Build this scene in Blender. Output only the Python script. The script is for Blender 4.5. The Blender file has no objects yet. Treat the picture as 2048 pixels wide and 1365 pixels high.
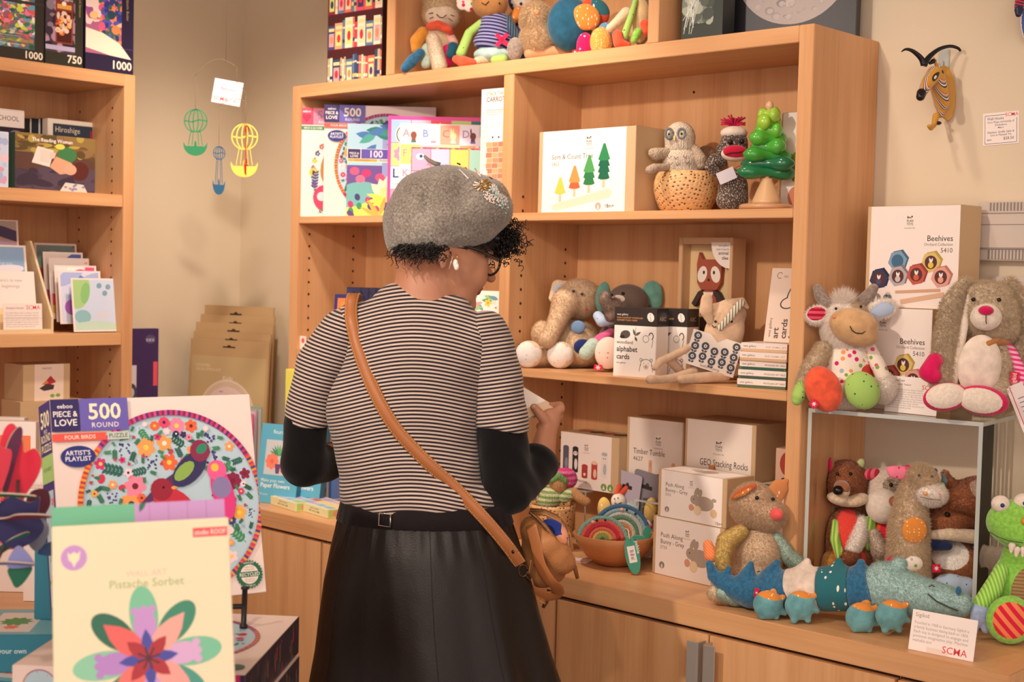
import bpy,bmesh,math,random
import numpy as np
from mathutils import Vector,Matrix,Euler
random.seed(7);np.random.seed(7)
sc=bpy.context.scene
COL=sc.collection
PI=math.pi
CAM=np.array([3.520,-2.526,1.515]);F=2749.388;PX,PY=1024.0,682.0
_y,_p,_r=[math.radians(a)for a in(43.087,-2.794,1.392)]
FW=np.array([-math.sin(_y)*math.cos(_p),math.cos(_y)*math.cos(_p),math.sin(_p)])
_rt=np.array([math.cos(_y),math.sin(_y),0.0]);_up=np.cross(_rt,FW)
RT=math.cos(_r)*_rt+math.sin(_r)*_up
UP=-math.sin(_r)*_rt+math.cos(_r)*_up
cd=bpy.data.cameras.new('camera');cam=bpy.data.objects.new('camera',cd);COL.objects.link(cam)
cam.matrix_world=Matrix(((RT[0],UP[0],-FW[0],CAM[0]),(RT[1],UP[1],-FW[1],CAM[1]),(RT[2],UP[2],-FW[2],CAM[2]),(0,0,0,1)))
cd.sensor_width=36.0;cd.lens=36.0*F/2048.0;cd.clip_start=0.05
cd.dof.use_dof=True;cd.dof.focus_distance=2.5;cd.dof.aperture_fstop=6.3
sc.camera=cam
sc.view_settings.view_transform='Standard';sc.view_settings.look='None'
sc.view_settings.gamma=1.0;sc.view_settings.use_curve_mapping=False
sc.view_settings.exposure=0.85
sc.cycles.transparent_max_bounces=32
w=bpy.data.worlds.new('world');sc.world=w;w.use_nodes=True
w.node_tree.nodes['Background'].inputs[0].default_value=(1.0,0.79,0.74,1)
w.node_tree.nodes['Background'].inputs[1].default_value=0.78
WARM=(1.0,0.83,0.69)
def spot(name,loc,to,power,size=55,blend=.55,rad=.045,col=WARM):
 l=bpy.data.lights.new(name,'SPOT');l.energy=power;l.spot_size=math.radians(size);l.spot_blend=blend
 l.shadow_soft_size=rad;l.color=col
 o=bpy.data.objects.new(name,l);COL.objects.link(o);o.location=loc
 o.rotation_euler=(Vector(to)-Vector(loc)).to_track_quat('-Z','Y').to_euler();return o
def area(name,loc,to,power,sx,sy,col=WARM):
 l=bpy.data.lights.new(name,'AREA');l.energy=power;l.shape='RECTANGLE';l.size=sx;l.size_y=sy;l.color=col
 o=bpy.data.objects.new(name,l);COL.objects.link(o);o.location=loc
 o.rotation_euler=(Vector(to)-Vector(loc)).to_track_quat('-Z','Y').to_euler();return o
spot('track_spot_shelves',(1.50,-.80,2.60),(1.36,-.12,1.50),33,66,.9)
spot('track_spot_wall',(2.00,-.80,2.60),(2.40,-.16,1.20),7,80,.9)
spot('track_spot_corner',(.95,-.75,2.60),(.45,-.25,1.3),29,80,.8)
spot('track_spot_left_shelves',(1.63,-1.25,2.63),(.25,-.75,1.55),30,60,.8)
spot('track_spot_far',(1.86,-2.9,2.58),(1.6,-.3,1.35),78,52,.8)
spot('track_spot_table',(2.9,-2.7,2.62),(2.2,-1.6,1.15),22,60,.8)
area('ambient_fill_light',(3.6,-2.6,2.7),(1.8,-.4,1.2),16,1.6,1.2,(1.0,.86,.75))  # unseen area lamp added above the camera as soft ambient fill
def proj(P):
 D=np.asarray(P,float)-CAM;z=D@FW
 return PX+F*(D@RT)/z,PY-F*(D@UP)/z,z
def U(u,v,dep):
 return CAM+dep*(FW+(u-PX)/F*RT-(v-PY)/F*UP)
def sx(u,y,z):
 A=RT-(u-PX)/F*FW
 return CAM[0]-(A[1]*(y-CAM[1])+A[2]*(z-CAM[2]))/A[0]
def sy(u,x,z):
 A=RT-(u-PX)/F*FW
 return CAM[1]-(A[0]*(x-CAM[0])+A[2]*(z-CAM[2]))/A[1]
def sz(v,x,y):
 A=UP+(v-PY)/F*FW
 return CAM[2]-(A[0]*(x-CAM[0])+A[1]*(y-CAM[1]))/A[2]
def on_z(u,v,z):
 d=FW+(u-PX)/F*RT-(v-PY)/F*UP
 return CAM+d*((z-CAM[2])/d[2])
def on_y(u,v,y):
 d=FW+(u-PX)/F*RT-(v-PY)/F*UP
 return CAM+d*((y-CAM[1])/d[1])
def on_x(u,v,x):
 d=FW+(u-PX)/F*RT-(v-PY)/F*UP
 return CAM+d*((x-CAM[0])/d[0])
def dep(P):return float((np.asarray(P)-CAM)@FW)
def lin(h):
 if isinstance(h,(tuple,list)):return tuple(h[:3])
 h=h.lstrip('#');c=[int(h[i:i+2],16)/255 for i in(0,2,4)]
 return tuple(x/12.92 if x<=.04045 else((x+.055)/1.055)**2.4 for x in c)
_M={}
def new_mat(name):
 m=bpy.data.materials.new(name);m.use_nodes=True
 nt=m.node_tree;b=nt.nodes['Principled BSDF'];return m,nt,b
def C(h,rough=.5,metal=0,coat=0,spec=.4,name=None):
 k=(h if isinstance(h,str)else tuple(h),rough,metal,coat,spec)
 if k in _M:return _M[k]
 m,nt,b=new_mat(name or 'colour');b.inputs['Base Color'].default_value=(*lin(h),1)
 b.inputs['Roughness'].default_value=rough;b.inputs['Metallic'].default_value=metal
 b.inputs['Coat Weight'].default_value=coat;b.inputs['Specular IOR Level'].default_value=spec
 _M[k]=m;return m
def N(nt,typ,**kw):
 n=nt.nodes.new(typ)
 for k,v in kw.items():setattr(n,k,v)
 return n
def coords(nt,scale=(1,1,1),rot=(0,0,0),kind='Object',loc=(0,0,0)):
 t=N(nt,'ShaderNodeTexCoord');mp=N(nt,'ShaderNodeMapping')
 nt.links.new(t.outputs[kind],mp.inputs['Vector'])
 mp.inputs['Scale'].default_value=scale;mp.inputs['Rotation'].default_value=rot;mp.inputs['Location'].default_value=loc
 return mp.outputs['Vector']
def ramp(nt,fac,stops,interp='LINEAR'):
 r=N(nt,'ShaderNodeValToRGB');r.color_ramp.interpolation=interp
 el=r.color_ramp.elements
 while len(el)>1:el.remove(el[-1])
 el[0].position=stops[0][0];el[0].color=(*lin(stops[0][1]),1)
 for p,c in stops[1:]:
  e=el.new(p);e.color=(*lin(c),1)
 nt.links.new(fac,r.inputs['Fac']);return r.outputs['Color']
def mathn(nt,op,a,b=None,c=None):
 n=N(nt,'ShaderNodeMath',operation=op)
 for i,x in enumerate((a,b,c)):
  if x is None:continue
  if isinstance(x,(int,float)):n.inputs[i].default_value=x
  else:nt.links.new(x,n.inputs[i])
 return n.outputs[0]
def mixc(nt,fac,a,b):
 n=N(nt,'ShaderNodeMix',data_type='RGBA')
 nt.links.new(fac,n.inputs[0])if not isinstance(fac,(int,float))else setattr(n.inputs[0],'default_value',fac)
 for i,x in((6,a),(7,b)):
  if isinstance(x,(str,tuple)):n.inputs[i].default_value=(*lin(x),1)
  else:nt.links.new(x,n.inputs[i])
 return n.outputs[2]
def bump(nt,b,h,strength=.3,dist=.002):
 n=N(nt,'ShaderNodeBump');n.inputs['Strength'].default_value=strength;n.inputs['Distance'].default_value=dist
 nt.links.new(h,n.inputs['Height']);nt.links.new(n.outputs[0],b.inputs['Normal'])
def noise(nt,vec,scale,detail=3,rough=.5):
 n=N(nt,'ShaderNodeTexNoise');n.inputs['Scale'].default_value=scale;n.inputs['Detail'].default_value=detail
 n.inputs['Roughness'].default_value=rough;nt.links.new(vec,n.inputs['Vector']);return n.outputs['Fac']
def wood(name,axis,a='#c58d5f',b='#d8a473',rough=.38):
 k=('wood',name,axis)
 if k in _M:return _M[k]
 m,nt,bs=new_mat(name)
 s={'x':(.9,14,14),'y':(14,.9,14),'z':(14,14,.9)}[axis]
 v=coords(nt,s);f=noise(nt,v,1.6,5,.55)
 s2={'x':(3,160,160),'y':(160,3,160),'z':(160,160,3)}[axis]
 f2=noise(nt,coords(nt,s2),1,2,.5)
 g=mathn(nt,'ADD',mathn(nt,'MULTIPLY',f,.75),mathn(nt,'MULTIPLY',f2,.25))
 c=ramp(nt,g,[(.28,a),(.5,b),(.75,'#e2b283' if b=='#d8a473' else b)])
 nt.links.new(c,bs.inputs['Base Color']);bs.inputs['Roughness'].default_value=rough
 bs.inputs['Specular IOR Level'].default_value=.35
 _M[k]=m;return m
def cloth(name,col,rough=.85,bs=900,bstr=.25,sheen=.3,var=.08,vs=60):
 k=('cloth',name,col)
 if k in _M:return _M[k]
 m,nt,b=new_mat(name);v=coords(nt)
 f=noise(nt,v,vs,3)
 l=lin(col);d=tuple(x*(1-var*2.2)for x in l);h=tuple(min(1,x*(1+var))for x in l)
 nt.links.new(ramp(nt,f,[(.3,d),(.7,h)]),b.inputs['Base Color'])
 b.inputs['Roughness'].default_value=rough;b.inputs['Sheen Weight'].default_value=sheen
 b.inputs['Specular IOR Level'].default_value=.15
 bump(nt,b,noise(nt,v,bs,2),bstr,.0015);_M[k]=m;return m
def plush(name,col,var=.16):return cloth(name,col,.95,420,.55,.5,var,170)
def dots(name,base,dot,scale=90,r=.22,rand=1.0,stretch=(1,1,1),rot=(0,0,0)):
 k=('dots',name)
 if k in _M:return _M[k]
 m,nt,b=new_mat(name);v=coords(nt,stretch,rot)
 vo=N(nt,'ShaderNodeTexVoronoi');vo.inputs['Scale'].default_value=scale;vo.inputs['Randomness'].default_value=rand
 nt.links.new(v,vo.inputs['Vector'])
 f=mathn(nt,'LESS_THAN',vo.outputs['Distance'],r)
 if isinstance(dot,(list,)):
  sp=N(nt,'ShaderNodeSeparateColor');nt.links.new(vo.outputs['Color'],sp.inputs[0])
  n=len(dot);dc=ramp(nt,sp.outputs[0],[(i/n,c)for i,c in enumerate(dot)],'CONSTANT')
 else:dc=dot
 nt.links.new(mixc(nt,f,base,dc),b.inputs['Base Color'])
 b.inputs['Roughness'].default_value=.85;b.inputs['Sheen Weight'].default_value=.2;b.inputs['Specular IOR Level'].default_value=.15
 bump(nt,b,noise(nt,coords(nt),700,2),.2,.001)
 _M[k]=m;return m
def stripes(name,a,bcol,period,direction=(0,0,1),duty=.5,attr=None,rough=.85):
 k=('stripes',name)
 if k in _M:return _M[k]
 m,nt,b=new_mat(name)
 if attr:
  at=N(nt,'ShaderNodeAttribute');at.attribute_name=attr;val=at.outputs['Fac']
 else:
  v=coords(nt);d=N(nt,'ShaderNodeVectorMath',operation='DOT_PRODUCT');nt.links.new(v,d.inputs[0])
  d.inputs[1].default_value=direction;val=d.outputs['Value']
 f=mathn(nt,'FRACT',mathn(nt,'MULTIPLY',val,1/period));f=mathn(nt,'LESS_THAN',f,duty)
 nt.links.new(mixc(nt,f,a,bcol),b.inputs['Base Color'])
 b.inputs['Roughness'].default_value=rough;b.inputs['Sheen Weight'].default_value=.2;b.inputs['Specular IOR Level'].default_value=.15
 bump(nt,b,noise(nt,coords(nt),700,2),.2,.001)
 _M[k]=m;return m
def knit(name,a,bcol=None,period=.004,band=None):
 k=('knit',name)
 if k in _M:return _M[k]
 m,nt,b=new_mat(name);v=coords(nt)
 vo=N(nt,'ShaderNodeTexVoronoi');vo.inputs['Scale'].default_value=1/period;vo.inputs['Randomness'].default_value=.35
 mp=coords(nt,(1,1,1.5));nt.links.new(mp,vo.inputs['Vector'])
 f=ramp(nt,vo.outputs['Distance'],[(.2,(1,1,1)),(.75,(.45,.45,.45))])
 base=a
 if bcol:
  d=N(nt,'ShaderNodeVectorMath',operation='DOT_PRODUCT');nt.links.new(v,d.inputs[0]);d.inputs[1].default_value=(0,0,1)
  ff=mathn(nt,'LESS_THAN',mathn(nt,'FRACT',mathn(nt,'MULTIPLY',d.outputs['Value'],1/band)),.5)
  base=mixc(nt,ff,a,bcol)
 mx=N(nt,'ShaderNodeMix',data_type='RGBA',blend_type='MULTIPLY');mx.inputs[0].default_value=.8
 if isinstance(base,(str,tuple)):mx.inputs[6].default_value=(*lin(base),1)
 else:nt.links.new(base,mx.inputs[6])
 nt.links.new(f,mx.inputs[7]);nt.links.new(mx.outputs[2],b.inputs['Base Color'])
 b.inputs['Roughness'].default_value=.9
 inv=mathn(nt,'SUBTRACT',1,vo.outputs['Distance']);bump(nt,b,inv,.8,.003)
 _M[k]=m;return m
def tag(o,label=None,cat=None,group=None,kind=None):
 if label:o['label']=label
 if cat:o['category']=cat
 if group:o['group']=group
 if kind:o['kind']=kind
 return o
def link(name,me,parent=None,loc=None):
 o=bpy.data.objects.new(name,me);COL.objects.link(o)
 if parent is not None:o.parent=parent
 if loc is not None:o.location=loc
 return o
def empty(name,loc,label,cat,group=None,rz=0):
 o=bpy.data.objects.new(name,None);COL.objects.link(o);o.location=loc;o.rotation_euler=(0,0,rz)
 o.empty_display_size=.05
 return tag(o,label,cat,group)
def smooth(P,n=4):
 out=[]
 for i in range(len(P)-1):
  p0,p1,p2,p3=[np.asarray(P[max(0,min(len(P)-1,i+k))],float)for k in(-1,0,1,2)]
  for j in range(n):t=j/n;out.append(.5*((2*p1)+(-p0+p2)*t+(2*p0-5*p1+4*p2-p3)*t*t+(-p0+3*p1-3*p2+p3)*t**3))
 return out+[np.asarray(P[-1],float)]
class MB:
 """mesh collector with materials"""
 def __init__(s):s.v=[];s.f=[];s.m=[];s.mats=[];s.sm=[]
 def mi(s,m):
  if m not in s.mats:s.mats.append(m)
  return s.mats.index(m)
 def add(s,vs,fs,m,smooth=False):
  o=len(s.v);s.v+=[tuple(map(float,p))for p in vs];i=s.mi(m)
  for f in fs:s.f.append(tuple(a+o for a in f));s.m.append(i);s.sm.append(smooth)
  return s
 def box(s,a,b,m,M=None,bev=0):
  (x0,y0,z0),(x1,y1,z1)=a,b
  if bev>0:
   bm=bmesh.new();bmesh.ops.create_cube(bm,size=1)
   for vv in bm.verts:vv.co=Vector(((x0+x1)/2+vv.co.x*(x1-x0),(y0+y1)/2+vv.co.y*(y1-y0),(z0+z1)/2+vv.co.z*(z1-z0)))
   bmesh.ops.bevel(bm,geom=bm.edges[:],offset=bev,segments=2,affect='EDGES')
   bm.verts.index_update()
   vs=[tuple(vv.co)for vv in bm.verts];fs=[[q.index for q in f.verts]for f in bm.faces];bm.free()
  else:
   vs=[(x0,y0,z0),(x1,y0,z0),(x1,y1,z0),(x0,y1,z0),(x0,y0,z1),(x1,y0,z1),(x1,y1,z1),(x0,y1,z1)]
   fs=[(0,3,2,1),(4,5,6,7),(0,1,5,4),(1,2,6,5),(2,3,7,6),(3,0,4,7)]
  if M is not None:vs=[tuple(M@Vector(p))for p in vs]
  return s.add(vs,fs,m)
 def tube(s,pts,rs,m,n=10,cap=True,flat=1.0,twist=None):
  pts=[Vector(p)for p in pts]
  if isinstance(rs,(int,float)):rs=[rs]*len(pts)
  vs=[];fs=[];ref=None
  for i,p in enumerate(pts):
   t=(pts[min(i+1,len(pts)-1)]-pts[max(i-1,0)]).normalized()
   if ref is None:ref=t.orthogonal().normalized()if twist is None else Vector(twist)
   a=(ref-t*ref.dot(t));a=a.normalized()if a.length>1e-6 else t.orthogonal().normalized();ref=a
   bb=t.cross(a)
   for k in range(n):
    an=2*PI*k/n;vs.append(tuple(p+(a*math.cos(an)+bb*math.sin(an)*flat)*rs[i]))
  for i in range(len(pts)-1):
   for k in range(n):fs.append((i*n+k,i*n+(k+1)%n,(i+1)*n+(k+1)%n,(i+1)*n+k))
  if cap:fs.append(tuple(range(n))[::-1]);fs.append(tuple((len(pts)-1)*n+k for k in range(n)))
  return s.add(vs,fs,m,True)
 def lathe(s,prof,m,c=(0,0,0),n=32,M=None):
  vs=[];fs=[]
  for r,z in prof:
   for k in range(n):a=2*PI*k/n;vs.append((c[0]+r*math.cos(a),c[1]+r*math.sin(a),c[2]+z))
  for i in range(len(prof)-1):
   for k in range(n):fs.append((i*n+k,i*n+(k+1)%n,(i+1)*n+(k+1)%n,(i+1)*n+k))
  fs.append(tuple(range(n))[::-1]);fs.append(tuple((len(prof)-1)*n+k for k in range(n)))
  if M is not None:vs=[tuple(M@Vector(p))for p in vs]
  return s.add(vs,fs,m,True)
 def ball(s,c,r,m,M=None,sub=2):
  bm=bmesh.new();bmesh.ops.create_icosphere(bm,subdivisions=sub,radius=1)
  rr=(r,r,r)if isinstance(r,(int,float))else r
  Q=M.to_3x3()if M is not None else Matrix.Identity(3)
  vs=[tuple(Vector(c)+Q@Vector((v.co.x*rr[0],v.co.y*rr[1],v.co.z*rr[2])))for v in bm.verts]
  fs=[[v.index for v in f.verts]for f in bm.faces];bm.free();return s.add(vs,fs,m,True)
 def prism(s,pts,h0,h1,m,M=None,smooth=False):
  n=len(pts);vs=[(p[0],h0,p[1])for p in pts]+[(p[0],h1,p[1])for p in pts]
  fs=[tuple(range(n)),tuple(range(2*n-1,n-1,-1))]+[(i,i+n,(i+1)%n+n,(i+1)%n)for i in range(n)]
  if M is not None:vs=[tuple(M@Vector(p))for p in vs]
  return s.add(vs,fs,m,smooth)
 def build(s,name,parent=None,loc=None,origin=None):
  me=bpy.data.meshes.new(name)
  v=np.array(s.v,float).reshape(-1,3)
  if origin is not None:v=v-np.array(origin)
  me.from_pydata(v.tolist(),[],s.f)
  for m in s.mats:me.materials.append(m)
  me.polygons.foreach_set('material_index',s.m);me.polygons.foreach_set('use_smooth',s.sm);me.update()
  return link(name,me,parent,loc if loc is not None else origin)
_T={}
def text_geo(s,bold=0.0,space=1.0):
 k=(s,bold,space)
 if k in _T:return _T[k]
 cu=bpy.data.curves.new('t','FONT');cu.body=s;cu.size=1;cu.resolution_u=2;cu.offset=bold*.45;cu.space_character=space
 o=bpy.data.objects.new('t',cu);COL.objects.link(o)
 dg=bpy.context.evaluated_depsgraph_get();me=o.evaluated_get(dg).to_mesh()
 vs=np.array([v.co[:2]for v in me.vertices])if len(me.vertices)else np.zeros((0,2));fs=[tuple(p.vertices)for p in me.polygons]
 o.evaluated_get(dg).to_mesh_clear();bpy.data.objects.remove(o);bpy.data.curves.remove(cu)
 _T[k]=(vs,fs);return _T[k]
class Art:
 """flat print on a surface: u right, v up; M maps (u, v, lift) to the mesh frame"""
 def __init__(s,mb,M,rough=.5,step=3e-5):s.mb=mb;s.M=M;s.z=2e-5;s.rough=rough;s.step=step
 def up(s,n=1):s.z+=s.step*n;return s
 def _p(s,pts,fs,c):
  s.z+=1.2e-6;vs=[tuple(s.M@Vector((p[0],p[1],s.z)))for p in pts]
  s.mb.add(vs,fs,c if isinstance(c,bpy.types.Material)else C(c,s.rough))
  return s
 clip=None
 def poly(s,pts,c):
  if s.clip:
   for ax,lim,sg in((0,s.clip[0],1),(0,s.clip[2],-1),(1,s.clip[1],1),(1,s.clip[3],-1)):
    out=[]
    for i in range(len(pts)):
     p,q=pts[i-1],pts[i];ip,iq=(p[ax]-lim)*sg>=-1e-9,(q[ax]-lim)*sg>=-1e-9
     if ip!=iq:
      t=(lim-p[ax])/(q[ax]-p[ax]);out.append((p[0]+t*(q[0]-p[0]),p[1]+t*(q[1]-p[1])))
     if iq:out.append(q)
    pts=out
    if len(pts)<3:return s
  return s._p(pts,[tuple(range(len(pts)))],c)
 def rect(s,x,y,w_,h,c):return s.poly([(x,y),(x+w_,y),(x+w_,y+h),(x,y+h)],c)
 def ell(s,x,y,rx,ry,c,a=0,n=20,a0=0,a1=2*PI):
  ca,sa=math.cos(a),math.sin(a);P=[]
  for i in range(n):
   t=a0+(a1-a0)*i/(n if abs(a1-a0-2*PI)<1e-6 else n-1)
   X,Y=rx*math.cos(t),ry*math.sin(t);P.append((x+X*ca-Y*sa,y+X*sa+Y*ca))
  return s.poly(P,c)
 def ring(s,x,y,r0,r1,cols,n=48,a0=0,a1=2*PI,sq=1.0):
  for i in range(n):
   t0=a0+(a1-a0)*i/n;t1=a0+(a1-a0)*(i+1)/n
   c=cols[i%len(cols)]if isinstance(cols,(list,tuple))and not isinstance(cols[0],float)else cols
   s.poly([(x+r0*math.cos(t0),y+sq*r0*math.sin(t0)),(x+r1*math.cos(t0),y+sq*r1*math.sin(t0)),(x+r1*math.cos(t1),y+sq*r1*math.sin(t1)),(x+r0*math.cos(t1),y+sq*r0*math.sin(t1))],c)
  return s
 def leaf(s,x,y,l,w_,a,c):
  ca,sa=math.cos(a),math.sin(a)
  P=[(0,0),(.25*l,.42*w_),(.5*l,.5*w_),(.75*l,.34*w_),(l,0),(.75*l,-.34*w_),(.5*l,-.5*w_),(.25*l,-.42*w_)]
  return s.poly([(x+px*ca-py*sa,y+px*sa+py*ca)for px,py in P],c)
 def line(s,x0,y0,x1,y1,t,c):
  d=math.hypot(x1-x0,y1-y0)or 1;nx,ny=-(y1-y0)/d*t/2,(x1-x0)/d*t/2
  return s.poly([(x0+nx,y0+ny),(x1+nx,y1+ny),(x1-nx,y1-ny),(x0-nx,y0-ny)][::-1],c)
 def path(s,pts,t,c):
  for a,b in zip(pts,pts[1:]):s.line(a[0],a[1],b[0],b[1],t,c)
  return s
 def arc(s,x,y,r,a0,a1,t,c,n=10,ry=None):
  ry=ry or r
  return s.path([(x+r*math.cos(a0+(a1-a0)*i/n),y+ry*math.sin(a0+(a1-a0)*i/n))for i in range(n+1)],t,c)
 def text(s,t,x,y,h,c,align='l',bold=.0,wmax=None,rot=0,space=1.0):
  vs,fs=text_geo(t,bold,space)
  if not len(vs):return s
  k=h/.70;kx=k;W=vs[:,0].max()*k
  if wmax and W>wmax:kx=k*wmax/W;W=wmax
  off={'l':0,'c':-W/2,'r':-W}[align];ca,sa=math.cos(rot),math.sin(rot)
  P=[(x+(p[0]*kx+off)*ca-p[1]*k*sa,y+(p[0]*kx+off)*sa+p[1]*k*ca)for p in vs]
  return s._p(P,fs,c)
 def flower(s,x,y,r,c,cc='#f4d35e',n=5,w_=.75,a=0):
  for i in range(n):s.ell(x+r*.55*math.cos(a+2*PI*i/n),y+r*.55*math.sin(a+2*PI*i/n),r*.5,r*.5*w_,c,a+2*PI*i/n,8)
  s.up();s.ell(x,y,r*.3,r*.3,cc,n=8);s.z-=s.step
  return s
 def sprig(s,x,y,l,a,c,n=5,lw=.25):
  ca,sa=math.cos(a),math.sin(a);s.line(x,y,x+l*ca,y+l*sa,l*.04,c)
  for i in range(n):
   t=l*(i+1)/(n+.5)
   for q in(-1,1):s.leaf(x+t*ca,y+t*sa,l*lw,l*lw*.45,a+q*.9,c)
  return s
def facing(ax=(1,0,0),az=(0,0,1),o=(0,0,0)):
 x=Vector(ax).normalized();z=Vector(az).normalized();n=x.cross(z)
 return Matrix(((x.x,z.x,n.x,o[0]),(x.y,z.y,n.y,o[1]),(x.z,z.z,n.z,o[2]),(0,0,0,1)))
class Box:
 """closed carton, local frame: x along the front, y to the back, z up, origin at the front left foot"""
 def __init__(s,w_,d,h,col='#f2ece6',side=None,top=None,rough=.45,bev=.0008):
  s.w,s.d,s.h=w_,d,h;s.mb=MB();b=C(col,rough);s.mb.box((0,0,0),(w_,d,h),b,bev=bev)
  e=4e-5;s.front=Art(s.mb,facing((1,0,0),(0,0,1),(0,-e,0)),rough)
  s.right=Art(s.mb,facing((0,1,0),(0,0,1),(w_+e,0,0)),rough)
  s.left=Art(s.mb,facing((0,-1,0),(0,0,1),(-e,d,0)),rough)
  s.top=Art(s.mb,facing((1,0,0),(0,1,0),(0,0,h+e)),rough)
  s.front.clip=s.top.clip=None;s.front.clip=(0,0,w_,h);s.right.clip=s.left.clip=(0,0,d,h);s.top.clip=(0,0,w_,d)
  if side:
   for a in(s.right,s.left):a.rect(.0005,.0005,d-.001,h-.001,side);a.up()
  if top:s.top.rect(.0005,.0005,w_-.001,d-.001,top);s.top.up()
 def done(s,name,loc,rz=0,tilt=0,roll=0):
  o=s.mb.build(name);o.location=loc;o.rotation_mode='XYZ'
  o.matrix_world=Matrix.Translation(Vector(loc))@Matrix.Rotation(rz,4,'Z')@Matrix.Rotation(-tilt,4,'X')@Matrix.Rotation(roll,4,'Y')
  return o
def foot(uL,yL,uR,yR,z,v=None):
 """front foot edge seen between two columns, on given depth lines; returns origin, width, angle, height"""
 xl=sx(uL,yL,z);xr=sx(uR,yR,z);wd=math.hypot(xr-xl,yR-yL)
 h=(sz(v,xl,yL)-z)if v is not None else None
 return(xl,yL,z),wd,math.atan2(yR-yL,xr-xl),h
def _rotm(ang):
 ca,sa=math.cos(ang),math.sin(ang);return ca*RTH+sa*UPV,-sa*RTH+ca*UPV
RTH=_rt;UPV=np.array([0,0,1.0]);FWH=np.array([-math.sin(_y),math.cos(_y),0.0])
def E(c,r,a=0,m=0,k=None,op='+',tilt=0,frame=None):
 """ellipsoid: centre (world), radii right/depth/up in metres, a turns it in the picture plane"""
 if frame is None:
  X,Z=_rotm(a);Y=FWH
  if tilt:Y,Z=math.cos(tilt)*Y+math.sin(tilt)*Z,-math.sin(tilt)*Y+math.cos(tilt)*Z
  frame=np.array([X,Y,Z])
 return dict(t='e',c=np.asarray(c,float),r=np.asarray(r if not isinstance(r,(int,float))else(r,r,r),float),R=frame,m=m,k=k,op=op)
def L(pts,rs,m=0,k=None,op='+',flat=None):
 if isinstance(rs,(int,float)):rs=[rs]*len(pts)
 return dict(t='l',p=[np.asarray(p,float)for p in pts],r=rs,m=m,k=k,op=op,flat=flat)
def PL(c,n,m=0,k=None):
 """cuts away everything on the n side of c"""
 return dict(t='p',c=np.asarray(c,float),n=-np.asarray(n,float)/np.linalg.norm(n),m=m,k=k,op='-')
def _d(q,P):
 if q['t']=='p':return(P-q['c'])@q['n']
 if q['t']=='e':
  X=(P-q['c'])@q['R'].T;r=q['r']
  k0=np.linalg.norm(X/r,axis=1);k1=np.linalg.norm(X/(r*r),axis=1)
  return np.where(k1>1e-9,k0*(k0-1)/np.maximum(k1,1e-9),-r.min())
 best=np.full(len(P),1e9)
 pts,rs=q['p'],q['r']
 Pq=P
 if q.get('flat')is not None:
  d,f=q['flat'];d=np.asarray(d,float);d=d/np.linalg.norm(d)
  Pq=P+np.outer(P@d,d)*(1/f-1);pts=[p+d*(p@d)*(1/f-1)for p in pts]
 for a,b,ra,rb in zip(pts,pts[1:],rs,rs[1:]):
  ab=b-a;l2=max(ab@ab,1e-12);t=np.clip((Pq-a)@ab/l2,0,1)
  dd=np.linalg.norm(Pq-(a+t[:,None]*ab),axis=1)-(ra+(rb-ra)*t);best=np.minimum(best,dd)
 if len(pts)==1:best=np.linalg.norm(Pq-pts[0],axis=1)-rs[0]
 if q.get('flat')is not None:best=best*q['flat'][1]**.5
 return best
def field(prims,P,k):
 D=None;md=np.full(len(P),1e9);mi=np.zeros(len(P),int)
 for q in prims:
  d=_d(q,P);kk=q['k']if q['k']is not None else k
  if q['op']=='paint':continue
  if q['op']=='-':
   h=np.clip(.5-.5*(D+d)/kk,0,1);D=D*(1-h)-d*h+kk*h*(1-h);continue
  if D is None:D=d
  else:
   h=np.clip(.5+.5*(D-d)/kk,0,1);D=D*(1-h)+d*h-kk*h*(1-h)
  sel=d<md;md[sel]=d[sel];mi[sel]=q['m']
 for q in prims:
  if q['op']=='paint':mi[_d(q,P)<0]=q['m']
 return D,mi
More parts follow.
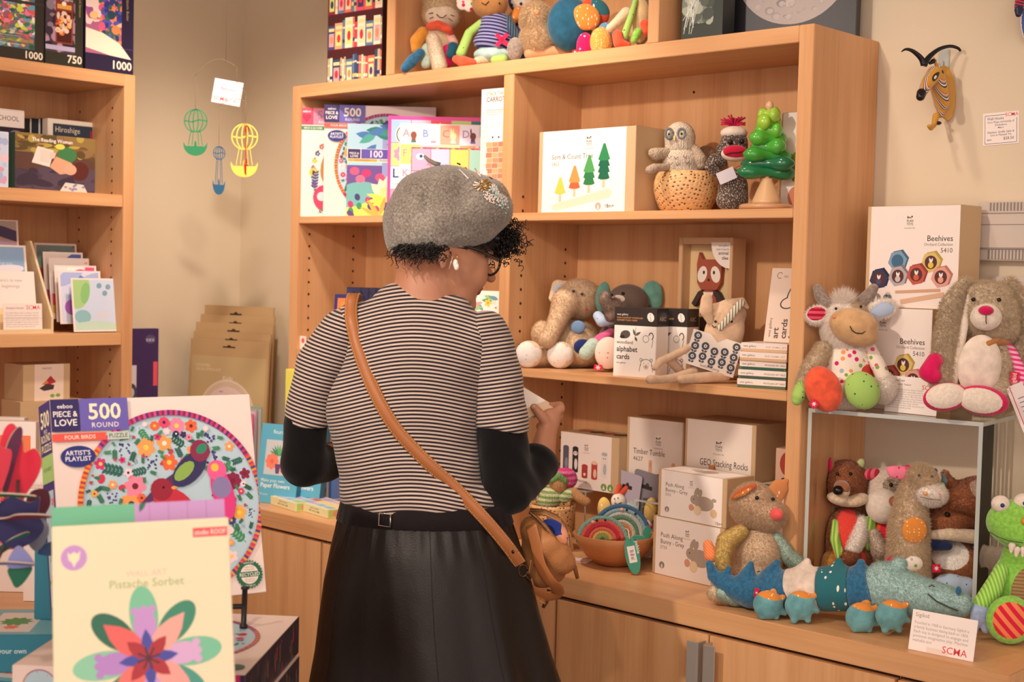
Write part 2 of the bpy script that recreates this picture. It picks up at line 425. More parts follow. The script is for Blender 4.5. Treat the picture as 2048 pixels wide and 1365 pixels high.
def soft_geo(prims,vox,k,disp=None):
 lo=np.full(3,1e9);hi=-lo
 for q in prims:
  if q['op']!='+':continue
  if q['t']=='e':R=max(q['r']);lo=np.minimum(lo,q['c']-R);hi=np.maximum(hi,q['c']+R)
  else:
   for p,r in zip(q['p'],q['r']):lo=np.minimum(lo,p-r);hi=np.maximum(hi,p+r)
 lo-=vox*3+k*.5;hi+=vox*3+k*.5
 n=np.ceil((hi-lo)/vox).astype(int)+1
 while n[0]*n[1]*n[2]>5.0e6:vox*=1.15;n=np.ceil((hi-lo)/vox).astype(int)+1
 ax=[lo[i]+vox*np.arange(n[i])for i in range(3)]
 G=np.stack(np.meshgrid(*ax,indexing='ij'),-1).reshape(-1,3)
 D,_=field(prims,G,k)
 if disp is not None:D=D+disp(G)
 D=D.reshape(n);S=D<0
 cn=np.zeros(n-1,int);offs=[(i,j,l)for i in(0,1)for j in(0,1)for l in(0,1)]
 for i,j,l in offs:cn+=S[i:n[0]-1+i,j:n[1]-1+j,l:n[2]-1+l]
 act=(cn>0)&(cn<8);ci=np.argwhere(act);idx=-np.ones(n-1,int);idx[act]=np.arange(len(ci))
 acc=np.zeros((len(ci),3));cnt=np.zeros(len(ci))
 for a in offs:
  for ax_ in range(3):
   if a[ax_]==1:continue
   b=list(a);b[ax_]=1;A=ci+a;B=ci+b
   da=D[A[:,0],A[:,1],A[:,2]];db=D[B[:,0],B[:,1],B[:,2]];s=(da<0)!=(db<0)
   t=np.where(s,da/np.where(s,da-db,1),0);p=np.array(a,float)[None,:].repeat(len(ci),0);p[:,ax_]+=t
   acc[s]+=p[s];cnt[s]+=1
 V=lo+vox*(ci+acc/cnt[:,None])
 Q=[]
 for ax_ in range(3):
  b,c=[(1,2),(2,0),(0,1)][ax_]
  sl0=[slice(None)]*3;sl1=[slice(None)]*3;sl0[ax_]=slice(0,n[ax_]-1);sl1[ax_]=slice(1,n[ax_])
  S0=S[tuple(sl0)];S1=S[tuple(sl1)];e=np.argwhere(S0!=S1)
  e=e[(e[:,b]>0)&(e[:,c]>0)&(e[:,b]<n[b]-1)&(e[:,c]<n[c]-1)]
  fl=S0[e[:,0],e[:,1],e[:,2]]
  def g(db,dc):
   x=e.copy();x[:,b]-=db;x[:,c]-=dc;return idx[x[:,0],x[:,1],x[:,2]]
  q=np.stack([g(1,1),g(0,1),g(0,0),g(1,0)],1);q[~fl]=q[~fl][:,::-1];Q.append(q)
 Q=np.concatenate(Q);Q=Q[(Q>=0).all(1)]
 for _ in range(2):
  Sx=np.zeros_like(V);cc=np.zeros(len(V))
  for i in range(4):
   a,b=Q[:,i],Q[:,(i+1)%4];np.add.at(Sx,a,V[b]);np.add.at(cc,a,1);np.add.at(Sx,b,V[a]);np.add.at(cc,b,1)
  V=V*.5+.5*Sx/np.maximum(cc,1)[:,None]
 return V,Q
def _mesh(name,V,faces_flat,sizes,mi,mats,smooth):
 me=bpy.data.meshes.new(name);me.vertices.add(len(V));me.vertices.foreach_set('co',np.asarray(V,np.float32).ravel())
 me.loops.add(len(faces_flat));me.loops.foreach_set('vertex_index',np.asarray(faces_flat,np.int32))
 st=np.concatenate([[0],np.cumsum(sizes)[:-1]]).astype(np.int32)
 me.polygons.add(len(sizes));me.polygons.foreach_set('loop_start',st);me.polygons.foreach_set('loop_total',np.asarray(sizes,np.int32))
 for m in mats:me.materials.append(m)
 me.polygons.foreach_set('material_index',np.asarray(mi,np.int32));me.polygons.foreach_set('use_smooth',smooth)
 me.update(calc_edges=True);me.validate();return me
def strand(m):
 """the same cloth colour on thin fibres, which let some light through"""
 k=('strand',m.name)
 if k in _M:return _M[k]
 c=m.copy();c.name=m.name+'_fibre';nt=c.node_tree;b=nt.nodes['Principled BSDF'];out=nt.nodes['Material Output']
 t=N(nt,'ShaderNodeBsdfTranslucent');mx=N(nt,'ShaderNodeMixShader');mx.inputs[0].default_value=.5
 if b.inputs['Base Color'].links:nt.links.new(b.inputs['Base Color'].links[0].from_socket,t.inputs[0])
 else:t.inputs[0].default_value=b.inputs['Base Color'].default_value
 for l in list(b.inputs['Normal'].links):nt.links.remove(l)
 nt.links.new(b.outputs[0],mx.inputs[1]);nt.links.new(t.outputs[0],mx.inputs[2]);nt.links.new(mx.outputs[0],out.inputs[0]);_M[k]=c;return c
def soft_join(name,groups,mats,parent):
 """several soft shapes of one body, each at its own fineness, as one mesh"""
 VV=[];QQ=[];MI=[];o=0
 for prims,vox,k in groups:
  V,Q=soft_geo(prims,vox,k);_,mi=field(prims,V[Q].mean(1),k);VV.append(V);QQ.append(Q+o);MI.append(mi);o+=len(V)
 V=np.concatenate(VV);Q=np.concatenate(QQ);me=_mesh(name,V-np.array([*parent.location]),Q.ravel(),np.full(len(Q),4),np.concatenate(MI),mats,np.ones(len(Q),bool))
 return link(name,me,parent,(0,0,0))
def soft(name,prims,mats,parent=None,vox=.004,k=.01,fur=None,disp=None,attr=None,origin=None):
 """fur: dict(m=set of slots, n=strands per m2, l=length, w=width, comb=vector)"""
 V,Q=soft_geo(prims,vox,k,disp)
 if not isinstance(mats,(list,tuple)):mats=[mats]
 cen=V[Q].mean(1);_,mi=field(prims,cen,k)
 org=np.array(origin)if origin is not None else V.mean(0)
 if parent is not None:org=np.array([*parent.location])
 VV=V;flat=Q.ravel();sizes=np.full(len(Q),4);sm=np.ones(len(Q),bool)
 if fur:
  nrm=np.cross(V[Q[:,2]]-V[Q[:,0]],V[Q[:,3]]-V[Q[:,1]]);ar=np.linalg.norm(nrm,axis=1)/2;nn=nrm/np.maximum(ar*2,1e-12)[:,None]
  slots=fur.get('m');ok=np.isin(mi,list(slots))if slots is not None else np.ones(len(Q),bool)
  ok&=(nn@-FWH)>-.55
  pr=ar*ok;tot=pr.sum()
  if tot>0:
   cnt=int(min(fur.get('max',60000),tot*fur['n']));ch=np.random.choice(len(Q),cnt,p=pr/tot)
   a=np.random.rand(cnt,1);b=np.random.rand(cnt,1);q=Q[ch]
   P=(V[q[:,0]]*(1-a)+V[q[:,1]]*a)*(1-b)+(V[q[:,3]]*(1-a)+V[q[:,2]]*a)*b
   n=nn[ch];l=fur['l']*(.6+.7*np.random.rand(cnt,1));comb=np.array(fur.get('comb',(0,0,-.6)))
   d=n*.75+comb+np.random.randn(cnt,3)*.38;d/=np.linalg.norm(d,axis=1)[:,None]
   s=np.cross(d,np.random.randn(cnt,3));s/=np.maximum(np.linalg.norm(s,axis=1),1e-9)[:,None];s*=fur['w']/2
   P0=P-n*.001;tip=P+d*l;mid=P+d*l*.55+n*l*.08
   base=len(V);VV=np.concatenate([V,np.stack([P0-s,P0+s,mid+s*.6,mid-s*.6,tip],1).reshape(-1,3)])
   i0=base+np.arange(cnt)[:,None]*5
   f4=i0+np.array([0,1,2,3]);f3=i0+np.array([3,2,4])
   flat=np.concatenate([flat,f4 .ravel(),f3 .ravel()]);sizes=np.concatenate([sizes,np.full(cnt,4),np.full(cnt,3)])
   nm=len(mats);mats=list(mats)+[strand(m_)for m_ in mats];mi=np.concatenate([mi,mi[ch]+nm,mi[ch]+nm]);sm=np.concatenate([sm,np.zeros(2*cnt,bool)])
 me=_mesh(name,VV-org,flat,sizes,mi,mats,sm)
 if attr is not None:
  at=me.attributes.new('stripe','FLOAT','POINT');at.data.foreach_set('value',np.asarray(attr(VV),np.float32))
 o=link(name,me,parent,(0,0,0)if parent is not None else org)
 return o
def hit(prims,k,u,v,D0,D1,disp=None,n=500):
 """distance along the sight line at which a soft shape begins"""
 ds=np.linspace(D0,D1,n);P=CAM+ds[:,None]*(FW+(u-PX)/F*RT-(v-PY)/F*UP)
 f,_=field(prims,P,k)
 if disp is not None:f=f+disp(P)
 i=np.argmax(f<0);return float(ds[i])if f[i]<0 else None
class View:
 """builder measuring one soft thing in picture columns and rows at its own distance"""
 def __init__(s,D):s.D=D;s.s=D/F
 def p(s,u,v,d=0):return U(u,v,s.D+d*s.s)
 def e(s,u,v,ru,rv,rd=None,a=0,d=0,m=0,k=None,op='+',tilt=0):
  q=s.s;return E(s.p(u,v,d),(ru*q,(rd if rd is not None else(ru+rv)/2)*q,rv*q),math.radians(a),m,k,op,tilt)
 def l(s,pts,rs,m=0,k=None,op='+',flat=None):
  P=[s.p(*p)for p in pts];R=[r*s.s for r in(rs if isinstance(rs,(list,tuple))else[rs]*len(pts))]
  return L(P,R,m,k,op,flat)
# ---  ROOM
Wx,Wy,Wz=wood('maple_length_x','x'),wood('maple_length_y','y'),wood('maple_upright','z')
def wall_mat():
 m,nt,b=new_mat('cream_wall_paint');v=coords(nt)
 nt.links.new(ramp(nt,noise(nt,v,1.3,3),[(.3,'#d9c9ad'),(.7,'#dfd0b6')]),b.inputs['Base Color'])
 b.inputs['Roughness'].default_value=.75;bump(nt,b,noise(nt,v,260,2),.12,.0006);return m
WALL=wall_mat()
def struct(name,a,b,m):
 mb=MB();mb.box(a,b,m);o=mb.build(name);o['kind']='structure';return o
struct('wall_back',(-.1,0,0),(6.5,.1,2.75),WALL)
struct('wall_left',(-.1,-6.5,0),(0,0,2.75),WALL)
struct('ceiling',(-.1,-6.5,2.75),(6.5,.1,2.85),C('#e8dfd0',.8))
fm,nt,b=new_mat('grey_carpet');v=coords(nt)
nt.links.new(ramp(nt,noise(nt,v,220,3),[(.3,'#6d6258'),(.7,'#8b7e70')]),b.inputs['Base Color']);b.inputs['Roughness'].default_value=.95
struct('floor',(-.1,-6.5,-.1),(6.5,.1,0),fm)
ZB=.9004
XL,XM,XR,TP=.571,1.345,2.146,.032
ZT,Z2,Z3,ZC,TS=1.998,1.653,1.302,.90,.018
DB=.249;DC=.414;XC=2.638
HOLE=C('#2e1f14',.6)
bc=empty('bookcase',(XL,-DB,ZB),'tall open maple bookcase standing on the counter, full of toys and puzzles','bookcase')
def bpart(name,boxes,m,extra=None):
 mb=MB()
 for a,b_ in boxes:mb.box(a,b_,m,bev=.0012)
 if extra:extra(mb)
 return mb.build(name,bc,loc=(0,0,0))if False else _rel(mb,name,bc)
def _rel(mb,name,par):
 L0=par.location;mb.v=[(p[0]-L0 .x,p[1]-L0 .y,p[2]-L0 .z)for p in mb.v]
 return mb.build(name,par)
def holes(xface,sgn,z0,z1):
 def f(mb):
  z=z0
  while z<z1:
   for yy in(-.210,-.057):
    Mx=Matrix.Translation(Vector((xface+sgn*3e-4,yy,z)))@Matrix.Rotation(sgn*PI/2,4,'Y')
    mb.lathe([(.0034,0),(.0034,.0002)],HOLE,n=10,M=Mx)
   z+=.032
 return f
bpart('side_panel',[((XL,-DB,ZB),(XL+TP,-.001,ZT))],Wz,holes(XL+TP,1,1.0,1.93))
bpart('divider',[((XM,-DB,ZB),(XM+TP,-.012,ZT-TP))],Wz,lambda mb:(holes(XM+TP,1,1.0,1.47+.13)(mb),holes(XM+TP,1,1.66,1.72)(mb)))
bpart('side_panel',[((XR-TP,-DB,ZB),(XR,-.001,ZT))],Wz)
bpart('top_board',[((XL+TP,-DB,ZT-TP),(XR-TP,-.001,ZT))],Wx)
bpart('back_panel',[((XL+TP,-.012,ZB),(XR-TP,-.001,ZT-TP))],Wz)
for(a,b_)in((XL+TP,XM),(XM+TP,XR-TP)):
 for z in(Z2,Z3):bpart('shelf',[((a+.0008,-DB+.001,z-TS),(b_-.0008,-.013,z))],Wx)
kp=on_y(1388,184,-.012);mb=MB();mb.lathe([(.003,0),(.003,.0004)],HOLE,n=10,M=Matrix.Translation(Vector((kp[0],kp[1]-.0004,kp[2])))@Matrix.Rotation(PI/2,4,'X'));_rel(mb,'screw_hole',bc)
ub=empty('bookcase',(sx(772,-DB,ZT),-DB,ZT),'upper maple shelf unit standing on top of the main bookcase, soft toys inside','bookcase')
def upart(name,a,b_,m):
 mb=MB();mb.box(a,b_,m,bev=.001);_rel(mb,name,ub)
ux0=sx(772,-DB,2.03);ux1=sx(789,-DB,2.03);um0=sx(1296,-DB,2.06);um1=sx(1318,-DB,2.06)
upart('side_panel',(ux0,-DB,ZT),(ux1,-.001,2.6),Wz)
upart('side_panel',(um0,-DB,ZT),(um1,-.001,2.6),Wz)
upart('back_panel',(ux1,-.012,ZT),(um0,-.001,2.57),Wz)
upart('top_board',(ux1,-DB,2.57),(um0,-.001,2.6),Wx)
def tagmesh(mb,name,label,cat,group=None,kind=None):return tag(mb.build(name),label,cat,group,kind)
mb=MB();mb.box((.003,-DC,ZC-.042),(XC,-.002,ZC),Wx,bev=.0012)
mb.box((XC-.035,-DC+.0005,ZC-.0002),(XC-.0005,-.003,ZC+.0002),Wy)
ct=tagmesh(mb,'countertop','long maple countertop running along the back wall under the bookcase','counter')
DK=C('#2a1a12',.7);STEEL=C('#c4bdb4',.38,.6)
def cabinet(x0,x1,label):
 r=empty('base_cabinet',(x0,-DC+.02,.0),label,'cabinet','maple base cabinets under the counter')
 mb=MB();mb.box((x0+.002,-DC+.022,.08),(x1-.002,-.004,ZC-.044),Wz);mb.box((x0+.004,-DC+.019,ZC-.056),(x1-.004,-DC+.024,ZC-.045),DK);mb.box((x0+.01,-DC+.07,0),(x1-.01,-.01,.08),DK);_rel(mb,'body',r)
 xm=(x0+x1)/2
 for a,b_,hs in((x0+.003,xm-.0015,1),(xm+.0015,x1-.003,-1)):
  mb=MB();mb.box((a,-DC+.001,.10),(b_,-DC+.020,ZC-.050),Wz,bev=.001);d=_rel(mb,'door',r)
  hx=b_ if hs>0 else a
  hm=MB();L0=r.location
  o=(hx-hs*.004-L0 .x,-DC+.001-L0 .y,ZC-.056-.17)
  hm.box((min(o[0],o[0]-hs*.003),o[1]-.026,o[2]),(max(o[0],o[0]-hs*.003),o[1],o[2]+.165),STEEL,bev=.0006)
  a0,a1=sorted((o[0]-hs*.003,o[0]-hs*.026));hm.box((a0,o[1]-.0265,o[2]),(a1,o[1]-.0235,o[2]+.165),STEEL,bev=.001)
  h=hm.build('handle',d)
cx=sx(1415,-DC,.78);cw=.76
cabinet(cx-cw/2,cx+cw/2,'maple base cabinet with two brushed steel door pulls below the long plush crocodile')
cabinet(cx-cw*1.5,cx-cw/2,'maple base cabinet partly hidden behind the standing person')
cabinet(cx+cw/2,XC-.006,'narrow maple base cabinet at the right end of the counter')
cabinet(.01,cx-cw*1.5,'maple base cabinet in the corner left of the person')
AX,AY,A1,A2,A3,TA=.299,-.555,2.012,1.697,1.335,.032
lb=empty('bookcase',(0.002,AY,.0),'maple bookcase at the left edge, with boxed puzzles along its top','bookcase')
def lpart(name,a,b_,m,ex=None):
 mb=MB();mb.box(a,b_,m,bev=.0012)
 if ex:ex(mb)
 _rel(mb,name,lb)
def lholes(mb):
 for k in range(34):
  z=1.6394+.032*9-.032*k
  if any(a-.03<z<a+.005 for a in(A2,A3,A1)):continue
  for xx in(.242,.075):
   mb.lathe([(.0034,0),(.0034,.0002)],HOLE,n=10,M=Matrix.Translation(Vector((xx,AY-TA-3e-4,z)))@Matrix.Rotation(PI/2,4,'X'))
YE=-1.75
lpart('side_panel',(.003,AY-TA,0),(AX,AY,A1),Wz,lholes)
lpart('side_panel',(.003,YE,0),(AX,YE+TA,A1),Wz)
lpart('top_board',(.003,YE+TA,A1-TA),(AX,AY-TA,A1),Wy)
lpart('back_panel',(.003,YE+TA,.02),(.012,AY-TA,A1-TA),Wz)
for z in(A2,A3,1.0,.66,.35,.06):lpart('shelf',(.013,YE+TA+.001,z-TA),(AX-.001,AY-TA-.0008,z),Wy)
# ---  CARTONS AND BOOKS ON THE MAIN BOOKCASE
def rz_of(u,y,z):return(sx(u,y,z),y,z)
rnd=random.Random(3)
LEAF=['#2f7a57','#1f5d4a','#3f8f5f','#27665a']
def garden(a,cx,cy,R,seed=1,n=70,mask=None,birds=True):
 """folk-art wreath of flowers and birds on a pale blue disc"""
 r=random.Random(seed);a.ell(cx,cy,R,R,'#b9d3df',n=56);a.up();pts=[];tries=0
 while len(pts)<n and tries<9000:
  tries+=1;t=r.uniform(0,2*PI);q=R*math.sqrt(r.random())*.9;x,y=cx+q*math.cos(t),cy+q*math.sin(t);s=(r.uniform(.075,.11)if len(pts)<n*.25 else r.uniform(.03,.06))*R
  if birds and math.hypot(x-cx-.08*R,(y-cy-.1*R)*1.15)<.40*R:continue
  if all(math.hypot(x-p[0],y-p[1])>(s+p[2])*.8 for p in pts):pts.append((x,y,s))
 for x,y,s in pts:
  k=r.random();an=r.uniform(0,2*PI);big=s>.07*R
  if math.hypot(x-cx,y-cy)+s>R*.93:s*=.6
  if k<(.30 if big else.52):a.sprig(x-s*math.cos(an),y-s*math.sin(an),s*2.1,an,r.choice(LEAF),5,.36)
  elif k<.58:
   for q in range(14 if big else 7):a.ell(x+r.uniform(-s,s)*.65,y+r.uniform(-s,s)*.8,s*.14,s*.14,r.choice(['#3b3a7c','#5a4a98','#2c2f66']),n=6)
  elif k<.7:a.ell(x,y,s*.5,s*.65,'#d9304f',an,9);a.leaf(x,y,s,s*.5,an,'#2f7a57')
  else:
   c=r.choice(['#e8486f','#f08aa6','#ee6a3c','#8d1f48','#f2b04a','#33407f','#d8327a','#f6d8dd','#f7a35c','#27285a'])
   a.flower(x,y,s*1.1,c,r.choice(['#f6d154','#2a2552','#fbeee0','#7a1733']),r.choice([5,6,8]),.8,an)
 a.up(2)
 if birds:
  a.leaf(cx+.28*R,cy+.42*R,.80*R,.13*R,math.radians(213),'#5a3060');a.ell(cx+.20*R,cy+.36*R,.24*R,.13*R,'#33305f',math.radians(42),18);a.up();a.ell(cx+.14*R,cy+.34*R,.14*R,.07*R,'#8fb455',math.radians(40),12)
  a.ell(cx+.33*R,cy+.55*R,.11*R,.12*R,'#8c2a50',0,14);a.up();a.ell(cx+.35*R,cy+.57*R,.07*R,.05*R,'#2f8a6a',.6,10)
  a.leaf(cx+.02*R,cy-.04*R,.62*R,.12*R,math.radians(-20),'#8f1f38');a.up();a.ell(cx+.0*R,cy-.0*R,.24*R,.15*R,'#c92c40',math.radians(-32),18);a.up();a.ell(cx-.12*R,cy+.16*R,.12*R,.12*R,'#9c1f38',0,14);a.up();a.leaf(cx-.04*R,cy+.0*R,.36*R,.13*R,math.radians(-32),'#e4623c');a.leaf(cx-.02*R,cy+.17*R,.07*R,.04*R,0,'#f0a05a');a.ell(cx-.10*R,cy+.18*R,.015*R,.015*R,'#1a1010',0,8)
  a.ell(cx+.55*R,cy+.08*R,.12*R,.30*R,'#e23c86',.2,18);a.up();a.ell(cx+.50*R,cy+.33*R,.11*R,.11*R,'#f2609c',0,14);a.ell(cx+.54*R,cy+.14*R,.11*R,.12*R,'#8c7fb0',0,12);a.up();a.ell(cx+.48*R,cy+.36*R,.045*R,.045*R,'#f7c64a',0,10)
 a.up(2);a.ring(cx,cy,R*.95,R*1.005,['#8a2456','#c92f6f','#5c2f74','#d84a8e'],64,math.radians(30),math.radians(140));a.ring(cx,cy,R*.95,R*1.005,['#e78a2e','#d9433a','#f0a83a','#c9302f'],50,math.radians(140),math.radians(215));a.ring(cx,cy,R*.95,R*1.005,['#b8245a','#7a2a5c','#e0507c'],50,math.radians(215),math.radians(300));a.ring(cx,cy,R*.95,R*1.005,['#e39a35','#4c3f86','#e8592f','#c9376a'],60,math.radians(-60),math.radians(30))
def badge500(a,w_,h,c1='#2f2560',c2='#6a5fb5',n='500',rib='#ef5a4c',word='FOUR BIRDS',heart=None):
 """banner at the top left of a puzzle lid; w_,h are the lid"""
 bw=.36*w_;bh=.155*h;y=h-bh
 a.rect(0,y,bw*.37,bh,c1);a.rect(bw*.375,y,bw*.64,bh,c2);a.up()
 if heart:
  cx,cy,s=bw*.18,y+bh*.42,bh*.3
  a.ell(cx-s*.42,cy+s*.25,s*.5,s*.5,heart,n=12);a.ell(cx+s*.42,cy+s*.25,s*.5,s*.5,heart,n=12);a.poly([(cx-s*.88,cy+s*.08),(cx,cy-s),(cx+s*.88,cy+s*.08)],heart)
  a.up();a.text('eeboo',cx,y+bh*.74,bh*.13,'#fff5ee','c',.02)
 else:
  a.text('eeboo',bw*.185,y+bh*.72,bh*.13,'#f7efe8','c',.02);a.text('PIECE &',bw*.185,y+bh*.46,bh*.17,'#f7efe8','c',.03,bw*.32);a.text('LOVE',bw*.185,y+bh*.18,bh*.2,'#f7efe8','c',.03,bw*.3)
 a.text(n,bw*.70,y+bh*.36,bh*.48,'#fbeec8' if not heart else '#8f88bb','c',.045,bw*.5);a.text('ROUND',bw*.70,y+bh*.1,bh*.15,'#f4e6e0','c',.02,bw*.4,space=1.15)
 a.rect(0,y-bh*.30,bw*.70,bh*.24,rib);a.rect(bw*.72,y-bh*.30,bw*.29,bh*.24,'#c6cfc4');a.up()
 a.text(word,bw*.36,y-bh*.24,bh*.12,'#f9e9d8','c',.02,bw*.5);a.text('PUZZLE',bw*.865,y-bh*.24,bh*.13,'#3f5a52','c',.02,bw*.25)
def playlist(a,x,y,r):
 a.ell(x,y,r,r*.62,'#27307e',n=24);a.up();a.text("ARTIST'S",x,y+r*.08,r*.26,'#f2eef5','c',.03,r*1.5);a.text('PLAYLIST',x,y-r*.26,r*.26,'#f2eef5','c',.03,r*1.5)
def four_birds(w_=.289,d=.04,h=.289,seed=4):
 b=Box(w_,d,h,'#f1ded6');a=b.front
 garden(a,w_*.56,h*.47,h*.46,seed,230);a.up();badge500(a,w_,h);playlist(a,w_*.115,h*.725,w_*.082)
 cx,cy,r=w_*.915,h*.095,w_*.066
 a.poly([(cx+r*(1.08 if i%2 else.96)*math.cos(2*PI*i/56),cy+r*(1.08 if i%2 else.96)*math.sin(2*PI*i/56))for i in range(56)],'#1f6b4c');a.up()
 a.ell(cx,cy,r*.72,r*.72,'#eedfd2',n=24);a.up();a.rect(cx-r*.95,cy-r*.2,r*1.9,r*.4,'#1f6b4c');a.up();a.text('RECYCLED',cx,cy-r*.13,r*.26,'#f4ece0','c',.02,r*1.6)
 for t,yy in(('ALWAYS GOOD',.78),('NEW YORK CITY',-.92)):a.text(t,cx,cy+r*yy,r*.14,'#f4ece0','c',.01,r*.8)
 for yy in(.48,.30,-.42,-.58):a.text('WOMAN OWNED' if yy>0 else 'MOTHER RUN',cx,cy+r*yy,r*.1,'#7d8a78','c',0,r*.8)
 s=b.left;s.rect(0,0,d,h,'#3d3478');s.up();s.rect(0,h*.62,d,h*.13,'#a9cf7e');s.rect(d*.12,h*.04,d*.76,h*.54,'#b9d3df');s.up()
 s.text('500',d/2,h*.885,h*.075,'#f6e9b8','c',.04,d*.8);s.text('PIECE',d/2,h*.855,h*.018,'#f6e9b8','c',.01);s.text('ROUND',d/2,h*.815,h*.036,'#f6e9b8','c',.03,d*.84);s.text('PUZZLE',d/2,h*.768,h*.036,'#f6e9b8','c',.03,d*.84)
 s.text('FOUR BIRDS',d/2,h*.675,h*.018,'#4a6a3c','c',.01,d*.7)
 r=random.Random(2)
 for i in range(16):
  x,y=r.uniform(.2,.8)*d,r.uniform(.07,.55)*h
  s.sprig(x,y,d*.25,r.uniform(0,6),r.choice(LEAF),3,.3)if i%2 else s.flower(x,y,d*.1,r.choice(['#e8486f','#4a4690','#f0c24a','#d03a3a']))
 return b
T43=math.radians(43)
b=Box(.27,.034,.288,'#f3e3dc');a=b.front
badge500(a,.27,.288,'#e8486e','#f2879c','500','#2e8b57','BIRDS & BLOOMS','#b8284c')
for i in range(46):
 t=math.radians(70+i*5);R=.118;x,y=.155+R*math.cos(t),.118+R*math.sin(t)
 a.flower(x,y,.007,['#d8486c','#e8607e','#4a4690','#3a8f5f','#f0c24a'][i%5])if i%2 else a.leaf(x,y,.016,.006,t+1.2,LEAF[i%4])
a.ell(.085,.135,.028,.05,'#b5803a',-.2,18);a.ell(.07,.05,.032,.036,'#d43a62',.3,18);a.up();a.ell(.083,.150,.014,.024,'#e9c98a',0,12);a.ell(.06,.055,.012,.012,'#f4dce0');a.flower(.038,.118,.012,'#f3c73c','#3b2a20',9);a.sprig(.04,.07,.05,1.5,'#3d4a8a',6);a.sprig(.05,.01,.03,.6,'#2f7a57',4)
s=b.left;s.rect(0,0,.034,.288,'#e0506e');s.up();[s.flower(.017,.02+.024*i,.009,['#f5e6d8','#2f9a77','#f0c24a'][i%3])for i in range(11)]
o=b.done('puzzle_box',rz_of(597,-.245,Z2),T43);tag(o,'white and pink round 500 puzzle box, leftmost on the upper shelf','puzzle')
b=four_birds(.289,.034,.289,9);o=b.done('puzzle_box',rz_of(645.5,-.245,Z2),T43);tag(o,'round puzzle box with blue floral circle, on the upper shelf beside the pink one','puzzle')
b=Box(.235,.034,.235,'#bfd6dc');a=b.front
a.rect(0,.12,.235,.115,'#a9cfe0');a.rect(0,.05,.235,.08,'#6a4c93');a.rect(0,0,.235,.07,'#e9e05a');a.up()
a.rect(.09,.1,.035,.11,'#8f9fd0');a.ell(.02,.055,.06,.03,'#6fb3b0',.3);a.ell(.2,.07,.06,.03,'#5fa9b5',-.2);a.up()
for i in range(15):a.leaf(.12+rnd.uniform(-.09,.08),.2+rnd.uniform(-.03,.03),.05,.02,rnd.uniform(2.4,4),rnd.choice(['#2f8f83','#1f7a6e','#46a394','#3f74b0']))
for x,y,c in((.02,.115,'#f0567f'),(.05,.11,'#c62d6a'),(.085,.1,'#ee4d79'),(.035,.095,'#f06e8e'),(.12,.12,'#e0508a'),(.15,.11,'#f08'+'0a0'),(.17,.13,'#d846a0')):a.ell(x,y,.012,.010,c)
for i in range(26):a.ell(rnd.uniform(.005,.23),rnd.uniform(.004,.05),.007,.009,rnd.choice(['#5b3a80','#b8326e','#f4ea70','#2f8f5f','#3e3474']),rnd.random())
a.up()
for an,l in((1.9,.05),(1.5,.055),(1.1,.05),(2.4,.05),(.6,.05)):a.leaf(.1,.05,l,.026,an,'#f7eec2')
for an in(2.9,.2,3.3,-.2):a.leaf(.1,.045,.05,.012,an,'#efe24f')
for an in(1.3,2.2,2.7):a.leaf(.085,.0,.055,.012,an,'#c9a94a')
a.ell(.125,.17,.014,.02,'#8a8f8a');a.up();a.ell(.1,.062,.016,.013,'#f5d98f');a.ell(.12,.178,.004,.004,'#f4d95a');a.ell(.13,.178,.004,.004,'#f4d95a');a.up()
a.rect(0,.138,.112,.034,'#f6ecdf');a.up();a.rect(.002,.147,.032,.024,'#2f2560');a.rect(.036,.147,.074,.024,'#5a4fa8');a.rect(.002,.1395,.075,.0065,'#f0a83a');a.rect(.079,.1395,.031,.0065,'#c6cfc4');a.up()
a.text('100',.073,.151,.017,'#f4e3ea','c',.04,.06);a.text('eeboo',.018,.165,.003,'#fff','c')if False else a.text('PIECE &',.018,.158,.005,'#f7efe8','c',.02,.026);a.text('LOVE',.018,.150,.006,'#f7efe8','c',.02,.024);a.text('LIFE ON EARTH',.039,.141,.0038,'#7a3a20','c',.01,.06);a.text('PUZZLE',.094,.141,.0042,'#3f5a52','c',.01)
o=b.done('puzzle_box',rz_of(692,-.245,Z2),T43);tag(o,'hundred piece puzzle box with pale flower and garden art, purple 100 banner','puzzle')
b=Box(.262,.045,.246,'#e2489a');a=b.front;g=.0525;cols=['#9fc0e0','#f0b8cf','#e8506a','#b7d97a','#1f7a78','#cfe08a','#f2b7c9','#f5a05c','#f3c7b0','#b9d8c0','#f3efe0','#f3efe0','#f07a5c','#f4d36a','#c7b3dd','#f2a0b5','#e85f4c','#f7d78a','#a8d3e0','#f3b3a0']
for j in range(4):
 for i in range(5):
  x,y=.008+i*.0495,.238-(j+1)*.0575;c=cols[(j*5+i)%20];a.rect(x,y,.048,.056,c)
a.up()
for(i,j,c)in((0,1,'#f08fb0'),(0,3,'#f7d35f'),(3,0,'#d85fa8'),(4,0,'#e34b3a'),(1,0,'#6c8f3c'),(2,0,'#d9cfc0')):
 x,y=.032+i*.0495,.238-j*.0575-.028;a.flower(x,y,.018,c,'#f6e07a',7)
a.text('eeboo',.131,.222,.009,'#fff3ea','c',.03);a.text('3+',.248,.222,.008,'#f3f3ea','r',.02);a.up(3)
a.rect(.008,.238-3*.0575,.09,.056,'#f4efe4');a.up();a.text('Little',.012,.094,.022,'#2b3f8f','l',.05);a.text('. match .',.014,.074,.009,'#2b3f8f')
a.ell(.045,.200,.027,.027,'#efe9dc',n=28);a.up();a.ring(.045,.2,.022,.0245,'#2c2a28',28);a.ell(.045,.2,.016,.016,'#2c2a28',n=20);a.up();a.text('BEST',.045,.203,.005,'#efe9dc','c',.01);a.text('TOY',.045,.194,.006,'#efe9dc','c',.02)
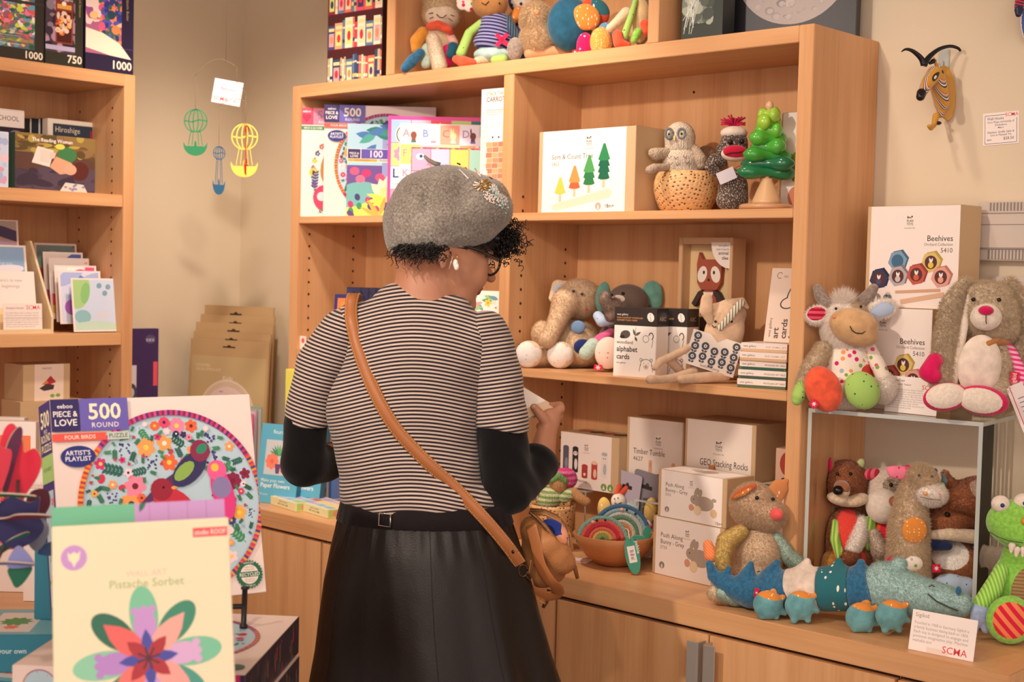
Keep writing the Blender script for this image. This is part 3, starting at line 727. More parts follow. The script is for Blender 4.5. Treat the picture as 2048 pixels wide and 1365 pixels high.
o=b.done('matching_game_box',rz_of(773,-.245,Z2),T43);tag(o,'square magenta edged matching game box with a Little title, behind the beret','game')
b=Box(.245,.020,.225,'#f2e4d8');a=b.front;LC=['#f4dfdc','#c3d3ee','#f4a58c','#efe6f4','#7ec0bd','#f4e27a','#f2bccf','#bfe0a0','#f5a87a','#8fa3da','#eedfe6','#f4c9b0','#d8e4c0','#c3d3ee','#f2bccf','#f4e27a','#f4a58c','#efe6f4','#7ec0bd','#f5a87a']
for k in range(20):
 i,j=k%5,k//5;x,y=.002+i*.0485,.223-(j+1)*.0485;a.rect(x,y,.0475,.0475,LC[k])
a.up()
for k in range(20):
 i,j=k%5,k//5;x,y=.002+i*.0485,.223-(j+1)*.0485;sk=['#8a4a3a','#f4ead8','#f0dca8','#6e3a34','#d98f5a'][(k+k//5)%5]
 a.text('ABCDEFGHIJKLMNOPQRST'[k],x+.005,y+.018,.018,['#c08aa0','#7f90c8','#e0705c','#a08fc0','#4a8a90'][k%5],'l',.015)
 hx,hy=x+.032,y+.022;a.ell(hx,hy,.0075,.009,sk);a.rect(hx-.005,hy-.016,.010,.009,sk)
 n=[0,4,2,1,2][k%5]
 for f in range(n):a.leaf(hx-.005+f*.004,hy+.004,.016,.004,1.6-f*.12,sk)
 a.up();a.rect(hx-.006,hy-.018,.012,.005,['#2f7a57','#f08fa0','#f4f0e0','#5a6ac0','#f4f0e0'][k%5]);a.z-=a.step
a.up(2);a.ell(.21,.175,.024,.024,'#f2eef0',n=28);a.up();a.ell(.21,.175,.024,.024,'#3a3f8f',0,14,PI+.5,2*PI-.5);a.up();a.text('500',.21,.183,.006,'#55506a','c',.01);a.text('PIECE',.21,.175,.006,'#55506a','c',.01);a.text('PUZZLE',.21,.167,.006,'#55506a','c',.01)
o=b.done('puzzle_box',rz_of(796.5,-.245,Z2),T43);tag(o,'sign language alphabet puzzle box of hands and letters, behind the beret','puzzle')
b=Box(.235,.016,.165,'#f3d0d6');a=b.front;a.rect(0,0,.235,.165,'#ee5a62');a.up()
for k in range(10):i,j=k%5,k//5;a.rect(.002+i*.0465,.163-(j+1)*.055,.045,.053,['#f2a9c9','#c4c8ea','#f4d36a','#9fd0c0','#f5a87a'][(k+j)%5])
a.up();a.ell(.022,.142,.010,.008,'#e9eef4');a.up();a.ell(.024,.143,.004,.004,'#2a3f7a');a.text('Aa',.038,.120,.010,'#e8607a','l',.02);a.up();a.rect(0,.045,.235,.03,'#f0a83a');a.up();a.text('26 ALPHABET CARDS',.01,.052,.014,'#e23c58','l',.03,.2)
for k in range(24):a.rect(.002+k*.0097,.161,.006,.003,['#e8486f','#2f8f5f','#f0c24a','#4a4690'][k%4])
o=b.done('alphabet_card_box',rz_of(820,-.245,Z2),T43);tag(o,'low pink and red alphabet flash card box just above the beret','game')
b=Box(.088,.088,.288,'#f8e6e0',side='#f6e2da');a=b.front
a.text('STACK THE',.016,.272,.0085,'#e0705a','l',.005,.05);a.text('CARROTS',.016,.258,.011,'#3a3230','l',.02,.062);a.rect(.016,.238,.066,.0012,'#e88a78');a.rect(.016,.233,.050,.0012,'#e8a898');a.rect(.016,.228,.034,.0012,'#e8a898')
a.ell(.045,.175,.020,.019,'#fffaf6');a.ell(.036,.205,.008,.022,'#fffaf6',.15);a.ell(.058,.205,.008,.022,'#fffaf6',-.12);a.up();a.line(.035,.198,.038,.212,.0012,'#4a3a38');a.line(.059,.198,.057,.212,.0012,'#4a3a38');a.ell(.037,.176,.0025,.0025,'#2a2222');a.ell(.055,.176,.0025,.0025,'#2a2222')
for r_ in range(12):
 for k in range(3):
  x=.018+k*.018+(r_%2)*.002;a.rect(x,.154-r_*.0122,.0172,.0112,['#f4b07c','#f29a70','#ee8468'][(r_+k)%3])
for x,y in((.078,.13),(.08,.085),(.013,.09),(.014,.04)):a.rect(x,y,.010,.010,'#fff8f2')
o=b.done('carrot_game_box',rz_of(957.5,-.235,Z2),math.radians(4));tag(o,'tall narrow white Stack the Carrots box standing against the divider','game')
KRAFT='#cdae86'
def logo(a,x,y,s,frame=True):
 if frame:a.rect(x-.62*s,y-.9*s,1.24*s,1.75*s,'#dccfc2');a.up();a.rect(x-.60*s,y-.88*s,1.20*s,1.71*s,'#f3eae2');a.up()
 a.rect(x-.45*s,y+.22*s,.22*s,.34*s,'#2f7a4c');a.ell(x-.22*s,y+.3*s,.1*s,.09*s,'#2f7a4c',n=8);a.ell(x,y+.36*s,.14*s,.12*s,'#c9353c',n=8);a.ell(x+.3*s,y+.48*s,.14*s,.13*s,'#27508f',n=8);a.ell(x+.22*s,y+.26*s,.13*s,.09*s,'#e9a83a',n=8)
 a.text('PLAN',x,y-.28*s,.34*s,'#1f1c1a','c',.035,1.0*s);a.text('TOYS',x,y-.72*s,.34*s,'#1f1c1a','c',.035,1.0*s);a.text('Sustainable Play',x,y-1.2*s,.2*s,'#6a625c','c',.0,1.7*s)
def kraft(w_,d,h,ls=.008,rs=.014,tones=('#f7f1ea',)):
 b=Box(w_,d,h,KRAFT,side=KRAFT,top=KRAFT,rough=.6);b.front.rect(ls,.0006,w_-ls-rs,h-.0012,tones[0]);b.front.up();return b
def age(a,x,y,s,t):a.text(t,x,y,s,'#3a3430','r',.005)
def co2(a,x,y,r,c='#8c8680'):a.ell(x,y,r,r,c,n=20);a.up();a.poly([(x,y+r*.6),(x-r*.5,y-r*.8),(x+r*.5,y-r*.8)],'#f3eae2');a.up();a.text('CO2',x,y-r*.75,r*.35,'#4a4440','c')
P0,w_,rz,h=foot(1075,-.232,1268,-.232,Z2,264)
b=kraft(w_,.10,h,.012,.026,('#fbf6ef',));a=b.front;logo(a,w_*.53,h*.86,h*.085,False)
a.text('Sort & Count Tree',w_*.14,h*.65,h*.06,'#5a4c40','l',.0,w_*.46);a.text('5403',w_*.14,h*.57,h*.045,'#8a7a6c','l')
a.poly([(w_*.15,h*.05),(w_*.2,h*.02),(w_*.76,h*.17),(w_*.78,h*.24),(w_*.74,h*.28),(w_*.16,h*.1)],'#f0dcc4');a.up()
for x,y,n,c,c2 in((.24,.13,1,'#f3cf5a','#e8b93f'),(.39,.19,2,'#ee9a52','#e2683c'),(.54,.23,3,'#4fa45a','#2d7f4a'),(.69,.29,4,'#2c8a55','#17694a')):
 x*=w_;y*=h;a.rect(x-w_*.014,y,w_*.028,h*.14,'#e9c9a4');a.up()
 for k in range(n):
  yy=y+h*(.11+.075*k);a.poly([(x-w_*.06,yy),(x-w_*.03,yy-h*.015),(x+w_*.03,yy-h*.015),(x+w_*.06,yy),(x+w_*.035,yy+h*.09),(x-w_*.035,yy+h*.09)],c2)
 yy=y+h*(.11+.075*(n-1));a.up();a.poly([(x-w_*.06,yy),(x-w_*.03,yy-h*.015),(x+w_*.03,yy-h*.015),(x+w_*.06,yy),(x+w_*.01,yy+h*.19),(x-w_*.01,yy+h*.19)],c)
co2(a,w_*.64,h*.07,h*.045,'#c9a898');age(a,w_*.80,h*.05,h*.045,'18m+')
o=b.done('toy_box',P0,rz);tag(o,'brightly lit Sort & Count Tree toy carton on the upper right shelf','box')
b=kraft(.12,.08,.20,.004,.01);a=b.front;logo(a,.055,.165,.012);a.ell(.04,.03,.02,.022,'#d98f70');a.ell(.035,.09,.012,.03,'#7fae4a')
o=b.done('toy_box',(2.00,-.12,Z2),0);tag(o,'white toy carton half hidden behind the stacked wooden tree','box')
WHITE_P='#f4ece4'
def alpha(u,y,lab):
 P0,w_,rz,h=foot(u,y,u+84,y+.006,Z3,604 if u<1300 else 603)
 h=.148;b=Box(w_,.045,h,WHITE_P,side=WHITE_P,rough=.25);a=b.front
 a.rect(0,h*.74,w_,h*.26,'#37302f');b.right.rect(0,h*.74,.045,h*.26,'#37302f');b.top.rect(0,0,w_,.045,'#37302f');a.up();b.right.up()
 a.text('wee gallery',w_*.06,h*.885,h*.03,'#efe6da','l',.005);a.text('HIGH-CONTRAST WOODLAND',w_*.06,h*.84,h*.022,'#e0a060','l',.012,w_*.66);a.text('ALPHABET FLASH CARDS',w_*.06,h*.805,h*.022,'#e0a060','l',.012,w_*.6)
 a.ell(w_*.86,h*.87,w_*.08,h*.07,'#f1e9de',.5,9);a.line(w_*.88,h*.76,w_*.84,h*.92,.0008,'#37302f');b.right.text('ABC',.0225,h*.82,h*.06,'#c9b090','c',.0,.035)
 K='#332e2e';a.ell(w_*.27,h*.61,w_*.12,h*.06,'#5a524e',.15);a.ell(w_*.2,h*.575,w_*.06,h*.025,K);a.line(w_*.5,h*.55,w_*.52,h*.72,.001,K);a.leaf(w_*.5,h*.6,w_*.16,h*.04,.5,'#6a625c');a.leaf(w_*.5,h*.6,w_*.14,h*.04,1.9,'#6a625c');a.leaf(w_*.5,h*.58,w_*.1,h*.04,-1.0,'#5a524e')
 a.arc(w_*.76,h*.56,w_*.07,0,2*PI,.0009,K,16,h*.05);a.arc(w_*.88,h*.6,w_*.05,-1.2,3,.0022,K,10,h*.05);a.line(w_*.93,h*.55,w_*.9,h*.44,.001,K)
 a.text('woodland',w_*.07,h*.475,h*.05,K,'l',.01,w_*.5);a.text('alphabet',w_*.07,h*.365,h*.075,K,'l',.035,w_*.82);a.text('cards',w_*.07,h*.255,h*.075,K,'l',.035,w_*.5);a.text('wee gallery',w_*.07,h*.19,h*.025,K,'l',.0)
 cx,cy=w_*.78,h*.2;a.arc(cx,cy,w_*.13,-.3,PI+.3,.001,K,14,h*.07);a.line(cx-w_*.13,cy,cx-w_*.16,cy-h*.11,.001,K);a.line(cx+w_*.13,cy,cx+w_*.16,cy-h*.11,.001,K)
 for q in(-1,1):a.arc(cx+q*w_*.12,cy+h*.06,w_*.03,0,2*PI,.001,K,8);a.ell(cx+q*w_*.05,cy+h*.01,.0007,.001,K)
 a.ell(cx,cy-h*.03,w_*.03,h*.025,'#cfa890');a.arc(cx,cy-h*.02,w_*.05,PI,2*PI,.0008,K,8,h*.05);a.ell(cx,cy-h*.045,w_*.012,h*.006,K)
 o=b.done('flash_card_box',P0,rz);tag(o,lab,'cards');return w_
alpha(1226,-.226,'front black and white woodland alphabet cards box on the middle right shelf')
alpha(1287,-.165,'second woodland alphabet cards box, half hidden behind the first')
P0,w_,rz,_=foot(1350,-.105,1457,-.105,Z3);h=sz(475,P0[0],-.105)-Z3
b=MB();WB=wood('pale_tray_wood','z','#c49a72','#d2aa80')
for A_,B_ in(((0,0,0),(.010,.05,h)),((w_-.010,0,0),(w_,.05,h)),((.010,0,0),(w_-.010,.05,.010)),((.010,0,h-.014),(w_-.010,.05,h)),((.008,.03,.008),(w_-.008,.049,h-.008))):b.box(A_,B_,WB if B_[1]-A_[1]>.03 or True else WB,bev=.001)
a=Art(b,facing((1,0,0),(0,0,1),(0,.0297,0)),.6);a.rect(.011,.011,w_-.022,h-.026,'#e3c794')
bb=b.build('animal_tile_tray');bb.location=P0;bb.rotation_euler=(0,0,rz);tag(bb,'wooden boxed fox animal tiles set standing at the back of the middle shelf','toy')
fx=MB();RED,DK2=C('#a5523c',.6),C('#3c302e',.6);cx=w_*.5
def slab(pts,y0,y1,m):fx.prism([(cx+p[0],p[1])for p in pts][::-1],y0,y1,m)
hh=h*.78
slab([(-.030,hh-.03),(-.020,hh-.045),(.020,hh-.045),(.030,hh-.03),(.032,hh+.01),(.027,hh+.035),(.018,hh+.02),(-.018,hh+.02),(-.027,hh+.035),(-.032,hh+.01)],.016,.029,RED)
slab([(-.020,hh-.10),(.020,hh-.10),(.022,hh-.07),(.012,hh-.046),(-.012,hh-.046),(-.022,hh-.07)],.016,.029,RED)
slab([(-.042,hh-.075),(-.034,hh-.082),(-.013,hh-.052),(-.016,hh-.045),(-.026,hh-.05)],.014,.028,DK2);slab([(.042,hh-.075),(.034,hh-.082),(.013,hh-.052),(.016,hh-.045),(.026,hh-.05)],.014,.028,DK2)
slab([(-.02,hh-.135),(-.006,hh-.135),(-.004,hh-.105),(-.021,hh-.105)],.016,.028,DK2);slab([(.02,hh-.135),(.006,hh-.135),(.004,hh-.105),(.021,hh-.105)],.016,.028,DK2)
a=Art(fx,facing((1,0,0),(0,0,1),(cx,.0158,0)),.6)
for q in(-1,1):a.ell(q*.017,hh-.012,.012,.018,'#f0e4d6',q*.25);a.up();a.ell(q*.013,hh-.008,.0028,.004,'#2e2624');a.z-=a.step
a.ell(0,hh-.024,.003,.003,'#2e2624');a.poly([(-.014,hh-.05),(0,hh-.075),(.014,hh-.05)],'#f0e4d6')
for i in range(14):a.ell(rnd.uniform(-.016,.016),hh-.078-rnd.random()*.02,.0008,.0012,'#ecd8c4')
f=fx.build('fox_tile',bb)
lb2=MB();a=Art(lb2,facing((1,0,0),(0,0,1),(0,-.0006,0)),.4);a.poly([(w_-.006,h-.010)]+[(w_-.006-.048*math.cos(t*PI/20),h-.010-.055*math.sin(t*PI/20))for t in range(11)],'#f1e6dc');a.up()
a.text('wee gallery',w_-.009,h-.019,.004,'#3a3432','r',.0);a.text('mix+match',w_-.009,h-.027,.005,'#3a3432','r',0);a.text('animal',w_-.010,h-.036,.007,'#2e2826','r',.035);a.text('tiles',w_-.010,h-.0465,.007,'#2e2826','r',.035);lb2 .build('corner_label',bb)
base=Z3
for k in range(5):
 P0,w2,rz2,_=foot([1474,1476,1479,1479,1482][k],[-.236,-.232,-.228,-.231,-.226][k],[1571,1572,1572,1573,1574][k],[-.212,-.21,-.208,-.214,-.21][k],base)
 wood_land=k<3;t=.0175;w2=min(w2,2.108-P0[0]);b=Box(w2,.085,t,'#5a6b4f' if wood_land else '#d6b08a',rough=.3)
 a=b.front;a.rect(0,t*.34,w2,t*.66,'#f1e3da');a.up();b.left.rect(0,t*.34,.085,t*.66,'#f1e3da');b.top.rect(0,0,w2,.085,'#f1e3da')
 a.text('wee gallery',w2*.05,t*.52,t*.24,'#4a423e','l',.005,w2*.42);a.text('WOODLAND ART CARDS' if wood_land else 'BABY ANIMAL ART',w2*.54,t*.5,t*.2,'#3f4a3c' if wood_land else '#c99a78','l',.015,w2*.44)
 if wood_land and k:a.rect(w2*.05,t*.05,w2*.9,t*.2,'#1f5a4c' if k==2 else '#3a5548')
 o=b.done('art_card_box',P0,rz2);tag(o,['green edged woodland art cards box at the bottom of the stack of five','woodland art cards box second from the bottom of the stack','dark green woodland art cards box in the middle of the stack','baby animal art cards box second from the top of the stack','baby animal art cards box on top of the stack of five'][k],'cards',None);base+=t+.0003
P0=(sx(1517,-.20,base),-.20,base);w2,h2=2.108-P0[0]-.004,.150
b=Box(w2,.014,h2,'#e7d0bf',rough=.4);a=b.front;K='#3a3230'
a.text('wee gallery',.014,.010,.006,K,'l',0,rot=PI/2);a.text('art',.031,.008,.013,'#5a504c','l',.05,rot=PI/2);a.text('cards',.049,.008,.013,'#5a504c','l',.05,rot=PI/2,wmax=.056);a.text('for',.068,.008,.013,'#5a504c','l',.04,rot=PI/2)
a.ell(.060,.100,.016,.030,'#4a403c',-.5);a.ell(.045,.080,.018,.012,'#4a403c',.3);a.up();a.ell(.060,.101,.013,.026,'#e7d0bf',-.5);a.ell(.045,.080,.015,.0095,'#e7d0bf',.3);a.up()
for i in range(12):a.line(.050+i*.0018,.085+i*.002,.056+i*.0012,.092+i*.003,.0009,K)
a.arc(.020,.135,.006,.6,5.4,.001,K);a.text('FSC',.030,.131,.004,K)
o=b.done('art_card_box',(P0[0]-.002,P0[1]+.02,base+.001),math.radians(2),math.radians(10));tag(o,'white art cards box leaning upright on top of the flat stack','cards')
# ---  COUNTER UNDER THE BOOKCASE
def acrylic():
 m,nt,b=new_mat('clear_acrylic')
 out=nt.nodes['Material Output'];tr=N(nt,'ShaderNodeBsdfTransparent');tr.inputs[0].default_value=(.985,.99,.985,1)
 gl=N(nt,'ShaderNodeBsdfGlossy');gl.inputs['Roughness'].default_value=.03;gl.inputs[0].default_value=(1,1,1,1)
 fr=N(nt,'ShaderNodeFresnel');fr.inputs[0].default_value=1.16
 mx=N(nt,'ShaderNodeMixShader');nt.links.new(fr.outputs[0],mx.inputs[0]);nt.links.new(tr.outputs[0],mx.inputs[1]);nt.links.new(gl.outputs[0],mx.inputs[2]);nt.links.new(mx.outputs[0],out.inputs[0]);return m
ACR=acrylic()
def acr_edge():
 m,nt,b=new_mat('polished_acrylic_edge');b.inputs['Base Color'].default_value=(.62,.66,.62,1);b.inputs['Roughness'].default_value=.15
 b.inputs['Alpha'].default_value=.75;return m
ACE=acr_edge()
def riser(loc,rz,w_,d,h,t,label):
 r=empty('acrylic_riser',loc,label,'display stand',None,rz)
 def sheet(name,a,b_,ed):
  mb=MB();mb.box(a,b_,ACR)
  for e in ed:mb.box(e[0],e[1],ACE)
  return mb.build(name,r)
 e=.0004
 sheet('top_sheet',(0,0,h-t),(w_,d,h),[((0,-e,h-t),(w_,0,h)),((w_,0,h-t),(w_+e,d,h))])
 sheet('side_sheet',(0,0,0),(t,d,h-t-.0002),[((0,-e,0),(t,0,h-t))])
 sheet('side_sheet',(w_-t,0,0),(w_,d,h-t-.0002),[((w_-t,-e,0),(w_,0,h-t))])
 return r
ZQ=ZC+.0005
GXW=sx(1507,-.146,1.03)-(XM+TP+.300)-.004
p=on_z(1177,1085,ZC);rx1=sx(1205,-.13,ZC+.09)
riser((XM+TP+.012,-.15,ZQ),0,.150,.125,.128,.004,'clear acrylic riser under the animal matching toy carton')
riser((XM+TP+.300,-.15,ZQ),0,GXW,.125,.128,.004,'clear acrylic riser carrying the Timber Tumble and stacking rocks cartons')
zr=ZQ+.1285
P0,w_,rz,h=foot(1119,-.135,1229,-.135,zr,862);b=kraft(w_+.01,.09,h,.001,.022,('#f3e4da',));a=b.front;W_=w_+.01
logo(a,W_*.45,h*.76,h*.09,False)
for i,(c,c2,hh)in enumerate((('#5c5b6c','#8f9099',.42),('#2a2a33','#e8ddd0',.42),('#b53a3c','#7c2024',.2),('#bf4240','#e8c4a8',.28),('#e8ded4','#b5b5ba',.40))):
 x=W_*(.10+.165*i);y=h*(.30 if i<2 else.22 if i!=4 else.28);r=W_*.05
 a.rect(x-r,y,2*r,h*hh,c);a.ell(x,y,r,r*.35,c);a.ell(x,y+h*hh,r,r*.5,c if i<3 else c2);a.up()
 if i!=2:a.ell(x+r*.2,y+h*hh*.32,r*.55,h*.10 if i!=3 else h*.08,c2)
 else:a.ell(x,y+h*.05,r*.4,r*.4,'#f0dcd0');a.ell(x-r*.4,y+h*.12,r*.1,r*.14,'#2a2020');a.ell(x+r*.4,y+h*.12,r*.1,r*.14,'#2a2020')
 if i in(1,4):a.ell(x,y+h*hh*.78,r*.75,r*.6,'#f0e0d4');a.up();a.ell(x-r*.3,y+h*hh*.8,r*.14,r*.18,'#2a2020');a.ell(x+r*.3,y+h*hh*.8,r*.14,r*.18,'#2a2020')
 a.up()
for x in(.76,.87):a.ell(W_*x,h*.09,h*.065,h*.065,'#6f9c4a');a.up();a.poly([(W_*x,h*.13),(W_*x-h*.03,h*.05),(W_*x+h*.03,h*.05)],'#e8ead0')
a.text('Wild Animal Matching',W_*.06,h*.12,h*.045,'#6a5a50','l',0,W_*.42)
for i in range(4):b.top.ell(W_*(.2+i*.2),.05,.018,.02,['#b56a4a','#4a3a38','#a8584a','#5a3c34'][i])
o=b.done('toy_box',P0,rz);tag(o,'carton showing five small animal figures, left on the clear riser','box')
P0,w_,rz,h=foot(1251,-.108,1364,-.108,zr,833);b=kraft(w_,.09,h,.007,.004,('#eedfd2',));a=b.front;logo(a,w_*.56,h*.73,h*.085)
a.text('Timber Tumble',w_*.12,h*.54,h*.07,'#4a4038','l',.005,w_*.56);a.text('4627',w_*.12,h*.45,h*.055,'#5a5048','l')
for x in(.40,.80):a.rect(w_*x,h*.05,w_*.065,h*.40,'#d9a98a');a.ell(w_*(x+.0325),h*.45,w_*.0325,w_*.03,'#d9a98a');a.up();a.rect(w_*(x+.028),h*.38,w_*.008,h*.06,'#8a5a48');a.z-=a.step
a.ell(w_*.58,h*.26,w_*.09,h*.05,'#8f3638');a.ell(w_*.66,h*.29,w_*.03,h*.03,'#8f3638')
for i in range(5):a.ell(w_*(.44+i*.05),h*(.10+(i%3)*.03),w_*.045,h*.03,['#5a3a38','#7a3a3c','#4a3230'][i%3])
o=b.done('toy_box',P0,rz);tag(o,'Timber Tumble toy carton standing beside the stacking rocks carton','box')
P0,w_,rz,h=foot(1366,-.146,1507,-.146,zr,836);b=kraft(w_,.115,h,.006,.010,('#f3e6da',));a=b.front;logo(a,w_*.49,h*.73,h*.085)
a.text('GEO Stacking Rocks',w_*.90,h*.50,h*.075,'#4a4038','r',.005,w_*.68);a.text('5511',w_*.90,h*.385,h*.06,'#5a5048','r')
for pts,c in(([(.18,.2),(.24,.32),(.33,.30),(.38,.2)],'#a8324a'),([(.3,.3),(.36,.5),(.44,.52),(.5,.36),(.42,.24)],'#d9905a'),([(.36,.34),(.44,.52),(.5,.36)],'#b8623c'),([(.46,.24),(.5,.38),(.58,.38),(.66,.26),(.62,.16),(.5,.16)],'#c97a48'),([(.46,.24),(.5,.38),(.5,.16)],'#e6a874'),([(.74,.12),(.8,.2),(.88,.19),(.92,.12)],'#a9624a')):
 a.poly([(w_*p_[0],h*p_[1])for p_ in pts],c);a.up()
o=b.done('toy_box',P0,rz);tag(o,'GEO Stacking Rocks toy carton on the clear riser','box');GX=P0[0]+w_+.003
b=kraft(.072,.09,.080,.001,.006,('#d9b49c',));a=b.front;a.ell(.03,.05,.02,.025,'#a8402f');a.ell(.02,.012,.008,.010,'#4a3430')
o=b.done('toy_box',(2.038,-.160,ZQ+.1995),0);tag(o,'narrow toy carton wedged between the rocks carton and the end panel','box')
def bunny(P0,w_,rz,h,lab):
 b=kraft(w_,.085,h,.008,.012,('#fbf1ea',));a=b.front;logo(a,w_*.49,h*.80,h*.085,False)
 for t,y in(('Push Along',.66),('Bunny - Grey',.545)):a.text(t,w_*.11,h*y,h*.078,'#4a4038','l',.0,w_*.34)
 a.text('5733',w_*.11,h*.455,h*.055,'#6a6058','l')
 g='#b3a396';a.ell(w_*.68,h*.42,w_*.14,h*.15,g);a.ell(w_*.55,h*.47,w_*.07,h*.10,g);a.ell(w_*.57,h*.64,w_*.03,h*.10,g,-.5);a.ell(w_*.62,h*.62,w_*.03,h*.09,g,-.3);a.ell(w_*.82,h*.52,w_*.035,h*.04,g);a.up()
 a.ell(w_*.53,h*.48,w_*.008,h*.012,'#3a2a28');a.ell(w_*.50,h*.30,w_*.04,h*.07,'#d9a488')
 a.up();a.ell(w_*.59,h*.26,w_*.055,h*.10,'#e9cfa8');a.ell(w_*.82,h*.25,w_*.05,h*.09,'#e3c69c');a.up();a.ell(w_*.59,h*.26,w_*.045,h*.085,'#f0dcb8')
 co2(a,w_*.14,h*.17,h*.06);age(a,w_*.95,h*.04,h*.06,'12m+')
 if lab[0]=='t':b.top.rect(.008,.002,w_-.02,.08,'#f8ece4');b.top.up();b.top.ell(w_*.5,.045,w_*.16,.018,'#c9b8aa');b.top.ell(w_*.35,.05,w_*.08,.012,'#c9b8aa')
 o=b.done('toy_box',P0,rz);tag(o,{'t':'upper of the two stacked push along grey bunny cartons','b':'lower push along grey bunny carton resting on the countertop'}[lab[0]],'box')
P0,w_,rz,h=foot(1304,-.245,1446,-.262,ZQ,1030);bunny(P0,w_,rz,h-.0006,'b')
P1,w1,rz1,h1=foot(1315,-.243,1452,-.258,ZQ+h,937);bunny(P1,w1,rz1,h1,'t')
b=kraft(2.110-GX,.09,.199,.007,.01,('#f7ebe2',));t=b.top;t.rect(.006,.004,2.10-GX,.08,'#f4e8de');t.up();t.ring(.055,.01,.02,.05,['#d9443c','#f0a83a','#3f9a5a','#3a6ab0','#8a4a9a'],20,.3,PI-.3)
q=sx(1455,-.165,1.1);o=b.done('toy_box',(q,-.262,ZQ),0)
o.location=(GX,-.170,ZQ);tag(o,'toy carton with a rainbow printed on its lid, behind the grey rodent toy','box')
def hangcard(u,v,y,wpx,hpx,lab,tilt,shade):
 x=sx(u,y,1.0);D=dep((x,y,1.0));w_=wpx*D/F;h=hpx*D/F
 mb=MB();m=C(shade,.5);r=w_*.09;pts=[]
 for cx_,cz,a0 in((w_-r,r,-PI/2),(w_-r,h-r,0),(r,h-r,PI/2),(r,r,PI)):
  for i in range(5):t=a0+i*PI/8;pts.append((cx_+r*math.cos(t),cz+r*math.sin(t)))
 mb.prism(pts,0,.0012,m);a=Art(mb,facing((1,0,0),(0,0,1),(0,-.0002,0)))
 a.rect(w_*.32,h*.80,w_*.36,h*.045,'#33302f');a.ell(w_*.5,h*.845,w_*.06,h*.03,'#33302f');a.text('sigikid',w_*.72,h*.58,h*.10,'#bfe6df','c',.02,w_*.6)
 o=mb.build('hang_card');o.matrix_world=Matrix.Translation(Vector((x,y,ZQ)))@Matrix.Rotation(math.radians(1),4,'Z')@Matrix.Rotation(-tilt,4,'X')@Matrix.Rotation(math.radians(8),4,'Y');tag(o,lab,'card');return o
hangcard(1212,0,-.127,66,166,'lilac grey hang card of the smiling keyring toy behind the bowl',.0,'#b9b0be')
hangcard(1249,0,-.119,70,172,'darker grey hang card standing behind the lilac one',.0,'#8b848c')
# ---  RIGHT OF THE BOOKCASE
XA=XR+.006
AW=.33;AD=.19;AH=.373
riser((XA,-.232,ZQ),math.radians(7),AW,AD,AH,.0075,'large clear acrylic display riser with soft toys on and under it')
ZA=ZQ+AH+.0006
def hexa(a,x,y,s,c,dk,bee=None,ang=.2):
 P=lambda r,ox=0,oy=0:[(x+ox+r*math.cos(ang+i*PI/3),y+oy+r*math.sin(ang+i*PI/3))for i in range(6)]
 a.poly(P(s,s*.22,s*.12),dk);a.up();a.poly(P(s),c);a.up();a.ell(x,y,s*.62,s*.62,dk if not bee else '#5a3030');a.up()
 if bee:a.ell(x,y-s*.25,s*.28,s*.28,bee);a.leaf(x,y-.05*s,s*.5,s*.2,1.9,'#efe6e0');a.leaf(x,y-.05*s,s*.5,s*.2,1.2,'#efe6e0')
def beehive(P0,w_,rz,h,lab):
 b=kraft(w_,.075,h,.008,.0005,('#f4e7df',));a=b.front;logo(a,w_*.47,h*.86,h*.07)
 a.text('Beehives',w_*.93,h*.655,h*.055,'#3f3834','r',.01,w_*.34);a.text('Orchard Collection',w_*.93,h*.61,h*.028,'#6a615b','r',0,w_*.3);a.text('5410',w_*.93,h*.545,h*.045,'#4a423d','r',.0)
 s=w_*.105
 for x,y,c,dk,be in((.35,.46,'#7fa0b8','#3f6a8a',None),(.15,.28,'#343a58','#23263f','#4a5078'),(.36,.31,'#b5adb0','#7f777c','#c9c0c0'),(.71,.45,'#d9c072','#b59a48','#e0c44a'),(.56,.33,'#c2584c','#8f3a34','#d0603c'),(.82,.31,'#e0a090','#b87468','#e8a088')):
  hexa(a,w_*x,h*y,s,c,dk,be)
 a.up(4);a.line(w_*.34,h*.155,w_*.82,h*.185,h*.028,'#d3a586');a.up();a.line(w_*.40,h*.06,w_*.86,h*.145,h*.045,'#dcb394');a.ell(w_*.255,h*.10,w_*.045,h*.032,'#7a8c98');a.up();a.line(w_*.24,h*.08,w_*.25,h*.125,h*.01,'#2c2c34');a.ell(w_*.26,h*.145,w_*.022,h*.022,'#e3dcd8')
 co2(a,w_*.13,h*.085,h*.055);age(a,w_*.90,h*.03,h*.045,'3y+')
 o=b.done('toy_box',P0,rz);tag(o,lab,'box')
P0,w_,rz,h=foot(1672,-.118,1861,-.135,ZA,611);P0=(max(P0[0],XR+.004),P0[1],P0[2]);h=sz(612,*P0[:2])-ZA
beehive(P0,sx(1861,-.135,1.35)-P0[0],rz,h,'lower Beehives toy carton behind the plush cow')
P1,w1,rz1,h1=foot(1729,-.108,1914,-.122,ZA+h+.0005,413);beehive(P1,w1,rz1,h1,'upper Beehives toy carton standing on the lower one against the wall')
def card(name,u0,y0,u1,y1,z,hpx,lab,tilt,fill,cat='sign'):
 P0,w_,rz,_=foot(u0,y0,u1,y1,z);D=dep((P0[0],y0,z));h=hpx*D/F
 b=Box(w_,.0012,h,'#f6ebe4',rough=.5,bev=.0003);fill(b.front,w_,h);o=b.done(name,P0,rz,tilt);tag(o,lab,cat);return o
RD='#e0484c'
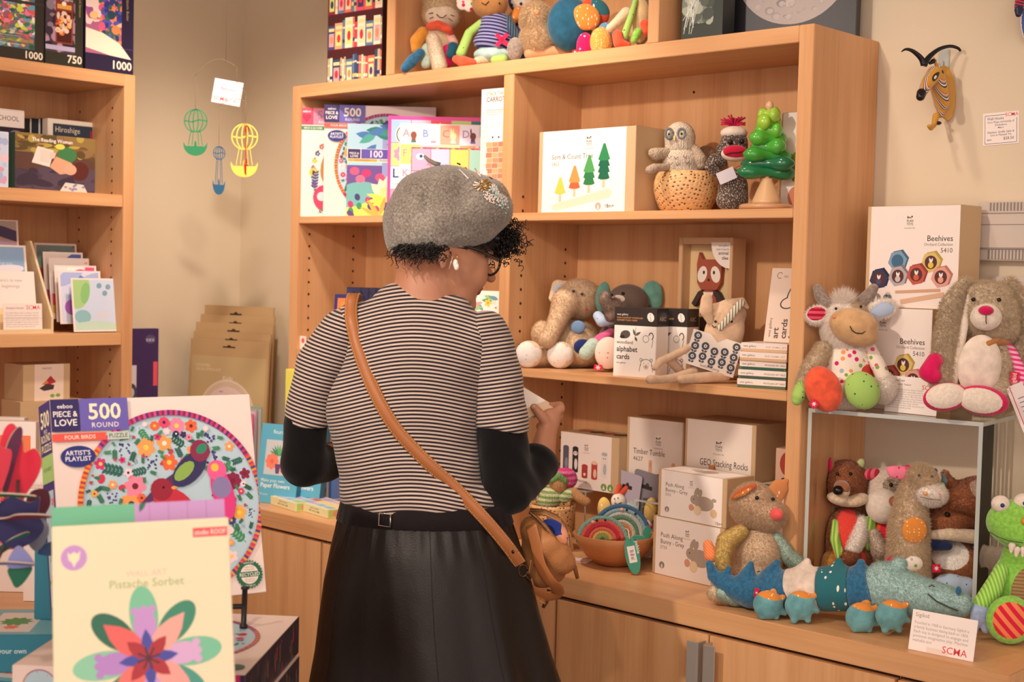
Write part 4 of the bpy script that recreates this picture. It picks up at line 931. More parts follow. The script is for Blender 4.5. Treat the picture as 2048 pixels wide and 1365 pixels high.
def lines(a,x,y,w_,n,dy,t,c='#a89a92',txt=None):
 T=txt or['the belief "Better Kids for Better World"','Toys has embraced a sustainable mind to','protect and preserve natural resources for','future generations. Since 1981 they have','developed thoughtful toys using renewed','rubber woods, practicing the safest process','of using materials that cause minimal','harmful effects to their staff, consumers and','environment, and the planet.']
 for i in range(n):a.text(T[i%len(T)],x,y-i*dy,t,c,'l',0,w_)
def fplan(a,w_,h):
 a.text('PlanToys',w_*.12,h*.86,h*.07,'#4a4340','l',.01);a.text('Bangkok & Thailand',w_*.12,h*.76,h*.05,'#5a5350','l',.01);a.text('SCMA',w_*.98,h*.68,h*.13,RD,'r',.008);lines(a,w_*.06,h*.62,w_*.88,9,h*.062,h*.045)
card('info_card',1768,-.160,1872,-.172,ZA,72,'small white printed toy maker card propped behind the plush cow',.12,fplan)
def fsig(a,w_,h):
 a.text('Sigikid',w_*.05,h*.84,h*.10,'#a08a86','l',.0);T=['Founded in 1968 in Germany Sigikid is','a family business dating back to 1856.','Each toy is designed to engage and','promote imaginative play. Machine','washable too!']
 for i,t in enumerate(T):a.text(t,w_*.05,h*(.66-i*.108),h*.072,'#b09a94','l',.0,w_*(.84 if i<4 else.3))
 a.rect(w_*.28,h*.01,w_*.34,h*.13,'#ecd8ce');a.up();a.text('SCMA',w_*.90,h*.07,h*.17,RD,'r',.008)
card('info_card',1816,-.392,1946,-.386,ZQ,80,'white Sigikid info card standing before the long crocodile',.22,fsig)
def wallcard(name,u0,v0,u1,v1,y,lab,fill,ang=0):
 A_=on_y(u0,v1,y);B_=on_y(u1,v0,y);w_=B_[0]-A_[0];h=B_[2]-A_[2]
 b=Box(w_,.001,h,'#f4e8e0',bev=.0003);fill(b.front,w_,h);o=b.done(name,(A_[0],y-.0012,A_[2]),0,0,math.radians(ang));tag(o,lab,'sign')
def fhook(a,w_,h):
 K='#4a4c6a';t=.0009;a.line(w_*.06,h*.05,w_*.06,h*.92,t,K);a.line(w_*.06,h*.05,w_*.94,h*.05,t,K);a.line(w_*.94,h*.05,w_*.94,h*.8,t,K);a.line(w_*.06,h*.92,w_*.64,h*.92,t,K)
 a.text('SCMA',w_*.98,h*.86,h*.11,RD,'r',.008);a.text('Wall Hooks',w_*.12,h*.78,h*.085,K,'l',.01,w_*.46)
 for s_,y_,q in(('from Weya community of',.68,.07),('Zimbabwe',.59,.065),('M&are',.51,.05),('Elephant, Giraffe, Sable &',.37,.062),('Lion in Painted Tin',.28,.062)):a.text(s_,w_*.5,h*y_,h*q,K,'c',.012 if q<.065 else 0,w_*.74)
 a.text('8404',w_*.12,h*.14,h*.05,K,'l',.01);a.text('$28.50',w_*.86,h*.15,h*.085,K,'r',.01)
wallcard('price_card',1966,223,2041,292,0,'white Wall Hooks price card of 28.50 dollars on the wall',fhook,-2)
TH=C('#c9bcb0',.5);TD=C('#8d8279',.6)
A_=on_y(1967,521,0);B_=on_y(1972,405,0);tw=.150
mb=MB();hz=B_[2]-A_[2];mb.box((0,-.030,0),(tw,-.0005,hz),TH,bev=.002);mb.box((-.002,-.034,hz*.20),(tw,-.005,hz*.80),TH,bev=.002)
mb.box((-.0022,-.0345,hz*.60),(tw,-.034,hz*.612),TD);mb.box((-.0022,-.0345,hz*.795),(tw,-.0335,hz*.805),TD);mb.box((-.0022,-.0345,hz*.195),(tw,-.0335,hz*.205),TD)
th=mb.build('thermostat');th.location=(A_[0],0,A_[2]);tag(th,'beige ribbed thermostat box mounted on the wall above the plush rabbit','thermostat')
for za,zb_ in((.02,.18),(.84,.98)):
 mb=MB()
 for i in range(19):mb.box((.022+i*.0065,-.0312,hz*za),(.0245+i*.0065,-.0298,hz*zb_),TD)
 mb.build('vent_slots',th)
A_=on_y(1982,600,0);B_=on_y(1985,552,0);hz=B_[2]-A_[2]
mb=MB();mb.box((0,-.010,0),(.12,-.0005,hz),C('#cfc3b8',.3),bev=.003);mb.box((-.004,-.012,-.002),(.12,-.001,hz*.62),C('#d8cdc3',.3),bev=.002);o=mb.build('wall_switch');o.location=(A_[0],0,A_[2]);tag(o,'pale wall control plate just below the thermostat','switch')
# ---  CORNER OF THE COUNTER
def px_box(name,u0,u1,v0,v1,y0,y1,z,d,lab,cat,col,draw=None,tilt=0,side=None):
 P0,w_,rz,h=foot(u0,y0,u1,y1,z,v0);b=Box(w_,d,h,col,side=side)
 if draw:draw(b,w_,h)
 o=b.done(name,P0,rz,tilt);tag(o,lab,cat);return o
def dnavy(b,w_,h):
 a=b.front;a.rect(w_*-.1,h*.26,w_*.62,h*.5,'#d8d2dc')if False else a.rect(.0,h*.26,w_*.58,h*.5,'#d9d4de');a.up()
 for x,y in((.5,.58),(.12,.62),(.18,.40),(.3,.5)):a.ell(w_*x,h*y,w_*.09,h*.06,'#4a4c5a');a.up();a.ell(w_*x,h*y,w_*.04,h*.03,'#c9c4ce');a.z-=a.step
 a.up(2);a.poly([(w_*.5,h*.24),(w_*.72,h*.22),(w_*.8,h*.4),(w_*.58,h*.42)],'#c98f5c');a.ell(w_*.65,h*.33,w_*.09,h*.06,'#8f86a8');a.rect(w_*.9,h*.62,w_*.08,h*.16,'#f0566a');a.ell(w_*.84,h*.93,w_*.1,h*.03,'#5d5078');a.up()
 a.text('KIKK',w_*.84,h*.915,h*.02,'#d8cfe0','c',.02);a.text('your',w_*.3,h*.18,h*.05,'#e9e2ee','l',.03);a.text('tags',w_*.3,h*.12,h*.05,'#e9e2ee','l',.03);a.rect(w_*.2,h*.05,w_*.5,h*.008,'#a59ab5');a.rect(w_*.2,h*.035,w_*.4,h*.008,'#a59ab5')
xk=.06
yN=sy(315,.075,1.0);hN=sz(657,.075,yN)-ZQ
b=Box(.17,.025,hN,'#43305f');dnavy(b,b.w,hN);o=b.done('craft_kit_box',(.075,yN-.17,ZQ),PI/2);tag(o,'dark purple craft box standing in the corner beside the left bookcase','box')
KB='#c3a377'
for k in range(5):
 u0,v0,u1=[(377,676,529),(384,661,531),(388,643,535),(392,627,537),(399,609,539)][k]
 y=-.205+k*.020
 xl=sx(u0-(8 if k==0 else 10),y-.02,ZQ);xr=sx(u1-4,y+.05,ZQ);w_=math.hypot(xr-xl,.07);hh=sz(v0,xl,y)-ZQ
 b=Box(w_,.008,hh,KB,rough=.35 if k<2 else.6);a=b.front
 a.rect(w_*.42,hh*.945,w_*.16,hh*.010,'#3a2c22');a.ell(w_*.5,hh*.957,w_*.025,hh*.008,'#3a2c22',n=8)
 if k<2:
  a.rect(w_*.03,hh*.02,w_*.94,hh*.86,'#cbb283');a.up();a.text('COUNTED',w_*.08,hh*.80,hh*.02,'#efdcc0','l',.01);a.text('CROSS STITCH KIT',w_*.08,hh*.77,hh*.02,'#efdcc0','l',.01,w_*.36)
  a.ell(w_*.5,hh*.45,w_*.36,w_*.36,'#dfc7ad',n=32);a.up();a.ring(w_*.5,hh*.45,w_*.34,w_*.36,'#ecd9c0',36);a.ell(w_*.5,hh*.45,w_*.29,w_*.29,'#efd6cc',n=32);a.up()
  for i in range(40):t=rnd.random()*6.28;q=w_*.26*math.sqrt(rnd.random());a.rect(w_*.5+q*math.cos(t),hh*.45+q*math.sin(t),w_*.05,hh*.008,rnd.choice(['#c3a9c4','#b79cc0','#efd0c8']))
  a.text('Kiriki',w_*.5,hh*.71,hh*.03,'#f3e4cf','c',.01)
 else:a.rect(w_*.22,hh*.84,w_*.6,hh*.05,'#d3b68e')
 o=b.done('craft_bag',(xl,y-.02,ZQ),math.atan2(.07,xr-xl),.05 if k<4 else.03)
 tag(o,['shiny front kraft embroidery kit bag with a round hoop picture','second embroidery kit bag, directly behind the front one','third kraft kit bag of the row in the corner','fourth kraft kit bag, last but one toward the corner','rearmost and tallest kraft kit bag in the corner'][k],'bag')
def folder(u0,u1,v0,y0,y1,col,lab,inner=None):
 P0,w_,rz,h=foot(u0,y0,u1,y1,ZQ,v0);b=Box(w_,.004,h,col)
 if inner:b.front.rect(.006,.004,w_-.010,h-.010,inner)
 o=b.done('paper_folder',P0,rz,.02);tag(o,lab,'folder')
folder(440,519,808,-.285,-.25,'#8fae9f','sage green card folder behind the big puzzle box','#cbb9b4')
folder(432,509,812,-.300,-.265,'#b3a7ad','grey card folder between the sage and pink ones','#d3c4c6')
folder(425,502,822,-.315,-.28,'#e5669a','bright pink card folder beside the right edge of the big puzzle')
def dblue(b,w_,h):
 a=b.front;a.rect(w_*.16,h*.36,w_*.68,h*.44,'#c9cdd0');a.up()
 for i in range(8):a.leaf(w_*.48,h*.6,w_*.24,h*.03,.5+i*.32,rnd.choice(['#4a9a6a','#3f8a7a','#6ab07a']))
 a.up();a.flower(w_*.34,h*.53,w_*.16,'#f0866a','#e86a5a',8);a.flower(w_*.66,h*.48,w_*.15,'#ef5a56','#d8403c',6);a.poly([(w_*.42,h*.50),(w_*.56,h*.50),(w_*.53,h*.38),(w_*.45,h*.38)],'#6a4a78');a.up(2)
 a.text('Make your own',w_*.12,h*.27,h*.04,'#e8f2f4','l',.01,w_*.6);a.text('Paper Flowers',w_*.12,h*.20,h*.055,'#f2f6f6','l',.03,w_*.72);a.text('24 stems',w_*.12,h*.1,h*.025,'#d8e8ec','l',.0);a.text('fleurs',w_*.3,h*.88,h*.05,'#dff0f2','l',.01)
P0,w_,rz,h=foot(507,-.362,586,-.332,ZQ,846)
for k,(dx,dy,lab)in enumerate(((0,0,'blue paper flowers kit box leaning near the person\'s elbow'),(.052,.036,'second blue paper flowers box peeking out behind the first'))):
 b=Box(w_,.022,h*(1.02 if k else 1),'#5fb0cc',side='#2f6f8c');dblue(b,w_,h);o=b.done('paper_flower_kit',(P0[0]+dx,P0[1]+dy,ZQ),rz+.05,.16,0);tag(o,lab,'box')
def flat(u0,y0,u1,y1,lab):
 P0,w_,rz,_=foot(u0,y0,u1,y1,ZQ);b=Box(w_,.115,.022,'#e9e6b4',side='#e9e6b4');a=b.front
 a.text('GREAT WOMEN',w_*.5,.0135,.0042,'#6a6a50','c',.0,w_*.55);a.text('MATCHING GAME',w_*.5,.0065,.0045,'#5a5a48','c',.01,w_*.72)
 s=b.right;s.rect(.004,.002,.045,.018,'#a9cf6a');s.rect(.055,.002,.045,.018,'#8a4a6a');s.up();s.ell(.026,.010,.010,.008,'#d98f7a');s.ell(.078,.010,.010,.008,'#e8b08f')
 t=b.top;t.rect(.003,.003,w_-.006,.109,'#dfe7c8');t.up()
 for i in range(12):t.rect(.006+(i%3)*w_*.32,.010+(i//3)*.026,w_*.27,.021,rnd.choice(['#c9b0d8','#f2b0a0','#9fc0d8','#f2d88a','#6a6a9a','#d8605a','#a9cf9a']))
 o=b.done('matching_game',P0,rz);tag(o,lab,'game')
flat(541,-.352,591,-.374,'flat yellow Great Women matching game, left of the pair');flat(603,-.350,654,-.372,'flat yellow Great Women matching game nearest the person')
for k,(u,v,dx,cols,lab)in enumerate(((568,965,55,['#3f9a5a','#e0405a','#4a3f86'],'patterned floral game box standing behind the flat games'),(632,940,10,['#f0e9e4','#6ab04a','#f0f0ea'],'slim white and green spined book, first behind the flat games'),(645,938,10,['#f4ece4','#d9b84a','#f4ece4'],'slim white and yellow spined book, middle of three'),(658,936,12,['#5a7ab8','#f0ece8','#3a3a48'],'slim blue and white book, last of three behind the flat games'))):
 y=-.232 if k else-.226;x0=sx(u,y,1.0);x1=sx(u+dx,y,1.0);h=sz(v-(40 if k else 70),x0,y)-ZQ
 b=Box(x1-x0,.07 if k else.03,h,cols[0]);w_=x1-x0
 for i in range(14 if k==0 else 4):b.front.ell(rnd.random()*w_,rnd.random()*h,w_*(.07 if k==0 else.3),h*.05,rnd.choice(cols+['#f0c86a','#f0a0b0']))
 x0s=x0 if k else x0;o=b.done('book' if k else 'floral_game_box',(max(x0s,XL+TP+.002),y,ZQ),0);tag(o,lab,'book' if k else 'game')
b=Box(.048,.022,.150,'#2c2a66');a=b.front;w_,h=.048,.15
a.rect(0,0,w_,h*.72,'#e8d8a0');a.up();a.rect(w_*.2,h*.55,w_*.62,h*.38,'#f07a3c');a.up();a.text('12',w_*.5,h*.80,h*.06,'#e8a83c','c',.02);a.text('PENCILS',w_*.5,h*.68,h*.06,'#c8322a','c',.03,w_*.5)
for i,c in enumerate(['#e6c9b8','#6ab39a','#f0707a','#e83a78','#f0d84a','#e8b04a']):a.rect(w_*(.08+i*.14),h*.3,w_*.12,h*.24,c)
for i in range(22):a.ell(rnd.uniform(.1,.9)*w_,rnd.choice([rnd.uniform(.03,.3),rnd.uniform(.58,.72)])*h,w_*.08,h*.035,rnd.choice(['#4a9a5a','#f0c23c','#ef7a5a','#7ab0c0','#e83a78']),rnd.random()*3)
o=b.done('pencil_pack',(sx(664,-.225,1.4),-.225,Z3),math.radians(25),.1);tag(o,'colour pencil pack with an orange PENCILS label on the middle left shelf','pencils')
for k in range(5):
 b=Box(.040,.012,.168,'#1d1a2b',rough=.2);b.front.rect(.001,.120,.038,.046,'#2b2458');b.front.up();b.front.rect(.012,.15,.016,.004,'#120f1c');b.front.ell(.02,.156,.003,.003,'#120f1c')
 o=b.done('pencil_tin',(sx(690+14*k,-.17+.01*k,1.4),-.17+.012*k,Z3),math.radians(30),.06);tag(o,'dark glossy hanging pencil tin, %s'%['directly behind the pencil pack','second behind the pencil pack','third in the row behind the pencils','fourth in the row behind the pencils','last in the row, nearest the grey tag'][k],'tin')
hc=MB();pts=[]
for cx_,cz,a0 in((.052,.012,-PI/2),(.052,.128,0),(.012,.128,PI/2),(.012,.012,PI)):
 for i in range(5):t=a0+i*PI/8;pts.append((cx_+.012*math.cos(t),cz+.012*math.sin(t)))
hc.prism(pts,0,.002,C('#a9a9b6',.4));a=Art(hc,facing((1,0,0),(0,0,1),(0,-.0004,0)));a.rect(.018,.118,.028,.005,'#2a2428');a.ell(.032,.124,.005,.004,'#2a2428')
o=hc.build('hang_tag');o.location=(sx(752,-.18,1.4),-.18,Z3+.0005);o.rotation_euler=(0,0,math.radians(30));tag(o,'rounded grey hang tag card just left of the person\'s neck','card')
b=Box(.022,.004,.034,'#f4e2da');b.front.ell(.012,.022,.006,.007,'#d4685a');o=b.done('small_card',(sx(599.5,-.236,1.32),-.236,Z3),math.radians(5));tag(o,'tiny white card with a red mark at the shelf\'s left end','card')
b=Box(.118,.018,.172,'#f6efe6');a=b.front
for i in range(60):a.leaf(rnd.random()*.11,rnd.random()*.16,.03,.010,rnd.random()*6,rnd.choice(['#58a06a','#e8c84a','#7ab0c0','#f2a0a0','#9fc98a','#e8e0d0','#6aa0a8','#ef8a6a']))
a.up();[a.flower(rnd.random()*.11,rnd.random()*.16,.010,rnd.choice(['#f2b6c0','#f0d04a','#f4f0ea']),'#e88a5a')for i in range(12)]
o=b.done('picture_book',(sx(925,-.2,1.35),-.21,Z3),math.radians(12),.08);tag(o,'white leafy patterned book seen just past the person\'s mouth','book')
b=Box(.035,.02,.12,'#f0e86a');b.front.rect(0,.03,.035,.05,'#4aa06a');b.front.rect(0,.0,.035,.03,'#ef6a8a')
o=b.done('small_game_box',(sx(573,-.27,1.15),-.275,ZQ),0);o.scale=(1,1,2.9);tag(o,'tall yellow and green game box showing left of the striped sleeve','game')
# ---  LEFT BOOKCASE CONTENTS (fronts look toward +x)
H90=PI/2
def lbox(name,u0,u1,v0,x,z,d,col,lab,cat,draw=None,x1=None,side=None,tilt=0,w_=None,top=None):
 y0=sy(u0,x,z+.05);x1=x if x1 is None else x1;y1=sy(u1,x1,z+.05)
 ang=math.atan2(y1-y0,x1-x);W_=w_ or math.hypot(y1-y0,x1-x);h=sz(v0,x,y0)-z
 b=Box(W_,d,h,col,side=side,rough=.35,top=top)
 if draw:draw(b,W_,h)
 o=b.done(name,(x,y0,z+.0005),ang,tilt);tag(o,lab,cat);return o
def scenic(b,w_,h,cols,n,seed,x0=0,x1=1,y0=0,y1=1,s=.08):
 a=b.front;r=random.Random(seed)
 for i in range(n):a.ell(w_*r.uniform(x0,x1),h*r.uniform(y0,y1),w_*s*r.uniform(.5,1.6),h*s*r.uniform(.3,1),r.choice(cols),r.uniform(-.4,.4),9);a.z+=1e-6
def clipped(a,x0,y0,x1,y1):a.clip=(x0,y0,x1,y1)
def d1(b,w_,h):
 a=b.front;clipped(a,0,h*.16,w_*.85,h);a.rect(0,h*.16,w_*.85,h*.84,'#58707a');a.up()
 scenic(b,w_,h,['#c9d24a','#3f7a5a','#9a5a6a','#e07a9a','#2f5a4a','#e8e0d0','#d85a4a','#6a9ab0'],260,3,.1,.84,.18,1,.05);a.up(3)
 for i in range(40):a.line(w_*rnd.uniform(0,.7),h*(.2+.006*i),w_*rnd.uniform(.3,.84),h*(.2+.006*i),h*.003,rnd.choice(['#c9c25a','#5a7a8a','#e0d8d0','#7a8a3a']))
 a.clip=None;a.up();a.rect(0,h*.78,w_,h*.04,'#3a3436');a.up(2);a.text('1000',w_*.98,h*.035,h*.10,'#efe2cc','r',.045,w_*.78)
def d2(b,w_,h):
 a=b.front;clipped(a,0,h*.16,w_*.78,h);a.rect(0,h*.16,w_*.78,h*.84,'#4a3a48');a.up();scenic(b,w_,h,['#3a3040','#8a7a88','#b08aa0','#2c2430'],60,5,0,.78,.2,1,.08);a.up(2)
 a.rect(w_*.26,h*.28,w_*.46,h*.55,'#8f3a30');a.up();a.rect(w_*.3,h*.30,w_*.38,h*.40,'#4a2420');a.rect(w_*.3,h*.73,w_*.38,h*.06,'#e0a850');a.up();scenic(b,w_,h,['#d8603c','#f0b46a','#7a2a24','#e8d0c0'],40,6,.3,.66,.4,.68,.05);a.up(2);a.rect(0,h*.19,w_*.78,h*.06,'#b9b0cc')
 a.ell(w_*.48,h*.80,w_*.06,h*.03,'#f6ecd8');a.clip=None;a.up();a.text('The Prince',w_*.3,h*.84,h*.035,'#efe2cc','l',.02,w_*.46);a.up();a.text('750',w_*.97,h*.045,h*.10,'#efe2cc','r',.045,w_*.55);a.text('Sherlock Stevenson',w_*.88,h*.98,h*.035,'#b9a870','l',0,rot=-PI/2,wmax=h*.32)
def d3(b,w_,h):
 a=b.front;clipped(a,0,h*.2,w_*.74,h);a.rect(0,h*.2,w_*.74,h*.8,'#b0688a');a.up();scenic(b,w_,h,['#f2a0a0','#f6c88a','#a05a9a','#f0d8d0','#7a5aa8'],70,7,0,.7,.62,1,.14);scenic(b,w_,h,['#3a3f8a','#5a5ab0','#2c4a5a','#3a6a5a','#f08a5a','#e0608a'],120,8,.3,.74,.3,1,.06)
 a.clip=(0,0,w_,h);a.up(2);a.poly([(0,h*.26),(0,h*.50),(w_*.35,h*.46),(w_*.7,h*.36),(w_*.95,h*.18),(w_*.5,h*.2)],'#efe6cf');a.clip=None
 a.up(2);a.text('1000',w_*.96,h*.045,h*.10,'#f2ead8','r',.045,w_*.66);a.text('Majestic Butler',w_*.84,h*.95,h*.035,'#b9a870','l',0,rot=-PI/2,wmax=h*.3);a.rect(w_*.74,h*.30,w_*.26,h*.004,'#6a5a8a')
T=A1
lbox('puzzle_box',-42,88,-40,.292,T,.06,'#33302a','leftmost boxed puzzle on the left bookcase top, 1000 over a lily pond','puzzle',d1)
lbox('puzzle_box',91,166,-30,.296,T,.055,'#32332a','middle boxed puzzle of 750 pieces on top of the left bookcase','puzzle',d2)
lbox('puzzle_box',171,267,-30,.297,T,.055,'#2b2440','shrink wrapped 1000 piece sunset puzzle at the left bookcase\'s right end','puzzle',d3)
def ds(b,w_,h):
 a=b.front;a.rect(0,h*.78,w_,h*.2,'#efe2da');a.rect(0,0,w_,h*.78,'#2b2230');a.up();a.text('A ART SCHOOL',w_*.9,h*.86,h*.06,'#5a3a3a','r',0,w_*.8);scenic(b,w_,h,['#6a3a34','#3a2a3a','#8a7a88','#54463f'],60,11,.05,.95,.05,.7,.09)
lbox('art_book',-60,48,210,.16,A2,.025,'#e6d8cc','dark art school book at the picture\'s left edge, behind the pale blue one','book',ds)
def db(b,w_,h):b.front.rect(w_*.02,h*.02,w_*.96,h*.96,'#c9d4ea');b.front.up();scenic(b,w_,h,['#b9c8e6','#e8c8d0','#d8a0b8','#a9b8dc'],40,12,.4,.96,.05,.9,.08)
lbox('art_book',-60,17,257,.285,A2,.02,'#dfe2ee','pale blue book cut off by the picture\'s left edge, second shelf','book',db)
for k,(u0,u1)in enumerate(((50,62),(64,80),(84,98))):
 lbox('black_book',u0-2,u1,236,.10+.0,A2,.05,['#17181c','#1a2030','#20293f'][k],['first thin black book standing at the back of the second shelf','middle thin black book standing between two others','third dark book, touching the white framed landscape book'][k],'book',lambda b,w_,h:b.front.rect(w_*.80,0,w_*.2,h,'#d9cfc0'))
def dh(b,w_,h):
 a=b.front;a.rect(w_*.10,h*.08,w_*.8,h*.86,'#2f3f52');a.up();a.rect(w_*.11,h*.1,w_*.78,h*.62,'#8fb0a8');a.rect(w_*.72,h*.66,w_*.12,h*.12,'#e89a3a');a.rect(w_*.85,h*.60,w_*.035,h*.28,'#b0283a');a.up();a.ell(w_*.45,h*.60,w_*.25,h*.05,'#e0a080');a.text('Hiroshige',w_*.14,h*.83,h*.075,'#e6dcc6','l',0,w_*.5);a.z+=1e-4
lbox('art_book',95,194,236,.14,A2,.03,'#efe6d6','cream edged Hiroshige landscape book behind the Reading Woman box','book',dh)
def dr(b,w_,h):
 a=b.front;a.rect(0,0,w_,h,'#5c4038');a.up();clipped(a,0,0,w_,h)
 a.rect(0,h*.66,w_,h*.34,'#8a7040');a.rect(0,0,w_,h*.30,'#4b3e48');a.up();scenic(b,w_,h,['#7a5a34','#b09a4a','#5a4a2c','#8a6a48'],50,14,0,1,.62,.98,.08);scenic(b,w_,h,['#4a3d4c','#574856','#3d3140'],50,15,0,.9,.0,.34,.12);a.up(2)
 a.ell(w_*.64,h*.66,w_*.12,h*.14,'#3f7a4a');a.ell(w_*.55,h*.8,w_*.06,h*.05,'#d8cf5a');a.up();a.poly([(w_*.27,h*.78),(w_*.47,h*.72),(w_*.42,h*.42),(w_*.2,h*.48)],'#e8d8cc');a.poly([(w_*.42,h*.70),(w_*.50,h*.68),(w_*.48,h*.58),(w_*.42,h*.56)],'#d8c0b0');a.up()
 for i in range(9):a.line(w_*.30,h*(.72-i*.025),w_*.42,h*(.70-i*.025),h*.005,'#9a8a80')
 a.poly([(w_*.42,h*.42),(w_*.5,h*.62),(w_*.7,h*.52),(w_*.72,h*.34),(w_*.55,h*.3)],'#d8a080');a.up();a.ell(w_*.80,h*.38,w_*.12,h*.17,'#5a2a24',.4);a.ell(w_*.68,h*.40,w_*.08,h*.10,'#d9a488');a.up();a.poly([(w_*.62,h*.16),(w_*.85,h*.14),(w_*.9,h*.0),(w_*.55,h*.0)],'#d9ccc0');a.up()
 [a.ell(w_*rnd.uniform(.6,.85),h*rnd.uniform(.01,.13),w_*.02,h*.02,'#8a88a8')for i in range(8)];a.clip=None;a.up(3);a.text('The Reading Woman',w_*.2,h*.865,h*.065,'#f6efe6','l',.025,w_*.64)
lbox('note_card_box',30,190,263,.286,A2,.055,'#1f5a50','The Reading Woman box of note cards at the front of the second shelf','box',dr)
lbox('brown_box',192,222,306,.12,A2,.05,'#8a6f3c','plain olive brown box standing at the shelf\'s right end','box',None)
def ctr(u,v,x):return on_x(u,v,x)
tr=empty('card_tier',(0.14,sy(0,.2,A3)-.12,A3),'pale wooden stepped card rack at the left edge of the third shelf','card rack')
PW=wood('pale_birch','y','#d9b98c','#e6cba2')
ye=sy(107,.285,A3+.02);ys=ye-.25
mb=MB();mb.prism([(.0,0),(.145,0),(.145,.042),(.030,.235),(.0,.235)],0,.006,PW);mb.v=[(p[0]+.14,p[1]+ye-.006,p[2]+A3+.0003)for p in mb.v];_rel(mb,'side_panel',tr)
mb=MB();mb.box((.279,ys,A3+.0003),(.285,ye-.0065,A3+.012),PW);mb.box((.14,ys,A3+.0003),(.279,ye-.0065,A3+.004),PW);_rel(mb,'tray',tr)
mb=MB();mb.box((.14,ys,A3+.0045),(.144,ye-.0065,A3+.22),PW);_rel(mb,'back_board',tr)
def lcard(u0,u1,v0,v1,x,lab,draw,tilt=.30,col='#f2e4dc',grp=None,wd=None):
 p=on_x(u0,v1,x);q=on_x(u1,v1,x);w_=wd or(q[1]-p[1]);h=(on_x(u0,v0,x)[2]-p[2])/math.cos(tilt)
 b=Box(w_,.0012,h,col,rough=.3,bev=.0003);draw(b,w_,h);o=b.done('greeting_card',(x,p[1],max(p[2],A3+.001)),H90,tilt);tag(o,lab,'card',grp);return o
def g1(b,w_,h):a=b.front;clipped(a,w_*.04,h*.04,w_*.96,h*.96);a.rect(w_*.04,h*.04,w_*.92,h*.92,'#c2a0a0');a.up();a.ell(w_*.7,h*.55,w_*.8,h*.2,'#4a4468',-.3);a.ell(w_*.5,h*.95,w_*.8,h*.12,'#b8a8a0',-.2);a.up();a.ell(w_*.5,h*.12,w_*.9,h*.2,'#b9a0b4',-.2)
def g2(b,w_,h):a=b.front;a.rect(w_*.04,h*.04,w_*.92,h*.92,'#8fb2d6');a.up();a.clip=(w_*.04,h*.04,w_*.96,h*.96);[a.ell(w_*x,h*y,w_*.35,h*.1,'#e6dfe4',.1)for x,y in((.2,.2),(.8,.12),(.4,.3),(.6,.5))];a.clip=None;a.up(2);a.text('THINKING OF YOU',w_*.5,h*.60,h*.05,'#dbe6f2','c',.01,w_*.6)
def g3(b,w_,h):a=b.front;a.clip=(0,0,w_,h);a.ell(w_*.75,h*.0,w_*.6,h*.42,'#f2d4a0');a.clip=None;a.up();a.text('here\'s to new',w_*.45,h*.82,h*.055,'#b0a49a','l',0,w_*.45);a.text('beginnings',w_*.5,h*.72,h*.055,'#b0a49a','l',0,w_*.45)
lcard(-60,38,436,492,.160,'rearmost card in the wooden rack, purple hills on the front',g1,.1)
lcard(-60,58,487,590,.205,'sky blue card in the middle row of the wooden rack',g2,.16)
lcard(-60,76,541,660,.248,'white and peach new beginnings card in the rack\'s front row',g3,.16)
def g4(b,w_,h):a=b.front;a.text('Evergreen Summer',w_*.08,h*.80,h*.07,'#a05a58','l',.01,w_*.45);a.text('SCMA',w_*.95,h*.78,h*.15,RD,'r',.008);lines(a,w_*.06,h*.62,w_*.85,7,h*.085,h*.055,'#b09890');a.rect(0,h*.44,w_,h*.008,'#b0a49c')
lcard(7,85,607,661,.278,'small SCMA printed sign slipped into the front of the wooden rack',g4,.06)
def mk(cols,seed):
 def f(b,w_,h):
  a=b.front;a.clip=(w_*.05,h*.03,w_*.95,h*.97);a.rect(w_*.05,h*.03,w_*.9,h*.94,cols[0]);a.up();r=random.Random(seed)
  for i in range(9):a.ell(w_*r.random(),h*r.random(),w_*r.uniform(.1,.45),h*r.uniform(.06,.22),cols[1+i%(len(cols)-1)],r.uniform(-1,1));a.z+=2e-5
 return f
SP=[(75,160,485,625,['#7f9a94','#c9b8ae','#3f5a6a','#b0464a','#2f4a4a'],'rearmost card of the fan beside the wooden rack, grey landscape'),(92,172,503,632,['#e9d9d0','#c94a7a','#5a6ab0','#e0c8c0'],'cellophane card second from the back of the fan'),(103,184,515,638,['#f0e6de','#ee4a4a','#e8b03c','#f2a0a8','#f6ece4'],'card with red and yellow bands in the fan'),(114,198,530,644,['#f4e8e4','#f2dcd8','#e85a8a','#fbf4f0'],'plain pinkish white card in the fan'),(121,206,541,648,['#d9dcf0','#b0bce6','#b06ac0','#d8e09a','#6a8ad0'],'lilac card directly behind the front birthday card')]
for i,(u0,u1,v0,v1,cols,lab)in enumerate(SP):lcard(u0,u1,v0,v1,.130+.026*i,lab,mk(cols,30+i),.12,grp=None)
def g5(b,w_,h):
 a=b.front;a.clip=(w_*.04,h*.03,w_*.96,h*.97);a.rect(w_*.04,h*.03,w_*.92,h*.94,'#cbd8ee');a.up();a.ell(w_*.15,h*.78,w_*.26,h*.36,'#a9d08a',-.2);a.ell(w_*.3,h*.72,w_*.1,h*.2,'#8cc47a',-.2);a.ell(w_*.22,h*.28,w_*.18,h*.13,'#8fbec4');a.ell(w_*.5,h*.06,w_*.6,h*.14,'#bfdccb');a.up()
 for x,y in((.62,.86),(.82,.84),(.74,.72)):a.ell(w_*x,h*y,w_*.06,h*.05,'#7fa6b8',.6)
 a.clip=None;a.up();a.text('HAPPY',w_*.66,h*.32,h*.045,'#e9d0c0','c',.01);a.text('BIRTHDAY',w_*.66,h*.26,h*.045,'#e9d0c0','c',.01)
lcard(148,237,556,664,.272,'pastel birthday card at the front of the card fan',g5,.14)
